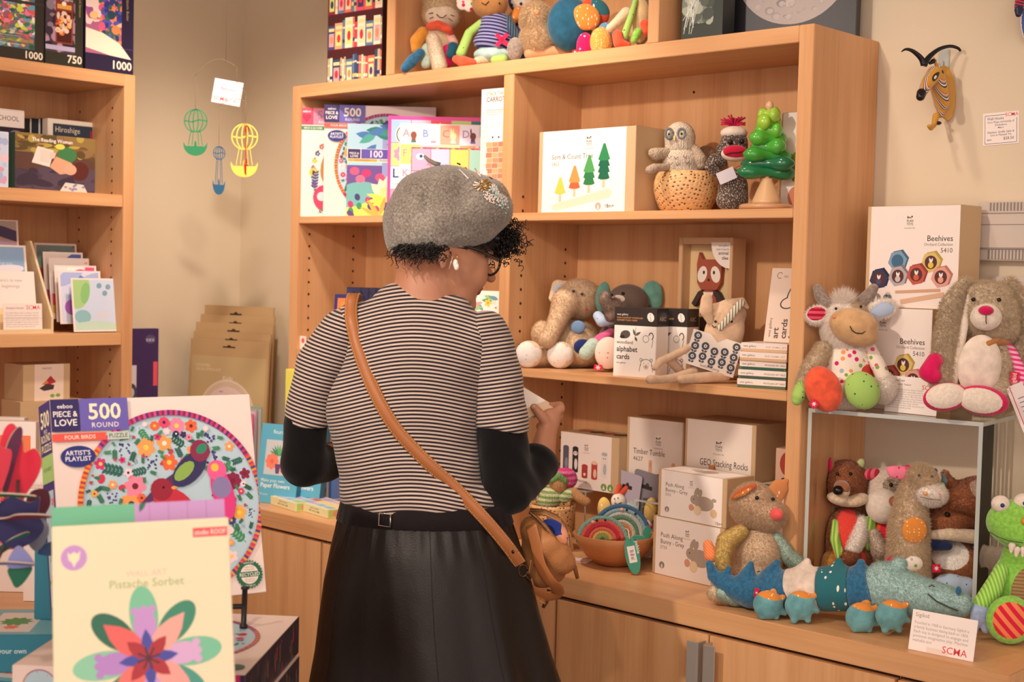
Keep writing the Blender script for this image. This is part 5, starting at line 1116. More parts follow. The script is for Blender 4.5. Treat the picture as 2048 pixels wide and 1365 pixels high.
def dgeo(b,w_,h):
 a=b.front;a.rect(w_*.24,0,w_*.62,h,'#ecd5c3');a.up();a.poly([(w_*.42,h*.45),(w_*.58,h*.68),(w_*.7,h*.5),(w_*.5,h*.4)],'#b8323c');a.poly([(w_*.34,h*.34),(w_*.5,h*.46),(w_*.66,h*.42),(w_*.64,h*.3),(w_*.44,h*.26)],'#4a3438');a.up();a.poly([(w_*.38,h*.44),(w_*.5,h*.56),(w_*.54,h*.46)],'#d8804a');a.text('PLAN TOYS',w_*.5,h*.86,h*.05,'#5a4a44','c',.02,w_*.2);a.ell(w_*.62,h*.12,w_*.05,h*.05,'#7fa84a');a.ell(w_*.74,h*.13,w_*.05,h*.05,'#7fa84a')
Z4=1.0
lbox('toy_box',40,165,805,.262,Z4,.10,KRAFT,'lower kraft carton on the fourth shelf, partly behind the puzzle box','box',lambda b,w_,h:b.front.rect(w_*.5,0,w_*.4,h,'#efdccb'))
yb=sy(46,.25,1.2);zt=sz(805,.262,yb);hB=sz(731,.25,yb)-zt
b=Box(sy(140,.25,1.2)-yb,.10,hB,KRAFT,rough=.6);dgeo(b,b.w,hB);o=b.done('toy_box',(.25,yb,zt+.0012),H90);tag(o,'upper kraft carton with a picture of stacked wooden rocks','box')
# ---  BALLOON MOBILE IN THE CORNER
WIRE=C('#8a7458',.5)
mo=empty('balloon_mobile',(.2,-.2,2.748),'hanging mobile of green, blue and yellow paper hot air balloons','mobile')
def pU(u,v):
 D0=3.58;return U(u,v,D0)
def wire(name,pts,r=.0007):
 mb=MB();P=[pU(*p_)for p_ in pts]if not isinstance(pts[0],np.ndarray)else pts;mb.tube(P,r,WIRE,5);return _rel(mb,name,mo)
def arcpts(u0,v0,u1,v1,rise,n=12):return[(u0+(u1-u0)*t,v0+(v1-v0)*t-rise*math.sin(PI*t))for t in[i/n for i in range(n+1)]]
wire('wire',arcpts(390,151,474,134,24));wire('wire',arcpts(438,212,492,203,10));wire('wire',arcpts(478,172,492,190,4))
top=pU(452,124);mb=MB();mb.tube([top,np.array([top[0],top[1],2.748])],.0005,WIRE,4);_rel(mb,'hanging_thread',mo)
for pts in([(390,151),(391,218)],[(438,212),(438,292)],[(474,134),(474,165)],[(492,190),(491,252)]):wire('hanging_thread',pts,.0005)
def balloon(u,v,wpx,hpx,col,yaw,lab):
 s=3.58/F;c=pU(u,v);w_=wpx*s;h=hpx*s;M=C(col,.7);mb=MB();t=.0012
 X=Matrix.Translation(Vector(c))@Matrix.Rotation(_y+yaw,4,'Z')
 def strip(pts,th):
  for a_,b_ in zip(pts,pts[1:]):
   d=math.hypot(b_[0]-a_[0],b_[1]-a_[1])or 1;nx,nz=-(b_[1]-a_[1])/d*th/2,(b_[0]-a_[0])/d*th/2
   mb.prism([(a_[0]+nx,a_[1]+nz),(b_[0]+nx,b_[1]+nz),(b_[0]-nx,b_[1]-nz),(a_[0]-nx,a_[1]-nz)],-t/2,t/2,M,X)
 R=w_*.47;cy=h*.5-R*1.0;th=w_*.045
 for f in(1,.62,.22,-.22,-.62,-1):
  strip([(f*R*math.sin(a_)if True else 0,cy+R*math.cos(a_))for a_ in[PI*.86*i/16 for i in range(17)]],th)
 strip([(-R,cy),(-R*.3,cy-R*.1),(R*.3,cy+R*.1),(R,cy)],th*1.3);strip([(-R*.45,cy-R*.95),(R*.45,cy-R*.95)],th*1.3)
 bt=-h*.27
 for f in(-.42,-.2,.2,.42):strip([(f*R,cy-R*.95),(f*1.5*R,bt+.0)],th*.6)
 W2=w_*.5;pts=[(-W2,bt+h*.06)]+[(-W2*.8,bt-h*.02)]+[(W2*.8*x,bt-h*.02)for x in(-.5,0,.5)]+[(W2*.8,bt-h*.02),(W2,bt+h*.06)]+[(W2*math.cos(a_),bt+h*.06-(h*.29)*math.sin(a_)**.8)for a_ in[PI*i/14 for i in range(1,14)]]
 mb.prism(pts,-t/2,t/2,M,X);mb.prism([(-w_*.05,bt-h*.03),(w_*.05,bt-h*.03),(w_*.05,bt+h*.06),(0,bt+h*.1),(-w_*.05,bt+h*.06)],-t/2,t/2,M,X)
 o=_rel(mb,'paper_balloon',mo);o['label']=lab
balloon(391,265,48,92,'#2f8a5c',0,'green paper balloon');balloon(438,341,28,96,'#2f6a94',.75,'blue paper balloon turned sideways');balloon(489,301,54,106,'#f2d85e',.1,'yellow paper balloon')
balloon(493,300,16,98,'#c9342c',1.2,'red paper balloon seen edge on behind the yellow one')
P=U(422,203,3.60);w_=58*3.6/F;h=48*3.6/F;b=Box(w_,.0008,h,'#efe6ea',bev=.0002);a=b.front;K='#5a5c80'
a.line(.003,.003,.003,h-.003,.0008,K);a.line(.003,h-.003,w_-.003,h-.003,.0008,K);a.line(w_-.003,.003,w_-.003,h-.003,.0008,K);a.line(w_*.35,.003,w_-.003,.003,.0008,K)
a.text('Balloons',w_*.5,h*.58,h*.12,K,'c',.02);a.text('Mobile from Denmark',w_*.5,h*.44,h*.07,K,'c',0,w_*.75);a.text('SCMA',w_*.06,h*.12,h*.16,RD,'l',.008);a.text('$31',w_*.92,h*.14,h*.1,K,'r',.02)
o=b.done('price_card',tuple(P),_y,0,math.radians(9));tag(o,'white Balloons price card clipped to the mobile\'s wires','sign')
# ---  DISPLAY TABLE IN FRONT (bottom left)
ZTB=.90
tb=empty('display_table',(1.5,-2.35,0),'low display table in the foreground under the stacked puzzles','table',None,_y)
TWH=C('#cfc9bd',.5)
c0=on_z(240,1480,ZTB)
tb.location=(c0[0],c0[1],0)
mb=MB();mb.box((-.75,-.45,ZTB-.035),(.175,.22,ZTB),TWH,bev=.003);mb.build('tabletop',tb)
for x,y in((-.7,-.4),(.14,-.4),(-.7,.18),(.14,.18)):mb=MB();mb.box((x-.02,y-.02,0),(x+.02,y+.02,ZTB-.0355),TWH);mb.build('leg',tb)
def vbox(b,name,u,v,D,yaw,lab,cat,z=None,tilt=0,roll=0):
 """box whose front left foot is seen at (u, v) at distance D, turned by yaw from facing the camera"""
 P=U(u,v,D);P[2]=z if z is not None else P[2];o=b.done(name,tuple(P),_y+yaw,tilt,roll);tag(o,lab,cat);return o
zt=1.024;S=.289
def lid_top(b,w_,d):
 t=b.top;garden(t,w_*.52,d*.5,d*.40,17,60,birds=False);t.up();t.ell(w_*.93,d*.10,.012,.012,'#1f6b4c')
def side_art(a,w_,h,seed):
 a.rect(0,0,w_,h,'#3c2f38');a.up();r=random.Random(seed)
 for i in range(50):a.rect(r.random()*w_*.97,r.random()*h*.5,w_*.012,h*r.uniform(.2,.5),r.choice(['#6a4a3a','#3f6a5a','#8a6a4a','#2c2430','#5a3f5c','#c0305a','#4a5a7a']));a.z+=1e-6
hb=.052
for k in range(2):
 b=Box(S,S,hb,'#f3ddd3',rough=.35);lid_top(b,S,S);side_art(b.right,S,hb,4+k)
 a=b.front;garden(a,.035,hb*.5,hb*.42,5+k,12,birds=False);a.up();a.rect(.075,0,.06,hb,'#3d3478');a.rect(S-.05,0,.05,hb,'#3d2f50');a.rect(S-.014,0,.008,hb,'#c92f6f');a.up();a.rect(.079,hb*.1,.05,hb*.8,'#f1ded6');a.up();a.text('500',.104,hb*.45,.014,'#3d3478','c',.04)
 z0=zt-hb*(k+1)-.0006*k
 P=on_z(24,1330,zt);o=b.done('puzzle_box',(P[0]+.012*k,P[1]-.008*k,z0),_y+math.radians(-4),0);tag(o,['flat round puzzle box, upper of the two lying under the stand','flat puzzle box at the bottom of the foreground stack'][k],'puzzle')
z0=zt-2*hb-.0006
mb=MB();MG=C('#d9d3c8',.5)
mb.box((.02,.02,0),(S-.02,S-.02,z0-ZTB-.0008),MG,bev=.001);o=mb.build('stack_plinth');o.location=(P[0]+.02,P[1],ZTB+.0004);o.rotation_euler=(0,0,_y+math.radians(-4));tag(o,'plain pale block under the flat puzzle boxes','block')
st=empty('display_easel',tuple(U(430,1262,1.86)),'black metal display easel holding up the big round puzzle box','easel')
BLK=C('#1d1917',.4)
st.location[2]=zt+.0004
def V_(u,v,D):return U(u,v,D)
def esl(name,pts,r):
 mb=MB();mb.tube(pts,r,BLK,12);_rel(mb,name,st)
f0=V_(487,1256,1.872);f0[2]=zt+.0006;f1=V_(490,1174,1.872)
mb=MB();mb.tube([f0,f0+np.array([0,0,.004]),f0+np.array([0,0,.0045]),f1-np.array([0,0,.004]),f1-np.array([0,0,.003]),f1],[.0055,.0055,.0038,.0038,.0055,.0055],BLK,12);_rel(mb,'front_post',st)
g0=V_(330,1256,1.90);g0[2]=zt+.0006;g1=V_(332,1180,1.90)
mb=MB();mb.tube([g0,g1],.0038,BLK,12);_rel(mb,'front_post',st)
arm=V_(489,1213,1.872);esl('cross_bar',[arm,V_(332,1216,1.90)],.0036)
bk=V_(430,1210,1.99);esl('rear_bar',[V_(410,1214,1.886),V_(410,1205,2.04)],.0036)
bk2=V_(410,1205,2.04);q=bk2 .copy();q[2]=zt+.0006;esl('rear_post',[q,V_(405,1000,2.075)],.0036)
b=four_birds(.292,.060,.292,4)
q1=U(533,1184,2.0);rzq=_y+math.radians(33)
o=b.done('puzzle_box',(q1[0]-.292*math.cos(rzq),q1[1]-.292*math.sin(rzq),q1[2]),rzq,math.radians(15));tag(o,'large upright 500 piece Four Birds round puzzle box on the black easel','puzzle')
hp=.352;b=Box(.180,.022,hp,'#f0e6c2',rough=.5);a=b.front;w_=.180
a.rect(w_*.79,hp*.945,w_*.20,hp*.028,'#ee5a5f');a.up();a.text('studio ROOF',w_*.89,hp*.952,hp*.015,'#fbe9dc','c',.03,w_*.18)
a.ell(w_*.12,hp*.905,w_*.072,w_*.072,'#c99ad6',n=32);a.up();a.poly([(w_*.085,hp*.922),(w_*.10,hp*.915),(w_*.12,hp*.922),(w_*.14,hp*.916),(w_*.155,hp*.926),(w_*.15,hp*.9),(w_*.13,hp*.888),(w_*.12,hp*.876),(w_*.11,hp*.89),(w_*.09,hp*.9)],'#f3ebc4')
a.text('WALL ART',w_*.52,hp*.84,hp*.017,'#e8c8b8','c',.0);a.text('Pistache Sorbet',w_*.52,hp*.808,hp*.024,'#a9bf84','c',.012,w_*.43)
cx,cy=w_*.52,hp*.60
for an,l,c in((95,.070,'#7cc9a4'),(50,.062,'#3f8f72'),(5,.070,'#7cc9a4'),(-38,.062,'#4f9f90'),(-85,.070,'#7cc9a4'),(-130,.062,'#3f8a70'),(185,.072,'#8fd0ad'),(140,.062,'#2f6f58')):a.ell(cx+.045*math.cos(math.radians(an)),cy+.045*math.sin(math.radians(an)),l*.42,.0145,c,math.radians(an),24);a.up()
for an,c in((95,'#c99ad8'),(5,'#dcb2dc'),(-85,'#c9a0e0'),(185,'#b98ad0')):a.ell(cx+.034*math.cos(math.radians(an)),cy+.034*math.sin(math.radians(an)),.018,.0115,c,math.radians(an),14);[a.ell(cx+.05*math.cos(math.radians(an+q)),cy+.05*math.sin(math.radians(an+q)),.004,.004,c)for q in(-10,0,10)];a.up()
for an,c in((50,'#f3b0a4'),(-40,'#f3a9a0'),(-130,'#ef7a72'),(140,'#ec6a66')):a.leaf(cx,cy,.058,.024,math.radians(an),c);a.up()
for an in(95,5,-85,185):a.leaf(cx,cy,.030,.012,math.radians(an),'#4a50a8')
a.up()
for an in(50,-40,-130,140):a.leaf(cx,cy,.028,.014,math.radians(an),'#b0343c')
a.up()
for i in range(8):a.line(cx,cy,cx+.012*math.cos(i*PI/4+.3),cy+.012*math.sin(i*PI/4+.3),.002,'#5a2c3a')
for q in(b.left,b.right):q.rect(0,0,.022,hp,'#c9a0d0')
D0=1.42
def stand_art(b,u,v,D,h,lab):
 yaw,t,r=_y+math.radians(17),math.radians(17),math.radians(-1.5)
 R_=Matrix.Rotation(yaw,4,'Z')@Matrix.Rotation(-t,4,'X')@Matrix.Rotation(r,4,'Y');up_=R_@Vector((0,0,1))
 T_=Vector(U(u,v,D));hh=(T_.z-ZTB-.006)/up_.z;o=b.done('wall_art_box',tuple(T_-up_*hh),yaw,t,r);tag(o,lab,'box');return hh
stand_art(b,103,1057,D0,hp,'pale yellow Pistache Sorbet wall art box with a paper flower, nearest the camera')
b=Box(.180,.020,.366,'#6fbf9a',rough=.5);b.front.rect(.085,.0,.095,.366,'#c79ad2');b.front.up();[b.front.rect(.10+i*.02,0,.0008,.366,'#b283c0')for i in range(4)];b.front.leaf(.09,.356,.02,.006,1.2,'#2f6f58')
stand_art(b,103,1036,D0+.034,.36,'green and lilac wall art box directly behind the pale yellow one')
def teal(u0,v0,u1,D,z,w_,d,h,yaw,lab):
 b=Box(w_,d,h,'#2f7f95',rough=.45,top='#7fb8c4');t=b.top;t.rect(w_*.3,d*.1,w_*.4,d*.75,'#e8dcd4');t.up()
 for i in range(10):t.leaf(w_*.5,d*.5,w_*.16,d*.09,i*.63,'#3f9a5c')
 t.up();t.flower(w_*.5,d*.28,w_*.07,'#ee8068','#e86a5a',6);b.front.text('Make your own',w_*.30,h*.5,h*.14,'#dbeef0','l',.01,w_*.4)
 P=U(u0,v0,D);o=b.done('gift_box',(P[0],P[1],z),_y+yaw);tag(o,lab,'box');return o
teal(-120,1330,150,1.84,ZTB+.0005,.165,.15,.058,math.radians(-10),'teal paper flower box at the bottom left corner of the picture')
teal(-108,1270,150,1.85,ZTB+.0592,.15,.14,.052,math.radians(6),'teal paper flower box lying on top of another teal box')
b=Box(.05,.03,.141,'#2c7a90',rough=.45);b.front.poly([(0,.10),(.05,.085),(.05,.11),(.0,.125)],'#1f5a50');o=b.done('gift_box',(0,0,0),0);Pq=U(68,1225,1.94);o.location=(Pq[0],Pq[1],ZTB+.1118);o.rotation_euler=(0,0,_y+math.radians(-6));tag(o,'upright teal carton behind the paper butterfly sculpture','box')
def back(u0,u1,v0,D,h,col,lab,draw,yaw=0):
 P=U(u0,v0,D);w_=(u1-u0)*D/F;b=Box(w_,.02,P[2]-ZB2,col);draw(b,w_,P[2]-ZB2);o=b.done('picture_card',(P[0],P[1],ZB2+.0006),_y+yaw);tag(o,lab,'card')
ZB2=.93
sd=empty('side_stand',tuple([*U(0,1000,2.35)[:2],0]),'low maple stand behind the butterfly sculpture','stand',None,_y)
mb=MB();mb.box((-.2,-.12,ZB2-.03),(.16,.16,ZB2),Wx);mb.build('top_board',sd);mb=MB();mb.box((-.19,-.11,0),(.15,.15,ZB2-.0302),Wz);mb.build('body',sd)
def dsun(b,w_,h):
 a=b.front;a.clip=(w_*.08,h*.25,w_*.92,h*.92);a.rect(w_*.08,h*.25,w_*.84,h*.67,'#ef7a4a');a.up();a.ring(w_*.75,h*.5,w_*.34,w_*.42,['#3a5aa0','#e8b03c'],30);a.ring(w_*.75,h*.5,w_*.22,w_*.30,['#d84a5a','#f0c86a'],24)
back(-60,72,842,2.42,0,'#efe0d8','white framed orange and blue print behind the red heart cutout',dsun)
back(-62,49,834,2.46,0,'#e8d8ce','cream card standing right behind the orange print',lambda b,w_,h:None)
back(48,92,938,2.36,0,'#efe4dc','small white text card beside the tall puzzle box spine',lambda b,w_,h:lines(b.front,w_*.1,h*.85,w_*.8,5,h*.1,h*.05,'#d08a84'))
bs=empty('paper_sculpture',tuple([*U(20,1320,1.72)[:2],ZTB+.0006]),'slotted cardboard sculpture of red, purple and green shapes at the left edge','sculpture')
def sheet(u,v,D,pts,col,back_,yaw,pitch,rollA,name,lab):
 """cut card: pts in picture pixels around its own centre"""
 s=D/F;M0=Matrix.Translation(Vector(U(u,v,D)))@Matrix.Rotation(_y+math.radians(yaw),4,'Z')@Matrix.Rotation(math.radians(pitch),4,'X')@Matrix.Rotation(math.radians(rollA),4,'Y')
 P_=[]
 n=len(pts)
 for i in range(n):
  p0,p1,p2,p3=[np.array(pts[(i+k)%n],float)for k in(-1,0,1,2)]
  for t in(0,.25,.5,.75):P_.append(.5*((2*p1)+(-p0+p2)*t+(2*p0-5*p1+4*p2-p3)*t*t+(-p0+3*p1-3*p2+p3)*t**3))
 Q_=[(p[0]*s,-p[1]*s)for p in P_];mb=MB();th=.0018;m1,m2,me_=C(col,.55),C(back_,.55),C('#c9b2a0',.6)
 n=len(Q_);f=[tuple(M0@Vector((p[0],-th/2,p[1])))for p in Q_];g=[tuple(M0@Vector((p[0],th/2,p[1])))for p in Q_]
 mb.add(f,[tuple(range(n))[::-1]],m1);mb.add(g,[tuple(range(n))],m2);mb.add(f+g,[(i,(i+1)%n,(i+1)%n+n,i+n)for i in range(n)],me_)
 o=_rel(mb,name,bs);o['label']=lab
HRT=[(0,95),(-28,30),(-45,-30),(-40,-85),(-22,-100),(2,-70),(10,-48),(30,-60),(48,-40),(44,-5),(25,35)]
sheet(34,950,1.62,HRT,'#e8324c','#c02a44',-10,0,8,'red_wing','large red card wing')
sheet(18,925,1.60,[(0,70),(-14,20),(-10,-40),(8,-72),(20,-60),(14,0),(8,50)],'#6a3a5c','#8a4a6a',55,0,10,'plum_wing','plum card wing crossing the red one')
sheet(-8,915,1.58,[(0,80),(-30,10),(-10,-40),(12,-20),(30,-10),(20,40)],'#d8384c','#b82c40',20,0,0,'red_wing','smaller red card wing at the edge')
sheet(35,1040,1.60,[(-48,20),(-40,-28),(-5,-48),(30,-30),(50,-38),(42,-5),(48,25),(20,50),(-20,55)],'#2c2a5c','#3a3470',10,0,-10,'navy_body','dark navy card body')
sheet(30,1035,1.585,[(-70,30),(-20,8),(10,-25),(60,-35),(75,-18),(20,5),(-20,26),(-60,48)],'#8a3a50','#a04a5c',0,65,6,'maroon_wing','maroon card wing lying across')
sheet(78,1000,1.63,[(-25,10),(-15,-18),(15,-20),(22,10),(5,32)],'#5a2436','#7a3448',35,0,0,'maroon_wing','small dark maroon card piece')
sheet(75,1068,1.64,[(-18,-20),(10,-30),(22,-8),(12,22),(-5,34),(-20,12)],'#8f93a8','#a9adc0',15,0,0,'grey_wing','grey card piece')
sheet(5,990,1.57,[(-30,-6),(10,-10),(60,-2),(60,8),(0,8),(-30,10)],'#2f7a5c','#3f8a6c',0,60,0,'green_stem','thin green card strip')
sheet(15,1085,1.60,[(-25,20),(0,-5),(35,-25),(40,-15),(8,12),(-15,30)],'#2f6a5a','#2f6a5a',20,30,0,'green_leaf','green card leaf')
sheet(10,1125,1.58,[(-60,8),(0,-6),(50,0),(52,10),(0,14),(-60,22)],'#7f83b8','#9a9ecc',0,62,2,'lilac_wing','flat lilac card wing')
sheet(38,1118,1.585,[(-22,16),(-10,-20),(5,-24),(28,6),(24,16)],'#9094cc','#8084b8',12,0,0,'lilac_tail','upright lilac card tail')
sheet(38,1148,1.588,[(-20,-12),(24,-14),(14,12),(-4,28),(-14,14)],'#1f6a50','#1f6a50',12,0,0,'green_keel','dark green card point below the lilac tail')
sheet(95,1102,1.66,[(-18,6),(-5,-14),(18,-18),(20,8)],'#3f5a8a','#4a6a9a',10,0,0,'blue_piece','blue card piece touching the teal carton')
mb=MB();mb.tube([U(36,960,1.606),U(34,1040,1.606),U(-10,1130,1.60),np.array([*U(-45,1320,1.60)[:2],ZTB+.012])],.0022,C('#4a3438',.5),8);base_=np.array([*U(-45,1320,1.60)[:2],ZTB+.0008]);mb.lathe([(.045,0),(.045,.012),(.02,.0125)],C('#4a3438',.5),tuple(base_),24);_rel(mb,'stem_and_base',bs)
# ---  SOFT TOYS
def Dat(u,y,z):return dep((sx(u,y,z),y,z))
class Toy:
 def __init__(s,name,label,cat,u,v,D,z=None,group=None):
  s.V=View(D);P=U(u,v,D)
  if z is not None:P[2]=z
  s.z=z;s.o=empty(name,tuple(P),label,cat,group,0);s.s=s.V.s
 def part(s,name,prims,mats,fur=None,vox=1.6,k=5,label=None,disp=None):
  f=None
  if fur:f=dict(m=fur.get('m'),n=fur.get('n',500000),l=fur.get('l',7)*s.s*.85,w=fur.get('w',.75)*s.s,comb=fur.get('comb',(0,0,-.55)),max=int(fur.get('max',14000)*1.5))
  if s.z is not None:
   for q in prims:
    if q['t']=='e':
     r=q['r'];zl=q['c'][2]-math.sqrt(sum((q['R'][i][2]*r[i])**2 for i in range(3)))
     if zl<s.z and q['op']=='+':q['c']=q['c']+np.array([0,0,min(s.z-zl,.03)])
    elif q['op']=='+':
     q['p']=[p+np.array([0,0,max(0,min(.03,s.z+r_*(.97)-p[2]))])for p,r_ in zip(q['p'],q['r'])]
  o=soft(name,prims,mats,s.o,vox=vox*s.s,k=k*s.s,fur=f,disp=disp)
  if label:o['label']=label
  return o
 def ball(s,name,u,v,r,col,d=0,rv=None,mat=None,label=None):
  mb=MB();q=s.s;X,Z=_rotm(0);R=Matrix((X,FWH,Z)).transposed().to_4x4()
  mb.ball(s.V.p(u,v,d),(r*q,r*q,(rv or r)*q),mat or C(col,.25),R,2);o=_rel(mb,name,s.o)
  if label:o['label']=label
  return o
 def eyes(s,a,b,r=3.2,col='#15110f',d=0,d2=None):
  s.ball('eye',a[0],a[1],r,col,d);s.ball('eye',b[0],b[1],r,col,d if d2 is None else d2)
 def stitch(s,name,pts,r=.9,col='#2a2320',d=0):
  mb=MB();mb.tube([s.V.p(p[0],p[1],p[2]if len(p)>2 else d)for p in pts],r*s.s,C(col,.7),6);return _rel(mb,name,s.o)
 def tagm(s,u,v,w_,h,d,rot=0,col='#d8143f',mark=True):
  q=s.s;mb=MB();X,Z=_rotm(math.radians(rot));P=s.V.p(u,v,d)
  M=Matrix((X,Z,-FWH)).transposed().to_4x4();M.translation=Vector(P);a=Art(mb,M,.5)
  mb.box((-w_*q/2,-h*q/2,-.0009),(w_*q/2,h*q/2,-.0001),C(col,.5),M)
  if mark:
   for i in range(6):a.leaf(0,0,w_*q*.34,w_*q*.12,i*PI/3+.3,'#f6e6e6')
  return _rel(mb,'label_tag',s.o)
TANF=plush('tan_fur','#decbae',.08);CREAM=plush('cream_plush','#eadccb',.06);BEIGE=plush('beige_plush','#e6cba8',.07);WHITEF=plush('white_fur','#f7f0e8',.03)
BROWN=plush('chestnut_plush','#a5653e',.1);GREYB=plush('grey_brown_plush','#6f6259',.12);MINT=plush('mint_plush','#b9cfc0',.1);YEL=plush('soft_yellow_plush','#dcbf74',.12)
BLUEV=plush('blue_velour','#2f6a8f',.16);TEALV=plush('pale_blue_plush','#b9d6d2',.08);GREENV=plush('green_velour','#8fcf52',.12);MAG=cloth('magenta_velour','#d4145a');CORAL=cloth('coral_velour','#ee5f3f',var=.12)
WCOT=cloth('white_cotton','#f3ebe2');DOTG=dots('green_dotted_cotton','#a5cc6a','#1f6a4a',85,.16,.5);LBLUE=plush('light_blue_velour','#a5b8dc',.1);FELT=cloth('ginger_felt','#c9a377');HORN=plush('grey_felt','#94857a')
ORNG=dots('orange_sprinkle_cotton','#dc8a3c','#f6e3c0',160,.2,1,(1,1,.35));HEART=dots('pink_heart_cotton','#d8185e','#f5b8cc',95,.26,.7);YDOT=dots('yellow_dot_cotton','#efa24c','#f8e2b0',210,.28,.5);BDOT=dots('blue_dot_cotton','#5f8fae','#e3ebe6',200,.24,.4)
FLORAL=dots('floral_cotton','#f3e6d6',['#d8246a','#e8558a','#7fae4a','#f0a05a','#a9bccb','#d8246a'],75,.32,.8);REDS=stripes('red_stripe_cotton','#d8243f','#f08a5a',.014,(.7,.3,.65));PINKS=stripes('pink_stripe_cotton','#e83a86','#f6b8cc',.0085,(.1,.1,1))
LB_DOT=dots('pale_blue_dot_cotton','#b7cbe4','#3a55a0',80,.15,.5);SPR=dots('teal_sprinkle_cotton','#28798a','#eef0e0',150,.2,1,(1,1,.4));SPRW=dots('white_sprinkle_teal','#2a6a74','#f0ead8',95,.22,1,(1,1,.35),(0,.8,0));HEATH=cloth('heather_jersey','#dccbbb',bs=300,var=.12)
FURT=dict(l=6,w=.75,n=1100000);FURS=dict(l=3.5,w=.7,n=700000,max=11000);FURL=dict(l=12,w=1.0,n=500000)
def fur(m=None,**k):d=dict(FURT);d.update(k);d['m']=m;return d
def cow():
 u0,vb=1690,812;D=Dat(u0,-.205,ZA)-.03;T=Toy('plush_cow','white plush cow with floral belly, orange and green feet, sitting on the acrylic riser','soft toy',u0,800,D+.03,ZA);V=T.V
 T.part('body',[V.e(1692,735,52,74,48,d=14),V.e(1694,770,58,48,52,d=10),V.e(1690,745,44,60,46,d=-2,m=1,op='paint'),V.e(1742,748,20,20,30,d=-30,m=2,op='paint')],[WHITEF,FLORAL,C('#d8483f',.8)],fur({0},l=7,max=7000))
 T.part('head',[V.e(1688,655,44,56,46,a=8,d=4),V.e(1700,640,36,36,36,d=-4),V.e(1726,612,24,16,26,d=-26,m=1,op='paint')],[WHITEF,TANF],fur(None,l=8,max=12000))
 T.part('muzzle',[V.e(1707,650,48,33,40,a=-10,d=-40),V.e(1712,668,44,24,36,a=-12,d=-38)],cloth('peach_felt','#d2a878'),k=8)
 T.stitch('mouth',[(1700,652,-81),(1704,661,-81),(1712,666,-80),(1724,667,-78),(1733,661,-75),(1737,653,-73)],1.0)
 T.ball('cheek',1669,634,4.5,'#e88a5a',-56,3)
 T.eyes((1672,617),(1722,613),3.0,d=-36)
 T.part('ear',[V.e(1636,630,25,19,9,a=10,d=-2),V.e(1633,627,19,14,9,a=10,d=-8,m=1,op='paint')],[WHITEF,stripes('dark_red_stripe','#a01830','#e0506a',.010,(0,0,1))],fur({0},l=7,max=2500))
 T.part('ear',[V.e(1764,617,30,19,9,a=14,d=-4),V.e(1766,620,24,15,9,a=14,d=-10,m=1,op='paint')],[WHITEF,LB_DOT],fur({0},l=7,max=3000))
 T.part('horn',[V.l([(1653,610,4),(1641,592,6),(1635,577,8)],[12,12,9])],HORN,vox=1.3);T.part('horn',[V.l([(1722,604,4),(1738,590,6),(1747,577,8)],[13,13,10])],HORN,vox=1.3)
 T.part('forelock',[V.e(1686,602,14,8,12,d=-10)],WHITEF,fur(None,l=26,max=700,comb=(0,0,.9),w=.8))
 T.part('arm',[V.l([(1646,700,-8),(1620,740,-28),(1607,768,-38)],[16,17,14])],TANF,fur(None,l=8,max=5000));T.part('hand',[V.l([(1605,772,-40),(1597,792,-44),(1594,800,-44)],[14,14,11])],DOTG)
 T.part('arm',[V.l([(1738,698,-8),(1756,730,-22),(1766,752,-30)],[15,15,14])],FLORAL);T.part('hand',[V.e(1768,776,22,28,20,a=-14,d=-30)],WHITEF,fur(None,l=8,max=4000))
 T.part('foot',[V.e(1647,779,35,47,22,a=26,d=-64)],CORAL,label='orange foot');T.part('foot',[V.e(1724,781,34,39,22,a=34,d=-60)],DOTG,label='green dotted foot')
 T.part('leg',[V.l([(1668,782,-10),(1650,784,-50)],[22,22])],WHITEF);T.part('leg',[V.l([(1710,782,-10),(1722,784,-46)],[22,22])],WHITEF)
 T.tagm(1628,808,15,15,-84,40)
cow()
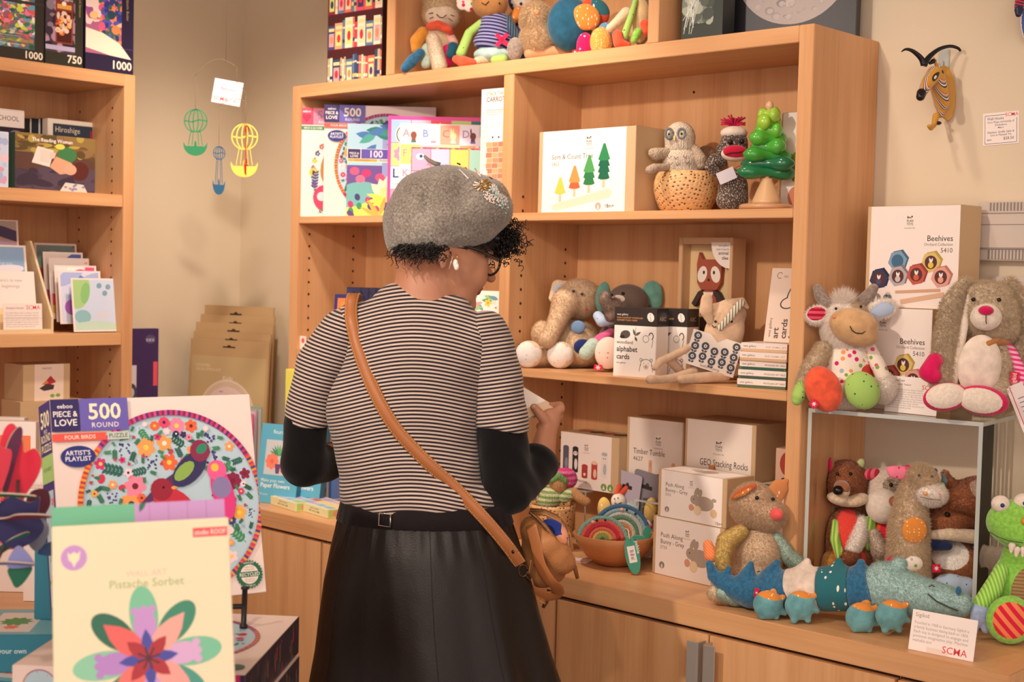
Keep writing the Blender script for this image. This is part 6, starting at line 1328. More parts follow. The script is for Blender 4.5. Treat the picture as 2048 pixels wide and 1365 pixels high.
def rabbit():
 D=Dat(1950,-.165,ZA)-.03;T=Toy('plush_rabbit','grey plush rabbit with long hanging ears and magenta nose, sitting on the acrylic riser','soft toy',1960,815,D+.05,ZA);V=T.V
 G=plush('rabbit_fur','#dac9ae',.1)
 T.part('body',[V.e(1968,740,66,84,56,d=10),V.e(1972,780,68,50,58,d=6)],G,fur(None,l=9,max=14000))
 T.part('belly',[V.e(1959,732,43,62,18,a=-4,d=-46)],cloth('cream_cotton','#ecdccb'),k=4)
 T.part('head',[V.e(1977,628,64,56,52,d=0),V.e(1974,590,56,26,44,d=4),V.e(1990,655,56,36,48,d=2)],G,fur(None,l=9,max=14000))
 T.part('muzzle',[V.e(1972,634,30,27,28,d=-44)],CREAM,k=4);T.ball('nose',1972,621,15,'',-68,10,MAG)
 T.stitch('mouth',[(1972,630,-74),(1972,642,-73),(1973,648,-71)],.9);T.eyes((1947,599),(1998,600),4.6,d=-46)
 T.part('ear',[V.l([(1932,572,0),(1908,610,-14),(1896,680,-24),(1886,760,-30)],[17,24,27,25],flat=(FWH,.5)),V.l([(1944,590,-34),(1936,640,-44),(1922,700,-50),(1912,760,-50)],[6,8,9,7],m=1,op='paint')],[G,CREAM],fur({0},l=10,max=13000));
 T.part('ear_lining',[V.l([(1938,592,-22),(1928,650,-30),(1916,715,-36),(1908,765,-38)],[5,9,10,7],flat=(FWH,.6))],CREAM)
 T.part('ear',[V.l([(2020,572,0),(2042,610,-14),(2056,680,-20),(2062,750,-22)],[17,24,27,26],flat=(FWH,.5))],G,fur(None,l=10,max=12000))
 T.part('collar',[V.e(1972,682,46,12,44,d=-8)],cloth('rust_felt','#b5773f'),k=3);T.part('collar_tip',[V.l([(1950,684,-48),(1975,688,-54),(1996,680,-50)],[4,8,4])],cloth('rust_felt','#b5773f'))
 T.part('arm',[V.l([(1898,700,-10),(1872,722,-26),(1855,745,-34)],[14,18,17]),V.e(1866,752,17,16,16,d=-36)],MAG);T.part('arm',[V.l([(2004,680,-14),(2024,710,-24),(2046,760,-30)],[11,13,15])],PINKS)
 T.part('foot',[V.e(1891,794,44,28,22,a=10,d=-66),V.e(1893,791,40,26,30,a=10,d=-86,m=1,op='paint')],[MAG,CREAM],label='foot with a cream sole');T.part('foot',[V.e(1965,801,52,29,22,a=-8,d=-70),V.e(1961,802,46,26,30,a=-8,d=-92,m=1,op='paint')],[MAG,CREAM],label='foot with a cream sole and magenta rim')
 T.part('leg',[V.l([(1930,785,-10),(1900,792,-52)],[20,20])],G);T.part('leg',[V.l([(1990,785,-10),(1970,796,-52)],[20,20])],G)
 q=T.s;mb=MB();X,Z=_rotm(math.radians(-4));P=V.p(2029,759,-44);M=Matrix((X,Z,-FWH)).transposed().to_4x4();M.translation=Vector(P);mb.box((-9*q,-15*q,-.001),(9*q,15*q,-.0001),C('#d8143f',.5),M);a=Art(mb,M);a.text('sigikid',3*q,-12*q,9*q,'#f8dfe2','l',.02,rot=PI/2,wmax=24*q);_rel(mb,'label_tag',T.o)
 X,Z=_rotm(math.radians(24));P=V.p(2012,776,-50);M=Matrix((X,Z,-FWH)).transposed().to_4x4();M.translation=Vector(P)
 mb=MB();mb.box((4*q,-92*q,-.0012),(34*q,0,-.0004),C('#ece0dc',.4),M);mb.box((-1*q,-95*q,.0008),(5*q,-2*q,.0014),C('#f4e8e4',.4),M);a=Art(mb,M);a.rect(3*q,-94*q,4*q,92*q,'#e0284a');a.up()
 for i in range(5):a.rect(14*q,-(30+i*9)*q,12*q,2*q,'#8a8890')
 _rel(mb,'swing_tag',T.o)
rabbit()
def fox():
 D=Dat(1695,-.115,ZC);T=Toy('plush_fox','brown plush fox with cream muzzle and coral bib under the acrylic riser','soft toy',1695,1130,D,ZQ);V=T.V
 T.part('body',[V.e(1694,1080,46,66,44,d=6),V.e(1696,1112,48,40,46,d=4),V.l([(1694,1030,-20),(1690,1080,-30),(1700,1120,-32)],[18,26,30],m=1,op='paint')],[BROWN,dots('coral_dash_cotton','#e3463c','#f28a6a',210,.16,.2,(1,1,3))],fur({0},l=5,max=5000))
 T.part('head',[V.e(1692,965,42,44,42,d=4),V.e(1694,990,38,24,36,d=-2),V.e(1676,1004,26,13,26,a=-18,d=-28,m=1,op='paint'),V.e(1712,1004,26,13,26,a=18,d=-28,m=1,op='paint')],[BROWN,BEIGE],fur({0},l=5,max=9000))
 T.part('muzzle',[V.e(1676,998,22,12,26,a=-14,d=-32),V.e(1712,1000,26,13,26,a=14,d=-30),V.e(1684,982,15,14,24,d=-42,m=0)],[plush('cream_fox_plush','#dcc2a2',.1)],k=7)
 T.part('snout',[V.e(1684,975,15,14,30,d=-38)],BROWN,k=3);T.ball('nose',1676,981,11,'#17120f',-64,10)
 T.eyes((1675,948),(1701,948),3.6,d=-34)
 T.part('ear',[V.l([(1662,938,2),(1657,922,2),(1655,912,3)],[11,9,4]),V.e(1656,928,7,20,9,d=-6,m=1,op='paint')],[BROWN,MAG],vox=1.3)
 T.part('ear',[V.l([(1716,936,2),(1722,925,0)],[12,9]),V.e(1722,928,8,12,8,d=-9,m=1,op='paint')],[BROWN,cloth('lime_cotton','#b8c888')],vox=1.3)
 T.part('arm',[V.l([(1722,1046,-18),(1716,1076,-38),(1706,1098,-44)],[14,15,13])],WHITEF,fur(None,l=6,max=3500));T.part('hand',[V.e(1700,1116,20,16,18,a=20,d=-46)],BROWN,fur(None,l=5,max=2500))
 T.part('arm',[V.l([(1670,1045,-20),(1670,1080,-32),(1680,1112,-38)],[7,10,9])],stripes('lime_stripe_cotton','#7cb83c','#c3dc7a',.0075,(1,0,.2)))
 T.part('foot',[V.e(1660,1124,18,26,22,a=-24,d=-10)],plush('gold_plush','#b5803c'))
fox()
def dog():
 D=Dat(1770,-.075,ZC);T=Toy('plush_dog','cream and brown plush dog peering out between the fox and the giraffe','soft toy',1770,1120,D,ZQ);V=T.V
 T.part('head',[V.e(1775,985,44,52,42,d=6),V.e(1776,1018,40,34,38,d=0),V.e(1792,972,26,24,20,d=-36,m=1,op='paint')],[plush('cream_dog','#d8c6b4',.08),plush('sand_patch','#c9b39c')],fur({1},l=5,max=2000))
 T.part('muzzle',[V.e(1766,1012,34,36,32,a=12,d=-26)],CREAM,k=4);T.ball('nose',1788,1004,14,'',-50,12,BROWN);T.eyes((1782,970),(1802,976),4,d=-36)
 T.part('ear',[V.e(1742,948,18,11,10,a=22,d=-6)],stripes('red_dark_stripe','#b8283c','#e0687a',.011,(1,0,0)))
 T.part('body',[V.e(1768,1080,44,56,40,d=10),V.e(1762,1076,30,34,50,d=-12,m=1,op='paint')],[plush('cream_dog','#d8c6b4',.08),stripes('orange_red_stripe','#e0562f','#d8283a',.03,(1,0,0))],k=6)
 T.part('arm',[V.l([(1748,1070,-24),(1760,1100,-34)],[12,16])],plush('cream_dog','#d8c6b4',.08),fur(None,l=5,max=2500));T.part('leg',[V.l([(1742,1040,-14),(1738,1090,-18)],[10,12])],stripes('lime_stripe_cotton2','#6a9a3c','#a3bf5a',.008,(1,0,0)))
dog()
def giraffe():
 D=Dat(1815,-.165,ZC);T=Toy('plush_giraffe','shaggy beige plush giraffe with an orange dotted belly patch under the riser','soft toy',1815,1150,D,ZQ);V=T.V;G=plush('shaggy_beige','#e4d0b2',.08)
 T.part('body',[V.l([(1838,960,0),(1822,1000,0),(1818,1050,0),(1816,1110,0),(1816,1150,0)],[30,27,36,38,40])],G,fur(None,l=10,max=14000,w=1.1))
 T.part('belly_patch',[V.e(1829,1061,25,27,7,d=-37)],dots('orange_dot_patch','#dd8a3c','#f6d88f',170,.24,.4),k=2);T.part('belly_patch',[V.e(1827,1128,19,16,7,d=-39)],FLORAL,k=2)
 T.part('head',[V.e(1843,962,32,24,30,d=-4),V.e(1838,950,30,20,26,d=0)],G,fur(None,l=9,max=8000));T.part('muzzle',[V.e(1860,988,32,22,28,a=-4,d=-20)],WHITEF,fur(None,l=8,max=7000))
 T.ball('nostril',1851,987,4,'#f0a05a',-51);T.ball('nostril',1879,991,4,'#ef8a8a',-44);T.eyes((1838,951),(1864,953),2.6,'#4a4640',d=-30);T.stitch('mouth',[(1840,994,-50),(1860,998,-52),(1882,1001,-44)],1.0,'#8a7a6c')
 T.part('ear',[V.l([(1804,946,-4),(1788,944,-6),(1780,940,-6)],[14,13,8],flat=(FWH,.5))],dots('pink_star_cotton','#f0809a','#d81a5a',90,.2,.6));T.part('ear',[V.e(1881,972,9,8,5,d=-6)],DOTG,vox=1)
 T.part('horn',[V.l([(1818,944,0),(1816,935,0)],[9,6])],MAG,vox=1.2);T.part('horn',[V.l([(1869,948,2),(1869,942,2)],[5,6])],cloth('navy_cotton','#27356a'),vox=1)
 T.part('leg',[V.l([(1786,1120,-8),(1772,1150,-16)],[11,12])],MAG)
giraffe()
def bull():
 D=Dat(1905,-.08,ZC);T=Toy('plush_bull','big chestnut brown plush bull leaning behind the acrylic riser\'s right side','soft toy',1905,1190,D,ZQ);V=T.V
 T.part('body',[V.e(1918,1135,62,60,50,d=14),V.e(1900,1110,36,30,40,d=-14,m=1,op='paint')],[BROWN,WHITEF],fur(None,l=5,max=8000))
 T.part('head',[V.e(1920,1012,60,50,50,a=14,d=6),V.e(1896,1040,44,34,44,a=24,d=-4),V.e(1952,1000,44,46,44,d=6),V.e(1962,985,46,30,50,d=4,m=1,op='paint')],[BROWN,plush('pinkish_cream_plush','#c9ae98',.08)],fur(None,l=5,max=14000))
 T.part('muzzle',[V.l([(1866,1070,-32),(1900,1068,-42),(1950,1074,-36),(1980,1086,-26)],[9,13,14,12])],plush('cream_bull','#d9c3a8',.1),k=3);T.eyes((1894,1029),(1896,1030),5,d=-44,d2=-42)
 T.part('ear',[V.l([(1906,975,-2),(1894,962,-4),(1890,948,-4)],[15,11,7]),V.e(1888,958,5,12,9,a=14,d=-8,m=1,op='paint')],[BROWN,C('#7f96a3',.8)],fur({0},l=5,max=1800));T.part('ear',[V.l([(1908,1012,-46),(1932,1010,-52),(1962,1018,-54)],[9,14,15],flat=(FWH,.5))],BROWN,fur(None,l=5,max=4000),label='folded brown ear')
 T.part('arm',[V.l([(1866,1090,-30),(1896,1092,-38)],[12,9])],cloth('navy_cotton','#1d2a50'));T.part('arm',[V.l([(1958,1092,-20),(1966,1122,-34),(1960,1160,-38)],[13,12,10])],stripes('navy_stripe_knit','#2f3f6a','#7f93b8',.0085,(.1,.1,1)));T.part('hand',[V.e(1988,1115,24,22,22,d=-22)],WHITEF,fur(None,l=6,max=3000))
 T.part('foot',[V.e(1900,1172,36,24,22,d=-42),V.e(1930,1176,24,22,20,d=-42)],LB_DOT,label='pale blue dotted foot');T.tagm(1873,1137,16,16,-62,4)
bull()
def croc():
 D=Dat(1640,-.33,ZC);T=Toy('plush_crocodile','long blue plush crocodile lying along the counter edge, head to the right','soft toy',1640,1200,D,ZQ);V=T.V
 dd=lambda u:-(u-1640)*.45
 def ve(u,v,ru,rv,rd,**k):k['d']=dd(u)+k.get('d',0);return V.e(u,v,ru,rv,rd,**k)
 vl=lambda pts,rs,**k:V.l([(p[0],p[1],dd(p[0])+(p[2]if len(p)>2 else 0))for p in pts],rs,**k)
 T.part('tail',[vl([(1419,1128),(1428,1152),(1455,1172),(1500,1186),(1560,1182),(1578,1180)],[8,14,22,31,39,41]),vl([(1448,1162),(1458,1136)],[14,5]),vl([(1494,1158),(1502,1128)],[22,6]),vl([(1544,1152),(1554,1124)],[24,6])],BLUEV,k=9)
 T.part('body_patch',[vl([(1582,1178),(1634,1178)],[41,44]),vl([(1608,1146),(1614,1124)],[24,8]),PL(V.p(1574,1178,dd(1574)),V.p(1400,1178,dd(1400))-V.p(1640,1178),k=.003),PL(V.p(1641,1178,dd(1641)),V.p(1800,1178,dd(1800))-V.p(1640,1178),k=.003)],HEATH,k=8,label='heather beige body section');T.part('body_patch',[vl([(1650,1178),(1702,1178)],[45,44]),vl([(1676,1144),(1678,1124)],[26,8]),PL(V.p(1640,1178,dd(1640)),V.p(1400,1178,dd(1400))-V.p(1640,1178),k=.003),PL(V.p(1703,1178,dd(1703)),V.p(1800,1178,dd(1800))-V.p(1640,1178),k=.003)],SPRW,k=8,label='dark teal body section with white sprinkles');T.part('body_patch',[vl([(1706,1178),(1744,1180)],[44,42]),vl([(1722,1144),(1722,1126)],[22,8]),PL(V.p(1702,1178,dd(1702)),V.p(1400,1178,dd(1400))-V.p(1640,1178),k=.003)],BLUEV,k=8,label='blue body section')
 T.part('head',[ve(1770,1176,48,50,44),vl([(1790,1182),(1840,1194),(1890,1202),(1918,1208)],[44,37,29,22]),ve(1798,1128,14,12,12),],TEALV,fur(None,l=6,max=16000,comb=(.5,-.2,-.3)),k=10)
 T.stitch('mouth',[(1856,1188,dd(1856)-36),(1872,1202,dd(1872)-34),(1896,1214,dd(1896)-30),(1916,1222,dd(1916)-26)],1.3,'#3a4640');T.ball('nostril',1917,1182,6,'',dd(1917)-16,9,BLUEV);T.stitch('eye',[(1858,1174,dd(1858)-38),(1864,1170,dd(1864)-38),(1869,1174,dd(1869)-36)],1.2,'#4a4a48')
 for u,v,a,lab in((1536,1215,-20,'left'),(1600,1211,10,''),(1722,1236,-12,''),(1782,1230,14,'')):
  d0=dd(u)-44
  T.part('foot',[V.e(u,v,30,29,19,a=a,d=d0-10),V.l([(u-8,v+8,d0-10),(u-12,v+30,d0-12)],[16,7]),V.l([(u+8,v+8,d0-10),(u+16,v+30,d0-12)],[16,6]),V.l([(u+14,v,d0-10),(u+34,v+12,d0-12)],[14,5]),V.l([(u+14,v-10,d0-8),(u+30,v-20,d0-10)],[13,6]),V.l([(u+6,v-18,d0),(u+18,v-42,d0+8)],[13,5])if u in(1536,1722)else V.e(u+4,v-14,18,12,14,d=d0),V.e(u+2,v-46,46,26,80,a=-14,d=d0,m=1,op='paint')],[cloth('teal_satin','#6ba5aa',var=.12),ORNG],k=3)
 T.tagm(1513,1186,9,19,dd(1513)-50,-6)
croc()
def gator():
 D=float(dep(on_z(2010,1282,ZC)));T=Toy('plush_alligator','bright green plush alligator with red striped foot at the right edge','soft toy',2030,1260,D+.03,ZQ);V=T.V
 T.part('body',[V.e(2050,1180,72,84,50,d=14),V.e(2056,1120,52,60,44,d=14),V.e(2062,1190,44,60,60,a=0,d=-18,m=1,op='paint')],[GREENV,stripes('tan_corduroy','#a8885c','#8a6c46',.006,(0,0,1))],k=8)
 T.part('head',[V.e(2030,1045,56,46,46,d=-8),V.e(2050,1062,54,42,50,d=-18)],GREENV,k=10);
 for u,v in((2001,1008),(2046,1004)):T.part('eye',[V.e(u,v,18,17,16,d=-24)],CREAM,k=3);T.ball('pupil',u+4,v+3,4.4,'#27357a',-40)
 for u,v in((2024,1092),(2034,1100),(2047,1100)):T.part('tooth',[V.l([(u,v,-56),(u-2,v+12,-58)],[7,3])],CREAM,vox=1)
 T.stitch('mouth',[(1978,1064,-46),(1996,1074,-56),(2018,1082,-64),(2046,1086,-68)],1.1,'#3f6a24');T.ball('nostril',2050,1043,8,'#d8903c',-60)
 T.part('arm',[V.l([(2002,1142,-14),(1984,1180,-30),(1966,1206,-40)],[14,19,18])],stripes('lime_corduroy','#7cc23c','#b9e07a',.0062,(.75,.6,.2)))
 T.part('hand',[V.e(1963,1228,22,24,17,d=-44),V.l([(1952,1238,-46),(1948,1264,-46)],[10,7]),V.l([(1968,1242,-46),(1972,1258,-48)],[12,9]),V.l([(1978,1226,-46),(1988,1236,-46)],[9,7])],LBLUE,k=5)
 T.part('foot',[V.e(2020,1240,46,48,20,a=24,d=-74),V.e(2022,1242,40,42,14,a=24,d=-94,m=1,op='paint')],[GREENV,REDS],k=4,label='green foot with a red and orange striped sole');T.part('leg',[V.l([(2040,1230,-20),(2024,1236,-60)],[26,26])],GREENV);
gator()
def mouse():
 D=Dat(1520,-.29,ZC);T=Toy('plush_rat','taupe plush rat with a coral nose and orange ears behind the crocodile\'s tail','soft toy',1520,1200,D,ZQ);V=T.V;G=plush('taupe_plush','#e0c6a6',.08)
 T.part('body',[V.e(1518,1110,46,58,44,d=6),V.e(1515,1160,52,44,50,d=4),V.l([(1458,1106,-30),(1480,1136,-42),(1520,1140,-48)],[8,10,10],m=1,op='paint')],[G,SPRW],fur({0},l=6,max=13000))
 T.part('head',[V.e(1506,1010,44,44,42,d=2),V.e(1530,1026,42,34,38,a=-14,d=-8)],G,fur(None,l=6.5,max=14000));T.ball('nose',1553,1029,14,'',-44,13,cloth('coral_felt','#f0605a'));T.eyes((1514,996),(1546,999),4,d=-40,d2=-30)
 T.part('ear',[V.l([(1465,996,-26),(1484,984,-36),(1508,972,-34)],[4,9,6],flat=(FWH,.6)),V.l([(1466,998,-34),(1506,977,-44)],[4,5],m=1,op='paint')],[cloth('orange_rust','#c8643a'),ORNG]);T.part('ear',[V.l([(1548,992,0),(1558,976,-2),(1572,962,-2)],[20,18,6],flat=(FWH,.35))],dots('orange_leaf_cotton','#c98450','#f4e3c8',110,.2,1,(1,1,.4)),label='upright sprinkled ear')
 T.part('arm',[V.l([(1482,1064,-14),(1452,1082,-26),(1444,1114,-34),(1446,1132,-36)],[14,17,15,13])],YEL,fur(None,l=4,max=6000));T.part('hand',[V.l([(1416,1090,-20),(1422,1112,-24)],[10,14])],stripes('orange_rib','#ea7a40','#f29a6a',.004,(.5,.4,.7)))
 T.part('arm',[V.l([(1552,1076,-8),(1574,1110,-12),(1602,1134,-10)],[12,15,15])],MINT,fur(None,l=4,max=4000));T.part('leg',[V.l([(1480,1182,-8),(1452,1186,-34),(1430,1186,-52)],[26,24,15])],G,fur(None,l=6,max=4000));T.part('leg',[V.l([(1500,1196,-36),(1470,1192,-56),(1446,1186,-66)],[18,18,13])],MINT,fur(None,l=4,max=3500))
mouse()
def eleph():
 D=float(dep(on_z(1118,738,Z3)))+.05;T=Toy('plush_elephant','beige plush elephant with hanging trunk and white paws on the middle shelf','soft toy',1130,730,D,Z3+.0005);V=T.V
 T.part('body',[V.e(1148,690,52,48,44,d=12),V.e(1150,715,52,28,44,d=10),],BEIGE,fur(None,l=4,max=9000));T.part('belly_patch',[V.e(1156,654,15,13,4,d=-33)],cloth('denim_patch','#7f9fc8'),k=2)
 T.part('head',[V.e(1158,598,48,40,42,d=8),V.e(1136,600,26,28,32,d=-8),V.l([(1130,606,-22),(1118,634,-32),(1106,660,-40),(1096,680,-44)],[26,19,16,16]),V.e(1092,676,11,9,11,d=-48,m=0)],plush('beige_plush2','#e6cba8',.07),fur(None,l=3.5,max=15000),k=10)
 T.part('ear',[V.l([(1136,570,0),(1116,572,-4),(1106,596,-4)],[8,13,9],flat=(FWH,.5)),V.l([(1134,572,-10),(1118,578,-12),(1110,594,-10)],[5,10,6],m=1,op='paint')],[BEIGE,LB_DOT]);T.eyes((1147,582),(1164,588),3,'#3a4460',d=-39)
 T.ball('cheek',1173,619,2.6,'#e0402a',-34)
 T.part('arm',[V.e(1084,668,20,26,20,d=-6),V.l([(1110,660,0),(1090,666,-6)],[14,18])],BEIGE,fur(None,l=4,max=3000))
 for u,v in((1058,711),(1121,710)):
  T.part('foot',[V.e(u,v,27,27,17,d=-40),V.e(u-8,v,22,30,30,d=-60,m=1,op='paint'),V.e(u+16,v-2,10,14,30,d=-60,m=2,op='paint')],[BEIGE,dots('white_blue_dot','#eee4dc','#7f9ac8',110,.14,.6),WCOT],k=3,label='white foot');T.part('leg',[V.l([(u+60 if u<1100 else u+24,v-4,4),(u+12,v+2,-24)],[20,19])],BEIGE,fur(None,l=4,max=2500))
 T.part('hand',[V.e(1166,694,19,16,12,d=-32)],cloth('navy_cotton2','#1f2f6a'))
eleph()
def eleph2():
 D=Dat(1250,-.085,Z3);T=Toy('plush_elephant','grey plush elephant with teal ears behind the alphabet cards','soft toy',1250,730,D,Z3+.0005);V=T.V;G=stripes('grey_brown_knit','#75655a','#67584e',.004,(0,0,1))
 T.part('body',[V.e(1240,690,48,50,40,d=10)],G);T.part('head',[V.e(1256,604,42,36,36,d=2),V.e(1240,612,24,18,30,d=-16),V.e(1236,598,14,8,22,d=-28,m=1,op='paint')],[G,CREAM],k=8)
 T.part('trunk',[V.l([(1232,612,-34),(1218,612,-46),(1209,598,-52),(1211,592,-52)],[15,13,11,10]),V.l([(1226,622,-40),(1222,630,-44)],[14,12])],plush('taupe_trunk','#a58f80',.1),fur(None,l=3.5,max=3000))
 T.part('ear',[V.e(1206,594,15,31,9,a=-6,d=4)],cloth('teal_velour','#6fa596',var=.12));T.part('ear',[V.e(1304,586,21,25,9,d=4),V.e(1312,600,14,20,8,d=4)],cloth('teal_velour','#6fa596',var=.12));T.eyes((1246,587),(1223,590),3.4,d=-30)
 T.part('scarf',[V.l([(1196,632,-20),(1204,642,-30),(1222,640,-30)],[10,12,10])],LB_DOT);T.part('arm',[V.l([(1222,664,-20),(1200,680,-34),(1190,692,-40)],[8,12,12])],cloth('pink_velour','#e8669a',var=.12));T.part('hand',[V.l([(1186,690,-42),(1172,706,-46)],[14,14])],MINT)
 T.part('foot',[V.e(1216,706,26,32,14,d=-52)],dots('pale_pink_dot','#f0d3c4','#e0556a',70,.13,.6),k=3);T.tagm(1196,735,16,11,-58,-6)
eleph2()
def bunnydoll():
 D=float(dep(on_z(1420,765,Z3)));T=Toy('cloth_bunny','flat linen hello bunny cloth doll with floppy ears, legs over the shelf edge','soft toy',1430,745,D,Z3+.0004);V=T.V;Lm=cloth('natural_linen','#d9b898',bs=1200);
 fl=(FWH,.35)
 T.part('body',[V.l([(1420,722,-4),(1440,690,0),(1452,660,6)],[36,36,34],flat=fl),V.l([(1398,725,-4),(1466,738,-4)],[18,16],flat=fl),V.l([(1448,664,6),(1462,626,14)],[38,30],flat=fl),V.l([(1430,620,12),(1474,628,14)],[14,14],flat=fl)],[Lm],k=8)
 o=MB();X,Z=_rotm(math.radians(-16));P=V.p(1428,706,-26);q=T.s;M=Matrix((X,Z+FWH*.18,-FWH)).transposed().to_4x4();M.translation=Vector(P)
 o.box((-52*q,-36*q,-.0012),(50*q,34*q,-.0002),C('#f0e4d8',.8),M,bev=.0004);a=Art(o,M,.8);K='#4a5260'
 for i in range(5):
  for j in range(3):
   x,y=(-40+i*20)*q,(-22+j*21+(i%2)*5)*q
   if j==2 and 0<i<4:continue
   a.ell(x,y+4*q,8*q,8*q,K,n=14);a.leaf(x,y-8*q,7*q,4*q,.5,K);a.leaf(x,y-8*q,7*q,4*q,2.6,K);a.up();a.ell(x,y+4*q,3.4*q,3.4*q,'#f0e4d8',n=10);a.up();a.ell(x,y+4*q,1.6*q,1.6*q,K,n=8);a.z-=2*a.step
 a.up(4);a.poly([(-16*q,34*q),(16*q,34*q),(0,22*q)],'#d9b898');a.text('hello bunny',0,-33*q,6*q,'#8a7a70','c',0,46*q);_rel(o,'printed_apron',T.o)
 T.part('ear',[V.l([(1420,642,-4),(1412,620,-8),(1414,598,-8)],[8,14,12],flat=(FWH,.25))],Lm,label='left ear');T.part('ear',[V.l([(1440,656,-14),(1460,634,-16),(1482,606,-8)],[6,8,8],flat=(FWH,.3))],stripes('linen_print','#efe4d4','#8a8a72',.006,(.8,.6,0)),label='right ear with printed lining');T.part('ear',[V.l([(1466,604,6),(1484,602,2),(1494,614,2)],[8,8,5],flat=(FWH,.3))],Lm)
 T.stitch('mouth',[(1424,650,-12),(1428,655,-13),(1433,653,-13)],1.1);T.eyes((1431,643),(1463,643),2.8,d=-12,d2=-6)
 for pts in([(1398,684,-8),(1370,700,-24),(1322,722,-40),(1310,736,-44)],):T.part('arm',[V.l(pts,[9,9,9,7],flat=(np.array([0,0,1.]),.8))],Lm)
 T.part('leg',[V.l([(1386,744,-20),(1350,756,-42),(1322,764,-66),(1300,775,-84)],[11,9,8,9])],Lm);T.part('leg',[V.l([(1450,752,-18),(1400,758,-34),(1360,762,-46)],[11,11,8])],Lm);T.part('leg',[V.l([(1360,742,-6),(1340,720,-14),(1352,708,-10)],[9,10,8])],Lm)
bunnydoll()
WICK=None
def wicker():
 m,nt,b=new_mat('woven_bamboo');v=coords(nt,(1,1,1));
 vo=N(nt,'ShaderNodeTexVoronoi');vo.inputs['Scale'].default_value=150;vo.inputs['Randomness'].default_value=.25;nt.links.new(coords(nt,(.75,.75,1.0),(.5,.4,.6)),vo.inputs['Vector'])
 f=mathn(nt,'LESS_THAN',vo.outputs['Distance'],.26);c=ramp(nt,noise(nt,coords(nt,(1,1,6)),90,3),[(.3,'#d09a62'),(.7,'#e8bd86')]);nt.links.new(mixc(nt,f,c,'#5a3420'),b.inputs['Base Color'])
 b.inputs['Roughness'].default_value=.5;bump(nt,b,mathn(nt,'MINIMUM',vo.outputs['Distance'],.5),.9,.004);return m
WICK=wicker()
def basket(u,y,z,prof,lab):
 x=sx(u,y,z);s=dep((x,y,z))/F;mb=MB();R=[(r*s,zz*s)for r,zz in prof];inner=[(max(r-3*s,.001),zz)for r,zz in R[::-1]][:-1]
 mb.lathe(R+inner,WICK,(0,0,0),40);o=mb.build('basket');o.location=(x,y,z+.0005);tag(o,lab,'basket');return x,y,s
basket(1370,-.135,Z2,[(44,0),(52,8),(60,26),(65,46),(64,62),(60,74),(54,82)],'round woven basket holding the crochet owl on the upper shelf')
def owl():
 D=Dat(1362,-.14,Z2);T=Toy('crochet_owl','cream crochet owl with grey ringed eyes sitting in the woven basket','soft toy',1362,345,D);V=T.V;K1=knit('cream_crochet','#e9d8c0',period=.0042);K2=knit('taupe_crochet','#cdb59c',period=.0042)
 T.part('body',[V.e(1362,325,38,34,34),V.e(1362,350,40,30,34)],K1,k=6);T.part('head',[V.e(1360,276,31,33,29),V.e(1360,296,29,16,27)],K1,k=8)
 GE=knit('grey_crochet','#8f9898',period=.003)
 for u in(1338,1363):
  v=267;mb=MB();P=V.p(u,v,-28);pts=[V.p(u+7*math.cos(t),v+10*math.sin(t),-27+(2 if u<1350 else 0))for t in[i*PI/10 for i in range(21)]];mb.tube(pts,2.6*T.s,GE,8);_rel(mb,'eye_ring',T.o)
 T.eyes((1338,268),(1363,267),2.6,'#3a3030',d=-29);T.part('beak',[V.l([(1349,274,-28),(1349,281,-32)],[3,1.5])],C('#dcc08a',.8),vox=.7)
 T.part('wing',[V.l([(1332,306,-10),(1312,308,-18),(1306,306,-20)],[11,13,10])],K2);T.part('wing',[V.l([(1388,300,-10),(1400,320,-18),(1402,330,-20)],[12,14,10])],K2);T.part('foot',[V.l([(1334,334,-44),(1308,336,-60),(1300,340,-62)],[7,9,9])],K2)
 for u,v in((1339,315),(1352,316),(1370,314),(1341,328),(1355,329),(1374,326)):T.stitch('chevron',[(u-4,v-3,-36),(u,v+2,-37),(u+4,v-3,-36)],.8,'#8a5a68')
owl()
def owl2():
 D=Dat(1412,-.06,Z2);T=Toy('crochet_ball_toy','brown crochet toy half hidden behind the basket and sock monkey','soft toy',1412,400,D,Z2+.0005);V=T.V
 T.part('body',[V.e(1412,325,26,34,26),V.e(1412,370,30,44,28)],knit('tan_crochet','#b08f72',period=.004),k=10)
owl2()
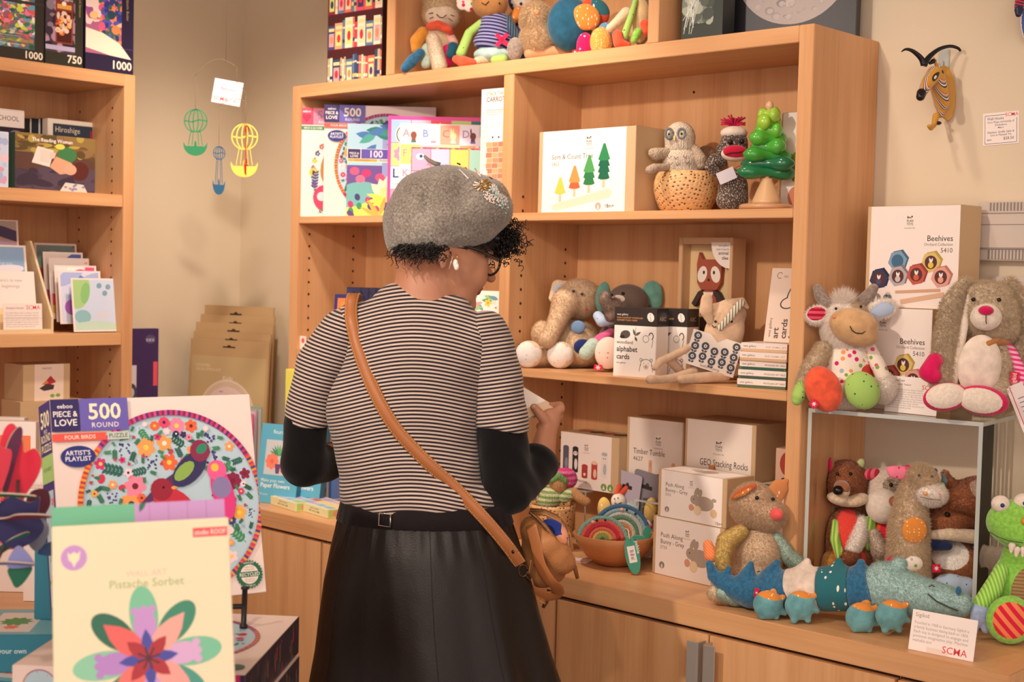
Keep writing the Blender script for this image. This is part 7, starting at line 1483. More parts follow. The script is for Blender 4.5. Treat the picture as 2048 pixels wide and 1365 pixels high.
def monkey():
 D=Dat(1462,-.135,Z2);T=Toy('sock_monkey','marled grey sock monkey with red mouth and red tufted cap','soft toy',1462,405,D,Z2+.0005);V=T.V;S_=dots('marled_sock','#4f443f','#c9b7a6',420,.34,1,(1,1,.5));Cr=cloth('cream_sock','#ead9c8')
 T.part('body',[V.e(1466,385,30,44,26,d=4),V.e(1464,405,32,24,28,d=2)],S_,k=7);T.part('head',[V.e(1468,288,28,30,26,d=0),V.e(1468,262,26,14,30,d=0,m=1,op='paint')],[S_,Cr],k=6);T.part('cap',[V.e(1468,266,27,14,25,d=0)],Cr,k=3)
 T.part('muzzle',[V.e(1470,308,28,15,18,d=-20)],Cr,k=3);T.part('mouth',[V.e(1471,303,25,13,12,d=-31)],cloth('red_knit','#c9183f'),k=3);T.stitch('mouth_seam',[(1450,309,-40),(1462,305,-44),(1476,305,-44),(1492,301,-38)],.9)
 T.eyes((1461,284),(1484,283),5,'#17120f',d=-25)
 T.part('ear',[V.e(1442,300,10,12,7,d=2)],S_,vox=1.2);T.part('arm',[V.l([(1446,326,-4),(1428,318,-14),(1420,332,-16),(1436,348,-14)],[9,11,11,9])],S_)
 mb=MB();r_=random.Random(4);RM=C('#c01848',.8)
 for i in range(15):
  a_=PI*(.08+.84*i/14);l=r_.uniform(20,34);b_=V.p(1468,256,0);e_=V.p(1468+l*math.cos(a_),254-l*.8*math.sin(a_),r_.uniform(-12,8));m_=(b_+e_)/2+np.array([0,0,.004]);mb.tube([b_,m_,e_],1.7*T.s,RM,6)
 _rel(mb,'yarn_tuft',T.o)
 X,Z=_rotm(math.radians(25));P=V.p(1453,351,-34);q=T.s;M=Matrix((X,Z,-FWH)).transposed().to_4x4();M.translation=Vector(P);mb=MB();mb.box((-18*q,-12*q,-.0008),(18*q,12*q,0),C('#d9d4de',.25),M);_rel(mb,'paper_tag',T.o);T.stitch('tag_cord',[(1462,340,-34),(1478,332,-30),(1492,330,-20)],.7,'#c0284a')
monkey()
def tree():
 y=-.175;x=sx(1532,y,Z2);s=dep((x,y,Z2))/F;o=empty('stacking_tree',(x,y,Z2+.0005),'green wooden stacking tree toy on a round base, upper right shelf','toy');WD=C('#d9b184',.35,coat=.3)
 def ly(nm,mb):return mb.build(nm,o)
 mb=MB();mb.lathe([(46*s,0),(54*s,3*s),(54*s,9*s),(50*s,12*s)],C('#cf9f74',.3,coat=.4),n=40);ly('base',mb);mb=MB();mb.lathe([(31*s,12.2*s),(28*s,20*s),(20*s,40*s),(13*s,56*s),(10*s,64*s)],WD,n=32);ly('trunk',mb)
 mb=MB();mb.lathe([(5*s,60*s),(5*s,202*s),(8*s,205*s),(8*s,211*s),(5*s,216*s),(1*s,218*s)],C('#e0b48c',.3),n=16);ly('peg',mb)
 z=66
 for k,(L_,R_,H_,col,an)in enumerate(((62,15,20,'#1f7a4a',8),(54,16,20,'#1f6f48',-24),(52,16,19,'#3f9f3a',14),(36,17,19,'#4fae3f',-30),(42,16,18,'#58b53c',20),(28,17,18,'#6abf3f',-10),(28,17,17,'#9ccc3f',35),(24,16,17,'#a3d04a',-40))):
  mb=MB();a_=math.radians(an)+_y;dx,dy=math.cos(a_),math.sin(a_);m=C(col,.22,coat=.5);P=[];n=13
  for i in range(n):
   t=-1+2*i/(n-1);P.append((dx*L_*s*t,dy*L_*s*t,(z+H_*.5)*s))
  rr=[R_*s*(.25 if i in(0,n-1)else.72 if i in(1,n-2)else.98 if abs(-1+2*i/(n-1))>.45 else.66 if abs(-1+2*i/(n-1))<.2 else.85)for i in range(n)]
  mb.tube(P,rr,m,14);ly('tree_layer',mb);z+=H_*.88
tree()
px_,py_,s_=basket(1103,-.225,ZC,[(30,0),(36,4),(40,30),(43,58),(46,84),(47,92)],'tapered woven basket of crochet toys beside the open handbag')
def doll():
 D=Dat(1110,-.225,ZC)-.01;T=Toy('crochet_doll','crochet doll in green and pink lying in the basket behind the bag','soft toy',1110,1010,D);V=T.V;GN=knit('green_white_crochet','#8fb35a','#e6e2c0',.004,.011);TN=knit('tan_crochet2','#c9935f',period=.004);PK=knit('pink_crochet','#e23c86','#ee7aa8',.004,.012)
 T.part('body',[V.e(1104,992,26,20,22,a=8),V.e(1096,1004,22,14,20)],GN,k=5);T.part('head',[V.e(1117,970,18,22,18,d=-4)],TN,k=4);T.part('head_band',[V.l([(1104,962,-14),(1118,952,-16),(1130,962,-14)],[6,8,7])],knit('green_crochet','#7fa860',period=.004));T.part('hat',[V.e(1136,958,19,20,18,d=2),V.e(1128,946,20,10,16,d=-4)],PK,k=6)
 T.part('arm',[V.l([(1128,996,-12),(1142,988,-22)],[11,12])],GN);T.part('hand',[V.l([(1148,986,-24),(1162,998,-32),(1173,1004,-34)],[11,10,9])],TN)
doll()
def keytoy(u,v,D,lab):
 T=Toy('keyring_toy',lab,'soft toy',u,v+60,D);V=T.V;YS=dots('yellow_sprinkle_cotton','#e8c470','#fbf3de',150,.2,1,(1,1,.4))
 T.part('head',[V.e(u,v,15,16,12)],CREAM,k=4);T.part('ear',[V.l([(u-4,v-16,0),(u+2,v-30,0)],[5,5])],CORAL,vox=1);T.part('ear',[V.l([(u+6,v-15,0),(u+16,v-26,0)],[5,5])],CORAL,vox=1)
 T.part('wing',[V.e(u-28,v+18,14,26,8,a=6)],YS,k=3);T.part('wing',[V.e(u+62,v+12,14,22,8,a=-10)],YS,k=3)if u>1220 else None;T.part('body',[V.e(u+2,v+36,22,24,14),V.e(u+34,v+12,10,12,9)],CREAM,k=5)
 T.stitch('mouth',[(u-8,v+4,-12),(u-2,v+7,-13),(u+6,v+3,-12)],.9);T.eyes((u-1,v-6),(u-8,v-4),1.4,d=-12)
keytoy(1237,1002,Dat(1237,-.140,ZC),'small smiling keyring toy with yellow sprinkled wings on the lilac card')
def keytoy2():
 D=Dat(1300,-.14,ZC);T=Toy('keyring_toy','second keyring toy, only its yellow sprinkled side and red foot showing','soft toy',1300,1060,D,ZQ);V=T.V
 T.part('wing',[V.e(1301,1020,13,26,9,a=-6)],dots('yellow_sprinkle_cotton','#e8c470','#fbf3de',150,.2,1));T.part('body',[V.e(1292,1080,16,40,12)],CREAM);T.ball('foot',1300,1054,5,'#d8384a',-8)
keytoy2()
def bowl():
 P=on_z(1228,1129,ZC+.0);D=dep(P);s=D/F;T=Toy('wooden_bowl','shallow turned wooden bowl of crochet rainbows on the counter','bowl',1228,1129,D,ZQ);o=T.o
 mb=MB();BW=wood('turned_bowl','x','#a8683c','#bd7c4c',.5);mb.lathe([(26*s,0),(34*s,2*s),(58*s,18*s),(74*s,38*s),(84*s,62*s),(81*s,63*s),(76*s,61*s),(64*s,38*s),(44*s,22*s),(20*s,14*s),(1*s,13*s)],BW,n=56);mb.build('vessel',o)
 C0=np.array(o.location)
 def rainbow(nm,u,v,d,R,rot,cols,lab,th=9,tilt=0,yaw=0):
  V2=View(D);e=empty(nm,tuple(V2 .p(u,v,d)),lab,'soft toy',None);q=V2 .s
  X,Z=_rotm(math.radians(rot));Y=FWH.copy()
  if tilt:Y,Z=math.cos(tilt)*Y+math.sin(tilt)*Z,math.cos(tilt)*Z-math.sin(tilt)*Y
  n=len(cols);w_=R/(n+.6)
  for i,c in enumerate(cols):
   r=R-w_*(i+.5);mb=MB();pts=[np.array(e.location)+(X*math.cos(a_)+Z*math.sin(a_))*r*q for a_ in[PI*j/20 for j in range(21)]]
   m=knit('yarn_'+c.strip('#'),c,period=.0032);mb.tube(pts,[w_*.62*q]*21,m,12,True,1.0)
   mb2=_rel(mb,'yarn_band',e)
  for fx_ in(-.16,.16):mb=MB();mb.ball(np.array(e.location)+(X*fx_*R+Z*R*.80)*q-Y*w_*.62*q,2.6*q,C('#17130f',.4));_rel(mb,'eye',e)
  mb=MB();mb.ball(np.array(e.location)+(X*-.32*R+Z*R*.74)*q-Y*w_*.55*q,4*q,C('#eeb0a0',.9));_rel(mb,'cheek',e);return e
 rainbow('crochet_rainbow',1243,1068,18,60,-24,['#4f7fa8','#a9c8d0','#dfe6d8','#6f9f80','#efe2cc','#ef9a5a','#7a5a90'],'blue edged crochet rainbow leaning at the back of the bowl',tilt=-.35)
 rainbow('crochet_rainbow',1205,1082,-24,52,4,['#8fbfae','#ee6a5a','#d8304a','#ef7a5a','#e8c06a','#8fae6a'],'red and yellow crochet rainbow at the front of the bowl',tilt=-.55)
 def stag(u,v,rx,ry,rot,d,lab,code=False):
  V2=View(D);q=V2 .s;X,Z=_rotm(math.radians(rot));P=V2 .p(u,v,d);Zt=Z*.97+FWH*.24;M=Matrix((X,Zt,-FWH)).transposed().to_4x4();M.translation=Vector(P);mb=MB();a=Art(mb,M,.4)
  pts=[(rx*q*math.cos(t),ry*q*math.sin(t))for t in[i*PI/18 for i in range(36)]];mb.add([tuple(M@Vector((p[0],p[1],-.0012)))for p in pts],[tuple(range(36))[::-1]],C('#e8d8c4',.5));mb.add([tuple(M@Vector((p[0],p[1],z_)))for z_ in(-.0012,0)for p in pts],[(i,(i+1)%36,(i+1)%36+36,i+36)for i in range(36)],C('#e8d8c4',.5));a.z=0;a.ell(0,0,rx*q,ry*q,'#2f9478',n=36);a.up()
  if code:
   a.rect(-8*q,-14*q,15*q,32*q,'#efe6e0');a.up();[a.rect(-4*q+(i%2)*.5*q,(-8+i*2.2)*q,(8-(i*3%4))*q,[.8,1.4,.5][i%3]*q,'#3a3634')for i in range(9)];a.text('pebble',9.5*q,26*q,6.5*q,'#cfe8de','l',.04,rot=-PI/2)
  t=mb.build('swing_tag');L0=Vector(P);t.data.transform(Matrix.Translation(-L0));t.location=L0;tag(t,lab,'tag')
 stag(1265,1111,14,37,12,-93,'large oval green pebble swing tag hanging over the bowl\'s rim',True);stag(1278,1076,14,5,-6,-22,'small green tag lying flat on the bowl\'s rim');stag(1294,1066,8,14,-12,4,'green tag standing at the back right of the bowl')
 T.stitch('tag_cord',[(1248,1056,-40),(1256,1060,-76),(1259,1078,-95)],1.2,'#e6d8c4')
bowl()
# ---  TOYS ON TOP OF THE BOOKCASE
ZU=ZT+.0006
def ttoy(u,y,name,lab):return Toy(name,lab,'soft toy',u,120,Dat(u,y,ZT),ZU)
def sleepy():
 T=ttoy(878,-.16,'plush_lamb','sleepy cream plush animal with red scarf and blue shoe, first on the top shelf');V=T.V;G=plush('honey_fleece','#d9bf98',.08)
 T.part('body',[V.e(878,80,26,34,22),V.e(874,112,30,22,24)],G,k=7);T.part('head',[V.e(884,26,39,36,34,d=-2),V.e(884,34,33,27,20,d=-20,m=1,op='paint'),V.e(884,4,38,28,34)],[G,cloth('pale_felt','#e8d2b8')],fur({0},l=4,max=5000))
 T.part('scarf',[V.l([(860,52,-20),(876,49,-30),(896,58,-24),(902,68,-14)],[8,9,9,6])],CORAL);T.stitch('mouth',[(873,28,-38),(879,34,-38),(886,35,-38),(893,29,-38)],.9)
 for a_,b_ in(((857,27),(866,25)),((859,37),(867,33)),((901,29),(909,32)),((897,36),(905,42))):T.stitch('closed_eye',[(*a_,-33),(*b_,-35)],.8)
 T.part('leg',[V.l([(866,78,-20),(872,104,-30),(879,132,-38)],[13,14,14])],plush('cream_fleece','#eddcc2',.05),fur(None,l=3,max=3000));T.part('arm',[V.l([(846,66,-4),(834,82,-6),(832,98,-8)],[13,14,10])],cloth('orange_velour','#e0963a'));T.part('leg',[V.l([(856,98,-8),(852,126,-20)],[13,11])],MINT)
 T.part('foot',[V.l([(841,105,-30),(824,122,-34),(810,140,-38)],[9,12,9])],BLUEV,label='long blue shoe');T.part('arm',[V.l([(898,70,-8),(908,86,-16)],[10,9])],cloth('rose_cotton','#e0b0a0'));T.part('hand',[V.l([(906,94,-20),(902,108,-24)],[11,10])],cloth('petrol_velour','#1f5a72'));T.part('bag',[V.e(894,112,16,24,12,d=-12)],MAG)
sleepy()
def sailor():
 T=ttoy(985,-.14,'plush_monkey','brown faced plush animal in a navy striped jumper with a pink cross');V=T.V
 T.part('body',[V.e(990,64,36,44,30),V.e(988,84,42,22,32)],stripes('navy_jersey','#27295c','#9a9ac4',.0085,(0,.25,1)),k=6);T.part('hips',[V.e(988,110,41,17,32)],cloth('ice_blue_velour','#b3d0cf'));T.part('head',[V.e(980,8,36,29,30,d=-6)],cloth('tan_velour','#c08a52'));T.stitch('mouth',[(963,5,-34),(971,9,-36),(978,2,-37)],.9);T.ball('eye',999,6,2,'#2a2018',-34)
 T.part('ear',[V.e(924,5,12,15,6),V.e(938,10,10,14,8)],FLORAL);T.part('arm',[V.l([(962,46,-8),(938,66,-12),(922,106,-16)],[8,9,10])],DOTG)
 for an in(-45,45):X,Z=_rotm(math.radians(an+4));P=V.p(1004,79,-33);q=T.s;M=Matrix((X,Z,-FWH)).transposed().to_4x4();M.translation=Vector(P);mb=MB();mb.box((-16*q,-4*q,-.0008-an*1e-5),(16*q,4*q,.0004),C('#e0245a',.8),M);_rel(mb,'cross_patch',T.o)
 T.part('arm',[V.l([(1014,38,-8),(1022,56,-16),(1032,70,-16)],[9,11,9])],stripes('navy_pin_cotton','#24384c','#5a7080',.006,(.7,.7,0)));T.part('leg',[V.l([(975,120,-8),(955,122,-24)],[9,9])],BEIGE);T.part('foot',[V.l([(912,118,-36),(928,124,-40),(946,124,-38)],[8,12,7])],CORAL,label='coral foot');T.part('foot',[V.l([(990,120,-34),(1006,118,-38)],[9,10])],DOTG,label='green dotted foot')
sailor()
def pengu():
 T=ttoy(1044,-.06,'plush_penguin','navy and white plush penguin head with an orange beak, cut by the top edge');V=T.V
 T.part('head',[V.e(1048,2,32,26,24),V.e(1042,4,22,24,14,d=-20,m=1,op='paint')],[cloth('navy_velour','#1f2f62'),CREAM]);T.part('body',[V.e(1048,70,30,60,24)],cloth('navy_velour','#1f2f62'))
 T.part('beak',[V.l([(1036,22,-22),(1032,34,-28),(1030,42,-26)],[10,9,5])],ORNG);T.eyes((1042,7),(1023,9),3,d=-22,d2=-17)
pengu()
def seal():
 T=ttoy(1078,-.155,'plush_duck','shaggy beige plush bird with corduroy base leaning on the penguin');V=T.V;G=plush('beige_long_fur','#e2caa6',.08)
 T.part('body',[V.e(1072,40,30,36,28,a=6),V.e(1076,78,34,36,30)],G,fur(None,l=8,max=12000));T.part('base',[V.l([(1064,106,-6),(1100,104,-8),(1142,104,-10)],[16,15,10])],stripes('tan_corduroy2','#c79a74','#b5875f',.003,(1,.6,0)));T.part('wing',[V.e(1030,98,16,24,12,d=-8)],HORN);T.ball('cheek',1074,26,4,'#f08a4a',-28)
 T.stitch('beak_line',[(1040,42,-24),(1048,38,-27),(1058,24,-28)],.8,'#8a7458')
seal()
def patch():
 T=ttoy(1150,-.13,'plush_turtle','teal plush toy with orange sprinkled flap and colourful egg shaped feet');V=T.V
 T.part('body',[V.e(1140,48,46,54,32)],cloth('teal_velvet','#1f5874',var=.12));T.part('shell_edge',[V.e(1188,26,32,30,12,a=-25,d=-12),V.e(1200,14,24,22,14,d=-14,m=1,op='paint')],[cloth('rust_cotton','#cc4a2c'),SPRW]);T.part('flap',[V.e(1172,34,29,26,10,a=-24,d=-26)],ORNG)
 T.part('foot',[V.e(1170,92,17,27,14,d=-30)],HEART,label='pink foot with hearts');T.part('foot',[V.e(1202,84,22,30,16,d=-40)],YDOT,label='yellow dotted foot');T.part('foot',[V.e(1214,66,18,22,12,a=20,d=-26)],BDOT,label='blue dotted foot');T.tagm(1150,104,10,10,-34,20)
patch()
def frogt():
 T=ttoy(1272,-.13,'plush_frog','plush toy with beige belly, lime arms and orange feet beside the upright');V=T.V
 T.part('body',[V.e(1282,34,24,56,24),V.e(1280,40,20,44,30,d=-10,m=1,op='paint')],[plush('grey_plush2','#8f7f6f',.12),cloth('butter_felt','#d8c08e')]);T.part('arm',[V.l([(1271,2,-20),(1262,34,-26),(1248,74,-30)],[6,7,8])],DOTG);T.part('arm',[V.l([(1252,26,0),(1236,42,-6),(1220,56,-8)],[12,10,8])],BEIGE)
 T.part('foot',[V.l([(1235,70,-34),(1238,86,-38),(1256,90,-38)],[11,11,6])],CORAL,label='coral foot');T.part('foot',[V.l([(1276,64,-34),(1268,80,-38)],[9,7])],GREENV,label='green foot');T.part('foot',[V.l([(1290,48,-30),(1292,62,-32)],[10,9])],CORAL)
frogt()
def dgal(b,w_,h):
 a=b.front;a.rect(0,0,w_,h,'#3a443f');a.up();scenic(b,w_,h,['#5a665e','#7f8c80','#aab5a4','#4a544e'],90,3,.05,.7,.3,1,.12);a.up(2);[a.line(w_*rnd.uniform(.02,.3),h*rnd.uniform(.1,.5),w_*rnd.uniform(.1,.5),h*rnd.uniform(.5,.9),w_*.012,'#dfe3da')for i in range(16)]
px_box('galaxy_puzzle_box',1362,1444,-60,-70,-.20,-.19,ZT+.0006,.05,'shrink wrapped dark galaxy puzzle left of the moon picture','puzzle','#343c3a',dgal,side='#2c3230')
P0,w_,rz,h=foot(1446,-.12,1711,-.055,ZT+.0006,-300);b=Box(w_,.03,.34,'#1c1d24',rough=.4);a=b.front
mc=on_y(1583,-75,-.09);D_=dep(mc);R=122*D_/F;cx,cy=w_*.52,mc[2]-ZT;a.clip=(0,0,w_,.34)
a.ell(cx,cy,R,R,'#a89c98',n=60);a.up()
for i in range(150):
 t,q_=rnd.random()*6.28,R*math.sqrt(rnd.random())*.9;x,y,r0=cx+q_*math.cos(t),cy+q_*math.sin(t),R*rnd.choice([.015,.02,.03,.05,.08])
 a.ell(x,y,r0,r0*.8,rnd.choice(['#8f8480','#b9aeaa','#9a8e8b','#7a6f6e']),n=10);a.z+=2e-6;a.ell(x+r0*.2,y-r0*.15,r0*.75,r0*.6,'#b0a5a1',n=10);a.z+=2e-6
o=b.done('moon_puzzle_box',P0,rz);tag(o,'large dark box with a big grey moon on it, on the bookcase top','puzzle')
def dshelf(b,w_,h):
 a=b.front;a.rect(0,0,w_,h,'#4a1f22');a.up();r=random.Random(21)
 for k in range(3):
  y0=.004+k*.092;a.rect(0,y0-.004,w_,.005,'#5f1c28');x=.002
  while x<w_-.006:
   bw=r.choice([.007,.009,.010,.026,.030]);bw=min(bw,w_-x-.001);bh=r.uniform(.062,.080);c=r.choice(['#c8405a','#3a4a7a','#d86a5a','#e8dcc0','#8a2a3a','#5a7a9a','#b8a888','#e0506a','#2f4a6a','#d9a07a']);a.up();a.rect(x,y0,bw-.0008,bh,c);a.up()
   if bw>.02:
    c2=r.choice(['#cfd67a','#f0a0a0','#3f3a5a','#e8d0a0']);a.rect(x+bw*.15,y0+bh*.12,bw*.7,bh*.55,c2);a.rect(x+bw*.1,y0+bh*.76,bw*.8,bh*.13,'#e8d090');a.up();a.ell(x+bw*.5,y0+bh*.4,bw*.22,bh*.16,r.choice(['#d8304a','#2f3f6a','#e88a5a']));a.z-=a.step
   else:a.rect(x,y0+bh*.7,bw-.0008,bh*.06,'#ead9b0');a.rect(x,y0+bh*.2,bw-.0008,bh*.12,r.choice(['#e8c070','#2a3a6a','#f0e0c8']))
   a.z-=2*a.step;x+=bw
 a.up(4);a.ell(.028,h-.055 if h<.3 else.262,.017,.011,'#352a62',n=20);a.up();a.text("ARTIST'S",.028,.264,.004,'#e8e0ee','c',.02);a.text('PLAYLIST',.028,.258,.004,'#e8e0ee','c',.02)
u_=sx(655,-.19,2.1);b=Box(sx(773,-.165,2.1)-u_,.05,.36,'#3a1c20');dshelf(b,b.w,.36);o=b.done('bookshelf_puzzle_box',(u_,-.19,ZT+.0006),math.radians(3));tag(o,'tall puzzle box printed with shelves of old books, left of the toys','puzzle')
# ---  PAINTED TIN ANIMAL HEADS ON THE WALL
def tin():
 m,nt,b=new_mat('striped_painted_tin');v=coords(nt);d=N(nt,'ShaderNodeVectorMath',operation='DOT_PRODUCT');nt.links.new(v,d.inputs[0]);d.inputs[1].default_value=(1,-.2,.42)
 n_=mathn(nt,'MULTIPLY',noise(nt,v,14,1),.02);f=mathn(nt,'FRACT',mathn(nt,'MULTIPLY',mathn(nt,'ADD',d.outputs['Value'],n_),84))
 nt.links.new(ramp(nt,f,[(0,'#d09a3a'),(.42,'#1f1c22'),(.52,'#f0e8de'),(.64,'#27408a'),(.74,'#d09a3a'),(.86,'#e8dcd0'),(.93,'#c8324a')],'CONSTANT'),b.inputs['Base Color']);b.inputs['Roughness'].default_value=.3;return m
TIN=tin();OCH=C('#c9933a',.35)
D=dep(on_y(1880,180,-.055));T=Toy('sable_head_hook','striped painted tin sable head with long black horns hung on the wall','wall hook',1885,180,D);V=T.V;BK=C('#17151a',.3)
T.part('back_plate',[V.e(1892,186,20,56,4,a=6,d=34)],OCH,vox=1.2);T.part('neck',[V.l([(1874,150,0),(1878,176,12),(1884,206,24),(1882,228,30)],[16,19,17,8],flat=(RTH,.9))],TIN,vox=1.3);T.part('head',[V.l([(1868,148,-4),(1856,164,-26),(1845,184,-44)],[16,13,9])],TIN,vox=1.3);T.part('muzzle',[V.l([(1843,186,-48),(1841,193,-54)],[9.5,8.5])],BK,vox=1.2)
for pts,rs in(([(1848,130,-6),(1842,116,-8),(1826,102,-14),(1812,98,-20),(1803,103,-24)],[6.5,5.5,4,2.6,1]),([(1848,130,-4),(1858,114,-2),(1878,98,2),(1900,92,6),(1916,96,10),(1921,102,12)],[6.5,5.5,4,3.4,3,2.2])):mb=MB();mb.tube(smooth([V.p(*p_)for p_ in pts]),[float(r[0])for r in smooth([[r*T.s]for r in rs])],BK,14);_rel(mb,'horn',T.o)
T.part('ear',[V.l([(1860,126,2),(1866,122,4),(1872,120,6)],[3,5,1.5])],BK,vox=.9);T.eyes((1855,158),(1856,159),3,d=-34,d2=-33);T.part('crest',[V.l([(1868,116,10),(1874,134,16),(1878,148,20)],[2,4,3])],OCH,vox=.9)
T.part('hook',[V.l([(1872,232,26),(1868,250,16),(1862,256,4),(1858,252,-2)],[7,5,5,4])],OCH,vox=1);T.part('hook_mark',[V.e(1876,246,7,4,8,d=20)],BK,vox=.9)
mb=MB();mb.tube([V.p(1878+4*math.cos(t),134+7*math.sin(t),22)for t in[i*PI/6 for i in range(13)]],1*T.s,STEEL,6);_rel(mb,'wire_loop',T.o)
c_=on_y(1889,118,0);mb=MB();mb.box((-.011,-.004,-.019),(.011,-.0005,.019),ACE,bev=.0015);mb.tube([(0,-.004,-.005),(0,-.012,-.014),(0,-.014,-.019),(0,-.010,-.021)],.002,ACE,6);o=mb.build('adhesive_hook');o.location=c_;tag(o,'clear plastic adhesive hook holding up the tin sable head','hook')
D=dep(on_y(2040,30,-.06));T=Toy('lion_head_hook','red and blue striped tin head cut off at the top right corner','wall hook',2052,40,D);V=T.V
T.part('head',[V.l([(2058,-34,20),(2044,-6,-14),(2038,12,-32)],[22,13,9])],stripes('red_blue_tin','#27305a','#d8303c',.0055,(.3,0,1),rough=.3),vox=1.3);T.part('muzzle',[V.l([(2038,20,-38),(2037,28,-42)],[9,6])],C('#232a48',.35),vox=1.1);T.part('back_plate',[V.e(2066,40,26,50,4,d=34),V.e(2066,40,23,46,8,d=32,m=1,op='paint')],[C('#e8dcd0',.4),C('#2a4a9a',.35)],vox=1.4)
# ---  THE PERSON WITH THE BERET
DW=2.35;W=View(DW);q=W.s
foot0=W.p(850,1000,0);PER=empty('person',(foot0[0],foot0[1],0),'person in a grey beaded beret, striped shirt and black skirt, seen from behind','person',None,0)
def skinmat():
 m,nt,b=new_mat('skin');v=coords(nt)
 nt.links.new(ramp(nt,noise(nt,v,14,3),[(.3,'#b0775a'),(.7,'#c08a6b')]),b.inputs['Base Color'])
 b.inputs['Roughness'].default_value=.48;b.inputs['Subsurface Weight'].default_value=.08;b.inputs['Subsurface Radius'].default_value=(.01,.004,.002);b.inputs['Subsurface Scale'].default_value=.3
 bump(nt,b,noise(nt,v,420,2),.08,.0008);return m
SKIN=skinmat();LIP=C('#96523f',.4)
th,ph=math.radians(25),math.radians(15)
hf0=math.cos(th)*RTH+math.sin(th)*FWH;HS=math.sin(th)*RTH-math.cos(th)*FWH
HF=hf0*math.cos(ph)-UPV*math.sin(ph);HU=UPV*math.cos(ph)+hf0*math.sin(ph);HC=W.p(876,470,0)
def hp_(f,s_,u):return HC+(HF*f+HS*s_+HU*u)*q
def HE(f,s_,u,rf,rs_,ru,m=0,k=None,op='+',rot=0):
 Fr=np.array([HS,HF,HU])
 if rot:a,b_=math.cos(rot)*HF+math.sin(rot)*HU,-math.sin(rot)*HF+math.cos(rot)*HU;Fr=np.array([HS,a,b_])
 return E(hp_(f,s_,u),(rs_*q,rf*q,ru*q),0,m,k,op,0,Fr)
def HL(pts,rs,m=0,k=None,op='+'):return L([hp_(*p)for p in pts],[r*q for r in rs],m,k,op)
K_=12*q
head=[HE(-2,0,0,102,82,94),HE(48,0,-48,58,66,72,k=20*q),HE(88,0,-30,26,52,44,k=16*q),HE(74,0,-98,36,44,32,k=18*q),HE(101,0,-118,17,22,16,k=14*q),HE(86,34,-62,26,22,26,k=16*q),HE(86,-34,-62,26,22,26,k=16*q),HL([(108,0,-18),(122,0,-36),(136,0,-50)],[7,8,10],k=7*q),HE(127,11,-53,9,7,6,k=5*q),HE(127,-11,-53,9,7,6,k=5*q),HE(113,0,-78,9,20,5.5,m=1,k=4*q),HE(111,0,-87,9,18,6.5,m=1,k=4*q),HE(114,0,-70,8,12,8,k=6*q),HL([(108,30,-6),(113,10,-8)],[7,6],k=9*q),HE(-8,79,-44,12,6,20,k=6*q,rot=-.2),HE(-4,80,-62,7,5,10,k=5*q),HE(-4,88,-42,6,5,12,k=3*q,op='-',rot=-.2),HE(106,29,-24,9,12,7,k=4*q,op='-'),HE(101,29,-25,9,9,8,m=0,k=3*q),L([W.p(858,490,10),W.p(850,560,8),W.p(842,640,8)],[58*q,60*q,66*q],k=16*q),L([W.p(806,628,10),W.p(900,636,10)],[28*q,28*q],k=20*q)]
torso=[W.e(838,720,120,110,70),W.e(830,900,110,120,66),W.e(848,1080,130,90,84),W.l([(790,1130,10),(785,1400,20),(785,1760,10)],[70,50,32]),W.l([(910,1130,10),(915,1400,0),(915,1760,30)],[70,50,32])]
fz=.05
for u in(785,915):
 a=W.p(u,1700,20 if u<800 else 10);b_=np.array([a[0],a[1],.10]);torso.append(L([a,b_,b_+FWH*.0+np.array([0,0,-.04])],[34*q,27*q,27*q]));torso.append(L([b_+np.array([0,0,-.062]),b_+FWH*.13+np.array([0,0,-.07])],[26*q,24*q],m=2))
armL=[W.l([(672,720,4),(614,810,10),(606,925,16)],[32,33,30]),W.l([(604,925,14),(690,905,140),(740,880,190)],[30,24,18]),W.e(765,872,20,24,14,d=200)]
for i,(du,dv)in enumerate(((18,-16),(24,-4),(22,8),(14,18))):armL.append(W.l([(772,872+dv*.6,206),(772+du,868+dv,220),(776+du,862+dv,232)],[8.5,7.5,6.5],k=2*q))
armL.append(W.l([(758,856,196),(772,838,206),(788,832,212)],[9,8,7],k=3*q))
armR=[W.l([(972,720,6),(1002,860,2),(1016,975,4)],[34,36,32]),W.l([(1016,975,4),(1082,920,80),(1094,862,122)],[32,29,21],k=9*q),W.e(1099,842,22,27,16,a=-12,d=128,k=8*q),W.l([(1098,860,120),(1088,838,112),(1076,824,108),(1068,815,108)],[13,11.5,10,8.5],k=4*q),W.l([(1108,828,130),(1121,817,138),(1120,811,150),(1100,812,158)],[11,10,9,8],k=4*q),W.l([(1110,838,134),(1118,832,148),(1104,826,164)],[10,9,8],k=2.5*q),W.l([(1102,852,130),(1098,850,148),(1086,838,162)],[9.5,9,8],k=2.5*q),W.l([(1094,862,124),(1082,864,136),(1078,852,150)],[9,8,7],k=2.5*q),W.e(1066,812,4.5,5,2.5,d=101,m=3,op='paint')]
body=soft_join('body',[(head,.0026,K_),(torso,.011,30*q),(armL,.0042,8*q),(armR,.0022,6*q)],[SKIN,LIP,C('#1c1817',.4),C('#d8a58c',.3)],PER)
def felt():
 m,nt,b=new_mat('grey_wool_felt');v=coords(nt);n1=noise(nt,v,260,4,.7);n2=noise(nt,v,16,2)
 g=mathn(nt,'ADD',mathn(nt,'MULTIPLY',n1,.8),mathn(nt,'MULTIPLY',n2,.2));nt.links.new(ramp(nt,g,[(.34,'#5c554b'),(.5,'#857e74'),(.66,'#aca69c')]),b.inputs['Base Color'])
 b.inputs['Roughness'].default_value=.95;b.inputs['Sheen Weight'].default_value=.5;b.inputs['Specular IOR Level'].default_value=.1;bump(nt,b,n1,.5,.002);return m
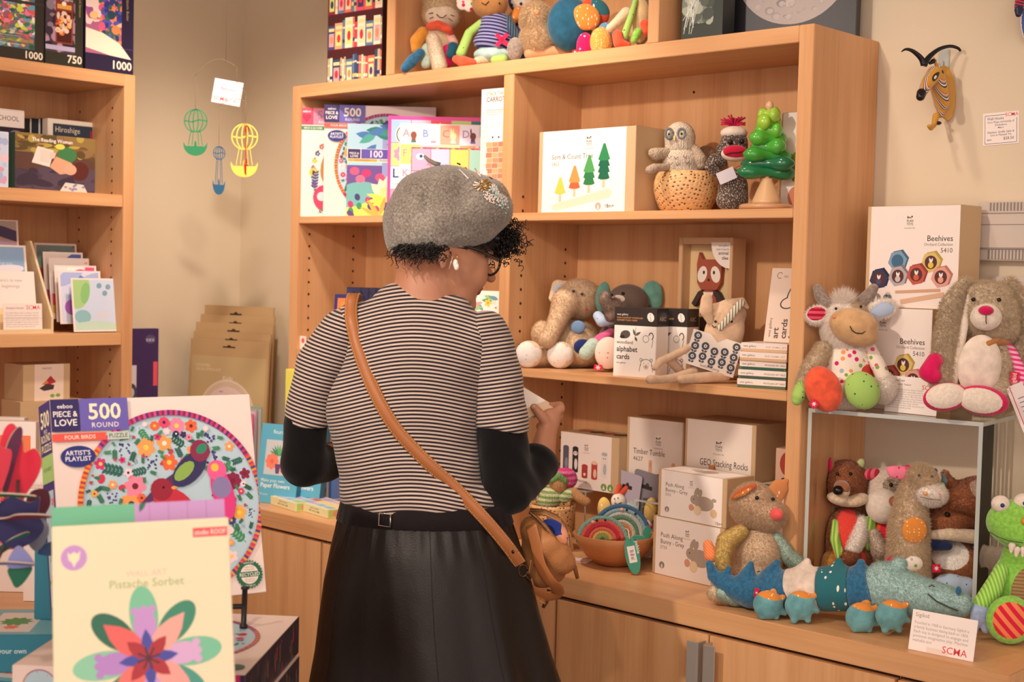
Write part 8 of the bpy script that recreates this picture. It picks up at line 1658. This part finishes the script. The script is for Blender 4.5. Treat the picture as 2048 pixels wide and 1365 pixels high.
def bd(P):
 X=(P-W.p(893,412,0))/q;x,z=X@RTH,X@UPV
 return q*(17*np.exp(-(((x+32)/16)**2+((z-0)/30)**2))+12*np.exp(-(((x-36)/22)**2+((z-14)/26)**2))+2.0*np.sin(x*.055+1)*np.sin(z*.07))
bp=[W.e(892,428,126,78,118,a=10),W.e(880,392,92,60,92,a=6),W.e(962,412,60,54,86,a=14),W.e(836,474,66,46,94,a=12),W.e(906,474,74,30,90,a=14),W.e(938,538,110,42,92,a=14,op='-',k=10*q,d=0)]
BER=soft('beret',bp,felt(),PER,vox=.0032,k=26*q,disp=bd,fur=dict(n=260000,l=.0022,w=.0003,comb=(0,0,0),max=9000));BER['label']='grey wool felt beret'
def bsurf(u,v,lift=2):d_=hit(bp,26*q,u,v,DW-.14,DW+.1,bd);d_=d_ if d_ else DW;return U(u,v,d_-lift*q)
def sub(mb,name,lab=None):
 o=mb.build(name);o.parent=BER;o.location=Vector((0,0,0));L0=PER.location+BER.location;o.data.transform(Matrix.Translation(-L0))
 if lab:o['label']=lab
 return o
mb=MB();mb.tube([W.p(880,330,-20),W.p(868,326,-22),W.p(857,320,-24),W.p(848,311,-26)],[5*q,4.4*q,4*q,2.6*q],C('#8c867c',.95),10);sub(mb,'stem')
GOLD,PEARL,AQUA=C('#c9a04c',.25,.8),C('#f1e4da',.2,coat=.5),C('#a3c4c0',.35)
mb=MB();r_=random.Random(5)
ct_=[(1000,402,26,12,'#a3c4c0'),(985,382,16,9,'#e9dccd')]
for i in range(46):t=i/45;u,v=978+34*t+r_.uniform(-8,8),370+48*t+r_.uniform(-8,8);mb.ball(bsurf(u,v,2),2.6*q,r_.choice([AQUA,PEARL,PEARL]),sub=1)
for i in range(34):a_=r_.uniform(0,6.28);rr=12*math.sqrt(r_.random());mb.ball(bsurf(972+rr*math.cos(a_),370+rr*math.sin(a_),2),1.7*q,GOLD,sub=1)
for(u,v,ru,rv,an,m)in((990,378,10,5,60,PEARL),(978,394,14,6,50,PEARL),(1004,402,18,8,55,AQUA),(1006,396,11,5,40,PEARL)):
 for i in range(70):t=r_.uniform(0,6.28);k_=math.sqrt(r_.random())*1.15;x,y=k_*ru*math.cos(t),k_*rv*math.sin(t);ca,sa=math.cos(math.radians(an)),math.sin(math.radians(an));mb.ball(bsurf(u+x*ca-y*sa,v+x*sa+y*ca,2.5),1.5*q,m,sub=1)
for an in range(0,360,30):
 a_=math.radians(an);mb.tube([bsurf(964+5*math.cos(a_),370+5*math.sin(a_),3),bsurf(964+18*math.cos(a_),370+12*math.sin(a_),3)],1.6*q,r_.choice([GOLD,C('#b98f6a',.3,.6),PEARL]),6)
sub(mb,'bead_brooch','gold, pearl and pale blue bead brooch')
for(a_,b_,m)in(((919,339),(937,357),PEARL),((931,335),(946,352),GOLD),((950,337),(961,352),PEARL),((1006,380),(1016,391),GOLD),((914,326),(921,329),C('#1a1614',.2)),((979,354),(984,358),C('#1a1614',.2)),((1003,372),(1009,376),C('#caa46a',.3))):
 mb=MB();mb.tube([bsurf(*a_,1.5),bsurf(*b_,1.5)],1.5*q,m,8);sub(mb,'bugle_bead')
HAIR=C('#17110e',.38,spec=.5);r_=random.Random(11);mb=MB()
def curl(P,dirv,length,rad,turns,thick):
 dirv=np.asarray(dirv,float);dirv/=np.linalg.norm(dirv);a_=np.cross(dirv,[.3,.5,.8]);a_/=np.linalg.norm(a_);b_=np.cross(dirv,a_);n_=int(turns*7)+3;pts=[]
 ph0=r_.uniform(0,6.28)
 for i in range(n_):t=i/(n_-1);an=ph0+turns*2*PI*t;rr=rad*(.4+.6*t);pts.append(P+dirv*length*t+(a_*math.cos(an)+b_*math.sin(an))*rr)
 mb.tube(pts,[thick*(1-.5*i/n_)for i in range(n_)],HAIR,4)
for i in range(620):
 c=hp_(r_.gauss(126,16),r_.uniform(-44,50),r_.gauss(30,17));d_=HF*r_.uniform(.2,1)+HU*r_.uniform(-.6,.5)+HS*r_.uniform(-.4,.5);curl(c,d_,r_.uniform(10,26)*q,r_.uniform(3,7)*q,r_.uniform(1.2,2.8),1.25*q)
for i in range(300):
 t=r_.random();f_=-92+88*t+r_.gauss(0,4);s_=math.sqrt(max(0,1-(min(abs(f_),98)/102)**2))*80+r_.uniform(-3,4);c=hp_(f_,s_,-52+22*t+r_.gauss(0,9));d_=-HU*r_.uniform(.3,1)-HF*r_.uniform(-.2,.8)+HS*r_.uniform(0,.4);curl(c,d_,r_.uniform(12,28)*q,r_.uniform(2,6)*q,r_.uniform(.5,1.6),1.0*q)
for i in range(120):
 f_=r_.uniform(20,92);c=hp_(f_,math.sqrt(max(0,1-(f_/118)**2))*76+2,10+r_.gauss(-8,7));curl(c,HF*.8-HU*r_.uniform(-.1,.5),r_.uniform(12,24)*q,r_.uniform(1,3)*q,1.2,.9*q)
hm=soft_geo([HE(110,0,26,20,46,20),HE(-4,0,-4,104.5,84.5,60)]+[HE(0,0,-92,150,120,52,op='-',k=6*q),HE(112,0,-44,60,90,44,op='-',k=8*q),HE(30,0,-70,80,100,60,op='-',k=8*q)],.004,10*q)
mb.add(hm[0].tolist(),hm[1].tolist(),HAIR,True);hr=_rel(mb,'hair',PER);hr['label']='short black curly hair'
GB=C('#1a1412',.2,coat=.5);mb=MB()
mb.tube([hp_(10,84,-14),hp_(60,78,-14),hp_(112,66,-18)],[2.6*q,3.4*q,4.6*q],GB,8)
for sg in(1,-1):
 pts=[hp_(117+3*math.cos(t),sg*(34+28*math.cos(t)),-28+21*math.sin(t))for t in[i*PI/14 for i in range(29)]];mb.tube(pts,2.7*q,GB,8)
mb.tube([hp_(119,8,-24),hp_(121,0,-22),hp_(119,-8,-24)],2.4*q,GB,8);mb.tube([hp_(10,-84,-14),hp_(112,-66,-18)],3*q,GB,8);g_=_rel(mb,'glasses',PER)
mb=MB();mb.tube([W.p(912,508,-82),W.p(915,514,-83),W.p(914,520,-84)],.9*q,GOLD,6);mb.tube([W.p(906,512,-82),W.p(898,538,-84)],.8*q,C('#e0d2c4',.3,.5),6);mb.ball(W.p(911,527,-84),(5.5*q,5*q,9*q),PEARL);mb.ball(W.p(913,533,-84),(5.5*q,5*q,8*q),PEARL);_rel(mb,'earring',PER)['label']='long white pearl earring'
mb=MB();mb.ball(hp_(104,29,-24),(9*q,9*q,8*q),C('#efe6e0',.2));mb.ball(hp_(111,29,-26),4.5*q,C('#20140f',.2));_rel(mb,'eye',PER)
STR=stripes('striped_jersey','#c7b6a8','#30242a',.00635,attr='stripe',duty=.52)
def wr(P):
 X=(P-W.p(833,800,0))/q;x,z=X@RTH,X@UPV
 return q*(1.6*np.sin(x*.05+z*.028)+2.2*np.sin(z*.11+x*.05)*np.clip((-z-120)/90,0,1)+1.8*np.sin(x*.09-z*.05+1)*np.clip((np.abs(x)-70)/60,0,1))
shirt=[W.e(834,716,152,112,92),W.l([(714,654,2),(950,676,2)],[50,48]),W.l([(786,622,2),(894,636,2)],[46,40]),W.e(806,830,154,146,92),W.e(818,940,144,100,92),W.e(842,1000,158,60,100),L([W.p(860,440,34),W.p(858,548,24)],[52*q,54*q],op='-',k=4*q),PL(W.p(840,1034,0),(0,0,-1),k=2*q),W.l([(790,604,-10),(850,606,-18),(906,622,-8)],[32,34,28])]
shirt=shirt[:6]+[shirt[8]]+shirt[6:8]
ks=30*q
SH=soft('striped_shirt',shirt,STR,PER,vox=.0055,k=ks,disp=wr,attr=lambda V:V[:,2]-.010*np.cos(((V-W.p(836,800,0))@RTH)/q*.012)*2+.12*np.abs((V-W.p(836,800,0))@RTH)**1.5*((V[:,2]-1.2)*2.0));SH['label']='black and cream striped short sleeved shirt'
def sleeve(pts,rs,cut_c,cut_n,lab,extra=[]):
 ax=np.asarray(W.p(*pts[-1]))-W.p(*pts[0]);ax/=np.linalg.norm(ax)
 o=soft('sleeve',[W.l(pts,rs)]+extra+[PL(cut_c,cut_n,k=1.5*q)],STR,PER,vox=.0045,k=14*q,attr=lambda V:-(V-W.p(*pts[0]))@(ax*.85+np.array([0,0,-.15])),disp=lambda P:q*1.4*np.sin(((P-W.p(*pts[0]))@ax)/q*.07+2*((P-W.p(*pts[0]))@RTH)/q*.03));o['label']=lab
sleeve([(690,668,2),(640,735,8),(617,830,12),(614,880,14)],[54,50,47,47],W.p(612,852,12),(W.p(612,852,12)-W.p(625,800,8))+RTH*.012,'left striped sleeve')
sleeve([(968,674,2),(990,740,2),(1000,830,2),(1004,890,2)],[54,52,55,59],W.p(1003,860,0),W.p(1003,860,0)-W.p(1003,800,0)+RTH*-.006,'right striped sleeve')
BLK2=cloth('black_knit','#0b0a0c',.9,1500,.3,.15,.05)
o=soft('undersleeve',[W.l([(620,800,10),(611,850,13),(607,925,16)],[42,44,42]),W.l([(607,930,16),(650,926,90),(700,908,160)],[44,40,33])],BLK2,PER,vox=.005,k=16*q);o['label']='black left undersleeve'
o=soft('undersleeve',[W.l([(1000,800,2),(1004,870,2),(1014,975,4)],[48,52,50]),W.l([(1014,978,4),(1050,952,46),(1076,930,78)],[52,46,40]),W.l([(1071,925,66),(1084,918,94)],[39,35])]+[PL(W.p(1086,914,96),W.p(1090,900,104)-W.p(1078,926,80),k=2*q)],BLK2,PER,vox=.0045,k=16*q,disp=lambda P:q*1.2*np.sin(((P-W.p(1016,975,4))@(RTH*.5+UPV*.6+FWH*.6))/q*.16));o['label']='black right undersleeve pushed up the forearm'
def leather():
 m,nt,b=new_mat('black_leather');v=coords(nt);b.inputs['Base Color'].default_value=(.011,.007,.006,1)
 b.inputs['Roughness'].default_value=.36;b.inputs['Specular IOR Level'].default_value=.28
 n_=mathn(nt,'ADD',mathn(nt,'MULTIPLY',noise(nt,v,420,2),.05),noise(nt,coords(nt,(9,9,4)),1,3));bump(nt,b,n_,.6,.009);return m
LEA=leather();NA=144
prof=[(992,848,158,90),(1010,849,166,96),(1040,850,172,100),(1060,851,178,106),(1100,852,192,118),(1160,854,206,132),(1230,858,218,146),(1300,864,230,160),(1365,869,245,172),(1500,876,270,195),(1650,882,296,216),(1800,886,316,230)]
rings=[];PP=[]
from itertools import chain
def lerp_prof(v):
 for a_,b_ in zip(prof,prof[1:]):
  if v<=b_[0]:t=(v-a_[0])/(b_[0]-a_[0]);t=max(0,t);return[a_[i]+(b_[i]-a_[i])*t for i in range(4)]
 return prof[-1]
vs=[];fs=[];rows=[1004+796*(i/70)**1.0 for i in range(71)]
def skp(v,an):
 _,cu,rw,rd=lerp_prof(v);g=min(1,max(0,(v-1040)/420));ga=max(0,min(1,(v-1030)/12))*max(0,1-(v-1042)/70)
 fold=1+g*(.055*math.cos(5*an+.6)+.035*math.cos(9*an+2))+ga*.022*math.sin(34*an)+.006*math.sin(3*an+v*.012)
 da=(an-5.45);fold+=g*.07*math.exp(-(da/.14)**2)-g*.06*math.exp(-((da+.32)/.1)**2)
 base=W.p(cu,v,0);c=np.array([base[0],base[1],base[2]])
 return c+(RTH*math.cos(an)*rw+FWH*math.sin(an)*rd)*fold*q
for v in rows:
 for k in range(NA):vs.append(skp(v,2*PI*k/NA))
for i in range(70):
 for k in range(NA):fs.append((i*NA+k,(i+1)*NA+k,(i+1)*NA+(k+1)%NA,i*NA+(k+1)%NA))
mb=MB();mb.add(vs,fs,LEA,True);sk=_rel(mb,'leather_skirt',PER);sk['label']='long black leather look skirt'
def ssub(mb,name):o=_rel(mb,name,PER);o.parent=sk;return o
for an in(4.12,4.80,5.35,3.75):
 mb=MB();mb.tube([skp(v,an)+(skp(v,an)-W.p(850,v,0))/max(np.linalg.norm(skp(v,an)-W.p(850,v,0)),1e-6)*.0001 for v in rows[3:]],.0007,C('#050404',.6),5);ssub(mb,'seam')
mb=MB();EL=cloth('elastic_band','#171012',.7,1500,.3,.1,.05);bv=[];bf=[]
for j,v in enumerate((1004,1008,1040,1044)):
 for k in range(96):
  an=2*PI*k/96;p_=skp(v,an);c_=W.p(850,v,0);n_=(p_-c_);n_=n_/np.linalg.norm(n_);bv.append(p_+n_*(3.2 if j in(1,2)else.2)*q)
for j in range(3):
 for k in range(96):bf.append((j*96+k,(j+1)*96+k,(j+1)*96+(k+1)%96,j*96+(k+1)%96))
mb.add(bv,bf,EL,True);belt=_rel(mb,'belt',PER)
mb=MB();an=math.acos((781-849)/172.);an=2*PI-an;SIL=C('#c9c0b6',.25,.95)
def bp_(du,v):
 a_=2*PI-math.acos((781+du-849)/170.);p_=skp(v,a_);c_=W.p(850,v,0);n_=(p_-c_)/np.linalg.norm(p_-c_);return p_+n_*6.5*q
mb.tube([bp_(-11,1012),bp_(-11,1036),bp_(11,1038),bp_(11,1014)],1.5*q,SIL,8);mb.tube([bp_(-11,1012),bp_(11,1014)],1.2*q,SIL,8);o=_rel(mb,'buckle',PER);o.parent=belt
TAN_L=C('#a8693c',.45,coat=.1);TAN_D=C('#8a5428',.5)
sp_=[(706,592),(702,612),(703,640),(709,670),(718,702),(731,740),(747,778),(768,820),(794,860),(826,896),(862,932),(900,966),(934,1000),(964,1032),(992,1064),(1018,1096),(1040,1128)]
C0_,NRM=[],[]
allp=shirt[:8]
for(u,v)in sp_:
 d_=hit(allp,ks,u,v,DW-.2,DW+.12,wr)
 if v>1000 or d_ is None:
  x_=max(-.98,min(.98,(u-lerp_prof(max(v,1000))[1])/lerp_prof(max(v,1000))[2]));dsk=DW-math.sqrt(1-x_*x_)*lerp_prof(max(v,1000))[3]*1.08*q;d_=min(d_,dsk)if d_ else dsk
  if v<620:d_=DW-20*q
 C0_.append(U(u,v,d_-2.5*q))
top_=C0_[0]+FWH*.03+np.array([0,0,.000]);C0_=[C0_[0]+FWH*.09-np.array([0,0,.03]),C0_[0]+FWH*.035]+C0_
P_=[];
for i in range(len(C0_)-1):
 p0,p1,p2,p3=C0_[max(i-1,0)],C0_[i],C0_[i+1],C0_[min(i+2,len(C0_)-1)]
 for t in(0,.33,.66):P_.append(.5*((2*p1)+(-p0+p2)*t+(2*p0-5*p1+4*p2-p3)*t*t+(-p0+3*p1-3*p2+p3)*t**3))
P_.append(C0_[-1]);vs=[];fs=[];edge=[[],[]]
for i,p_ in enumerate(P_):
 t=P_[min(i+1,len(P_)-1)]-P_[max(i-1,0)];t/=np.linalg.norm(t);nrm=-FWH if i>7 else np.array([0,0,1])*(1-i/7)+-FWH*(i/7);s_=np.cross(t,nrm);s_/=np.linalg.norm(s_);nn=np.cross(s_,t);h_=12.5*q
 vs+=[p_-s_*h_,p_+s_*h_,p_+s_*h_+nn*2.2*q,p_-s_*h_+nn*2.2*q];edge[0].append(p_-s_*h_*.82+nn*2.4*q);edge[1].append(p_+s_*h_*.82+nn*2.4*q)
 if i:
  a_,b_=4*(i-1),4*i;fs+=[(a_,b_,b_+1,a_+1),(a_+1,b_+1,b_+2,a_+2),(a_+2,b_+2,b_+3,a_+3),(a_+3,b_+3,b_,a_)]
BAG=empty('shoulder_bag',tuple(W.p(1095,1110,70)),'tan leather crossbody bag with open zip, hanging at the person\'s right hip','bag')
mb=MB();mb.add(vs,fs,TAN_L,True);stp=_rel(mb,'strap',BAG)
for e_ in edge:
 mb=MB()
 for i in range(0,len(e_)-1):
  for t in(0.1,.4,.7):a_=e_[i]*(1-t)+e_[i+1]*t;b_=e_[i]*(1-t-.18)+e_[i+1]*(t+.18);mb.tube([a_,b_],.5*q,C('#e8c98a',.7),4)
 o=_rel(mb,'stitching',BAG);o.parent=stp;o.location=(0,0,0)
BR=C('#4a3a30',.3,.9)
mb=MB();mb.ball(W.p(1026,1104,-104),(4*q,2*q,4*q),BR);_rel(mb,'rivet',BAG)
mb=MB();pts=[W.p(1046+9*math.cos(t),1142+12*math.sin(t),-92)for t in[i*PI/8 for i in range(17)]];mb.tube(pts,2*q,BR,8);mb.tube([W.p(1050,1150,-90),W.p(1060,1164,-84)],2.6*q,BR,8);_rel(mb,'ring_clasp',BAG)
BL=C('#b27c48',.38,coat=.15);BAGB=cloth('bag_leather','#b0784a',.4,260,.5,0,.1,30)
bgp=[W.e(1090,1108,48,64,42,a=14,d=60),W.l([(1066,1058,50),(1098,1088,28),(1126,1124,30),(1138,1136,36)],[28,36,26,10]),W.e(1084,1140,42,36,34,d=54),W.e(1116,1052,50,24,60,a=-44,d=44,op='-',k=6*q)]
soft('bag_body',bgp,BAGB,BAG,vox=.0035,k=14*q,disp=lambda P:q*1.6*np.sin(((P-W.p(1095,1110,50))@RTH)/q*.12)*np.sin(((P-W.p(1095,1110,50))@UPV)/q*.09))
LIN=dots('bag_lining','#2a3f96',['#e0569a','#1a2250','#e8a07a','#2a3f96'],26,.42,.9)
soft('lining',[W.e(1108,1068,36,26,18,a=-44,d=56)],LIN,BAG,vox=.003,k=6*q)
zp=[(1060,1020,66),(1088,1022,68),(1112,1032,66),(1128,1050,60),(1136,1072,54),(1138,1096,46),(1132,1108,40)];zq=[(1060,1024,30),(1072,1034,22),(1090,1052,14),(1108,1076,14),(1122,1094,20),(1132,1108,36)]
for nm_,zz,off in(('zip_tape',zp,0),('zip_tape',zq,0)):
 mb=MB();mb.tube([W.p(*z_)for z_ in zz],4.2*q,TAN_D,8);n_=44;P3=[W.p(*z_)for z_ in zz]
 for i in range(n_):
  t=i/(n_-1)*(len(P3)-1);j=min(int(t),len(P3)-2);c_=P3[j]*(1-t+j)+P3[j+1]*(t-j);mb.ball(c_-FWH*4.4*q,1.7*q,C('#b9a890',.3,.9),sub=1)
 _rel(mb,nm_,BAG)
mb=MB();mb.tube([W.p(1060,1024,68),W.p(1092,1026,66),W.p(1118,1040,62),W.p(1136,1068,56),W.p(1144,1100,48)],[7*q,8*q,8*q,8*q,5*q],BL,10,True,.5);_rel(mb,'rim',BAG)
mb=MB();mb.tube([W.p(1134,1106,36),W.p(1142,1118,32),W.p(1150,1136,30),W.p(1155,1158,30)],[4.5*q,4*q,4.5*q,3.5*q],C('#7a4e28',.5),8,True,.5);_rel(mb,'zip_pull',BAG)
def band(name,pts,wv,m,lab=None):
 P4=[W.p(*p_)for p_ in pts];PP4=[]
 for i in range(len(P4)-1):
  p0,p1,p2,p3=P4[max(i-1,0)],P4[i],P4[i+1],P4[min(i+2,len(P4)-1)]
  for t in(0,.25,.5,.75):PP4 .append(.5*((2*p1)+(-p0+p2)*t+(2*p0-5*p1+4*p2-p3)*t*t+(-p0+3*p1-3*p2+p3)*t**3))
 PP4 .append(P4[-1]);mb=MB();mb.tube(PP4,wv*q,m,16,True,.16,twist=tuple(RTH*.15+UPV*.98));_rel(mb,name,BAG)
band('handle',[(1062,1050,10),(1072,1090,2),(1080,1128,0),(1098,1160,2),(1114,1176,14),(1112,1190,34),(1086,1192,30),(1060,1180,10),(1052,1160,6)],13,TAN_L)
band('side_strap',[(1062,1120,-4),(1056,1160,-4),(1062,1186,2),(1090,1204,8)],11,BL)
mb=MB();mb.tube([W.p(1100,1180,60),W.p(1092,1205,60),W.p(1086,1216,60)],[6*q,5*q,3*q],C('#6a4424',.5),8,True,.4);_rel(mb,'tassel',BAG)
mb=MB();A4=[W.p(1112,813,150),W.p(1056,836,112),W.p(962,784,150),W.p(1010,752,196)];nn=np.cross(A4[1]-A4[0],A4[2]-A4[0]);nn/=np.linalg.norm(nn);nn*=np.sign(nn[2])
A4[2]=A4[1]+(A4[3]-A4[0]);lo=[p_-nn*.007 for p_ in A4]
mb.add(A4+lo,[(0,1,2,3),(7,6,5,4),(0,4,5,1),(1,5,6,2),(2,6,7,3),(3,7,4,0)],C('#e6c8ac',.5))
ex=(A4[3]-A4[0]);ey=(A4[1]-A4[0]);lx,ly=np.linalg.norm(ex),np.linalg.norm(ey);ex/=lx;ey/=ly
M4=Matrix(((ex[0],ey[0],nn[0],A4[0][0]),(ex[1],ey[1],nn[1],A4[0][1]),(ex[2],ey[2],nn[2],A4[0][2]),(0,0,0,1)));a=Art(mb,M4);a.z=.0003
a.rect(.022,.001,lx-.023,ly-.002,'#fbf3ec');a.up();a.ell(.034,ly*.78,.008,.007,'#efdcd2');a.up();a.ell(.032,ly*.80,.0012,.0012,'#3a3230');a.ell(.036,ly*.80,.0012,.0012,'#3a3230')
bx=mb.build('small_toy_box');c_=Vector(A4[0]);bx.data.transform(Matrix.Translation(-c_));bx.location=c_;tag(bx,'small flat white box held in the person\'s right hand','box')
P0,w_,rz,_=foot(1128,-.30,1172,-.285,ZQ);b=Box(w_,.045,.0008,'#f2e4de',bev=.0002);b.top.text('SCMA',w_*.5,.004,.009,RD,'c',.008);o=b.done('loose_label',P0,rz);tag(o,'small white label lying flat between the bag and the bowl','label')
GR=dict(craft_bag='kraft kit bags leaning in the corner',greeting_card='greeting cards on the third shelf',pencil_tin='dark pencil tins behind the pencil pack',art_card_box='boxed art card sets on the middle shelf',flash_card_box='woodland alphabet cards',puzzle_box='boxed jigsaw puzzles',gift_box='teal flower kit boxes',paper_folder='card folders beside the big puzzle',matching_game='flat matching games',wall_art_box='wall art boxes at the front',crochet_rainbow='crochet rainbows in the bowl',keyring_toy='keyring toys on hang cards',plush_elephant='plush elephants',info_card='printed maker cards',basket='woven baskets',black_book='thin black books',toy_box='kraft toy cartons',hang_card='grey hang cards',book='slim books behind the games',swing_tag='green swing tags',picture_card='cards behind the sculpture',art_book='art books on the second shelf',paper_flower_kit='blue paper flower kits',acrylic_riser='clear acrylic risers',price_card='price cards')
for o in list(COL.objects):
 n_=o.name.split('.')[0]
 if o.parent is None and n_ in GR and 'label' in o.keys():o['group']=GR[n_]
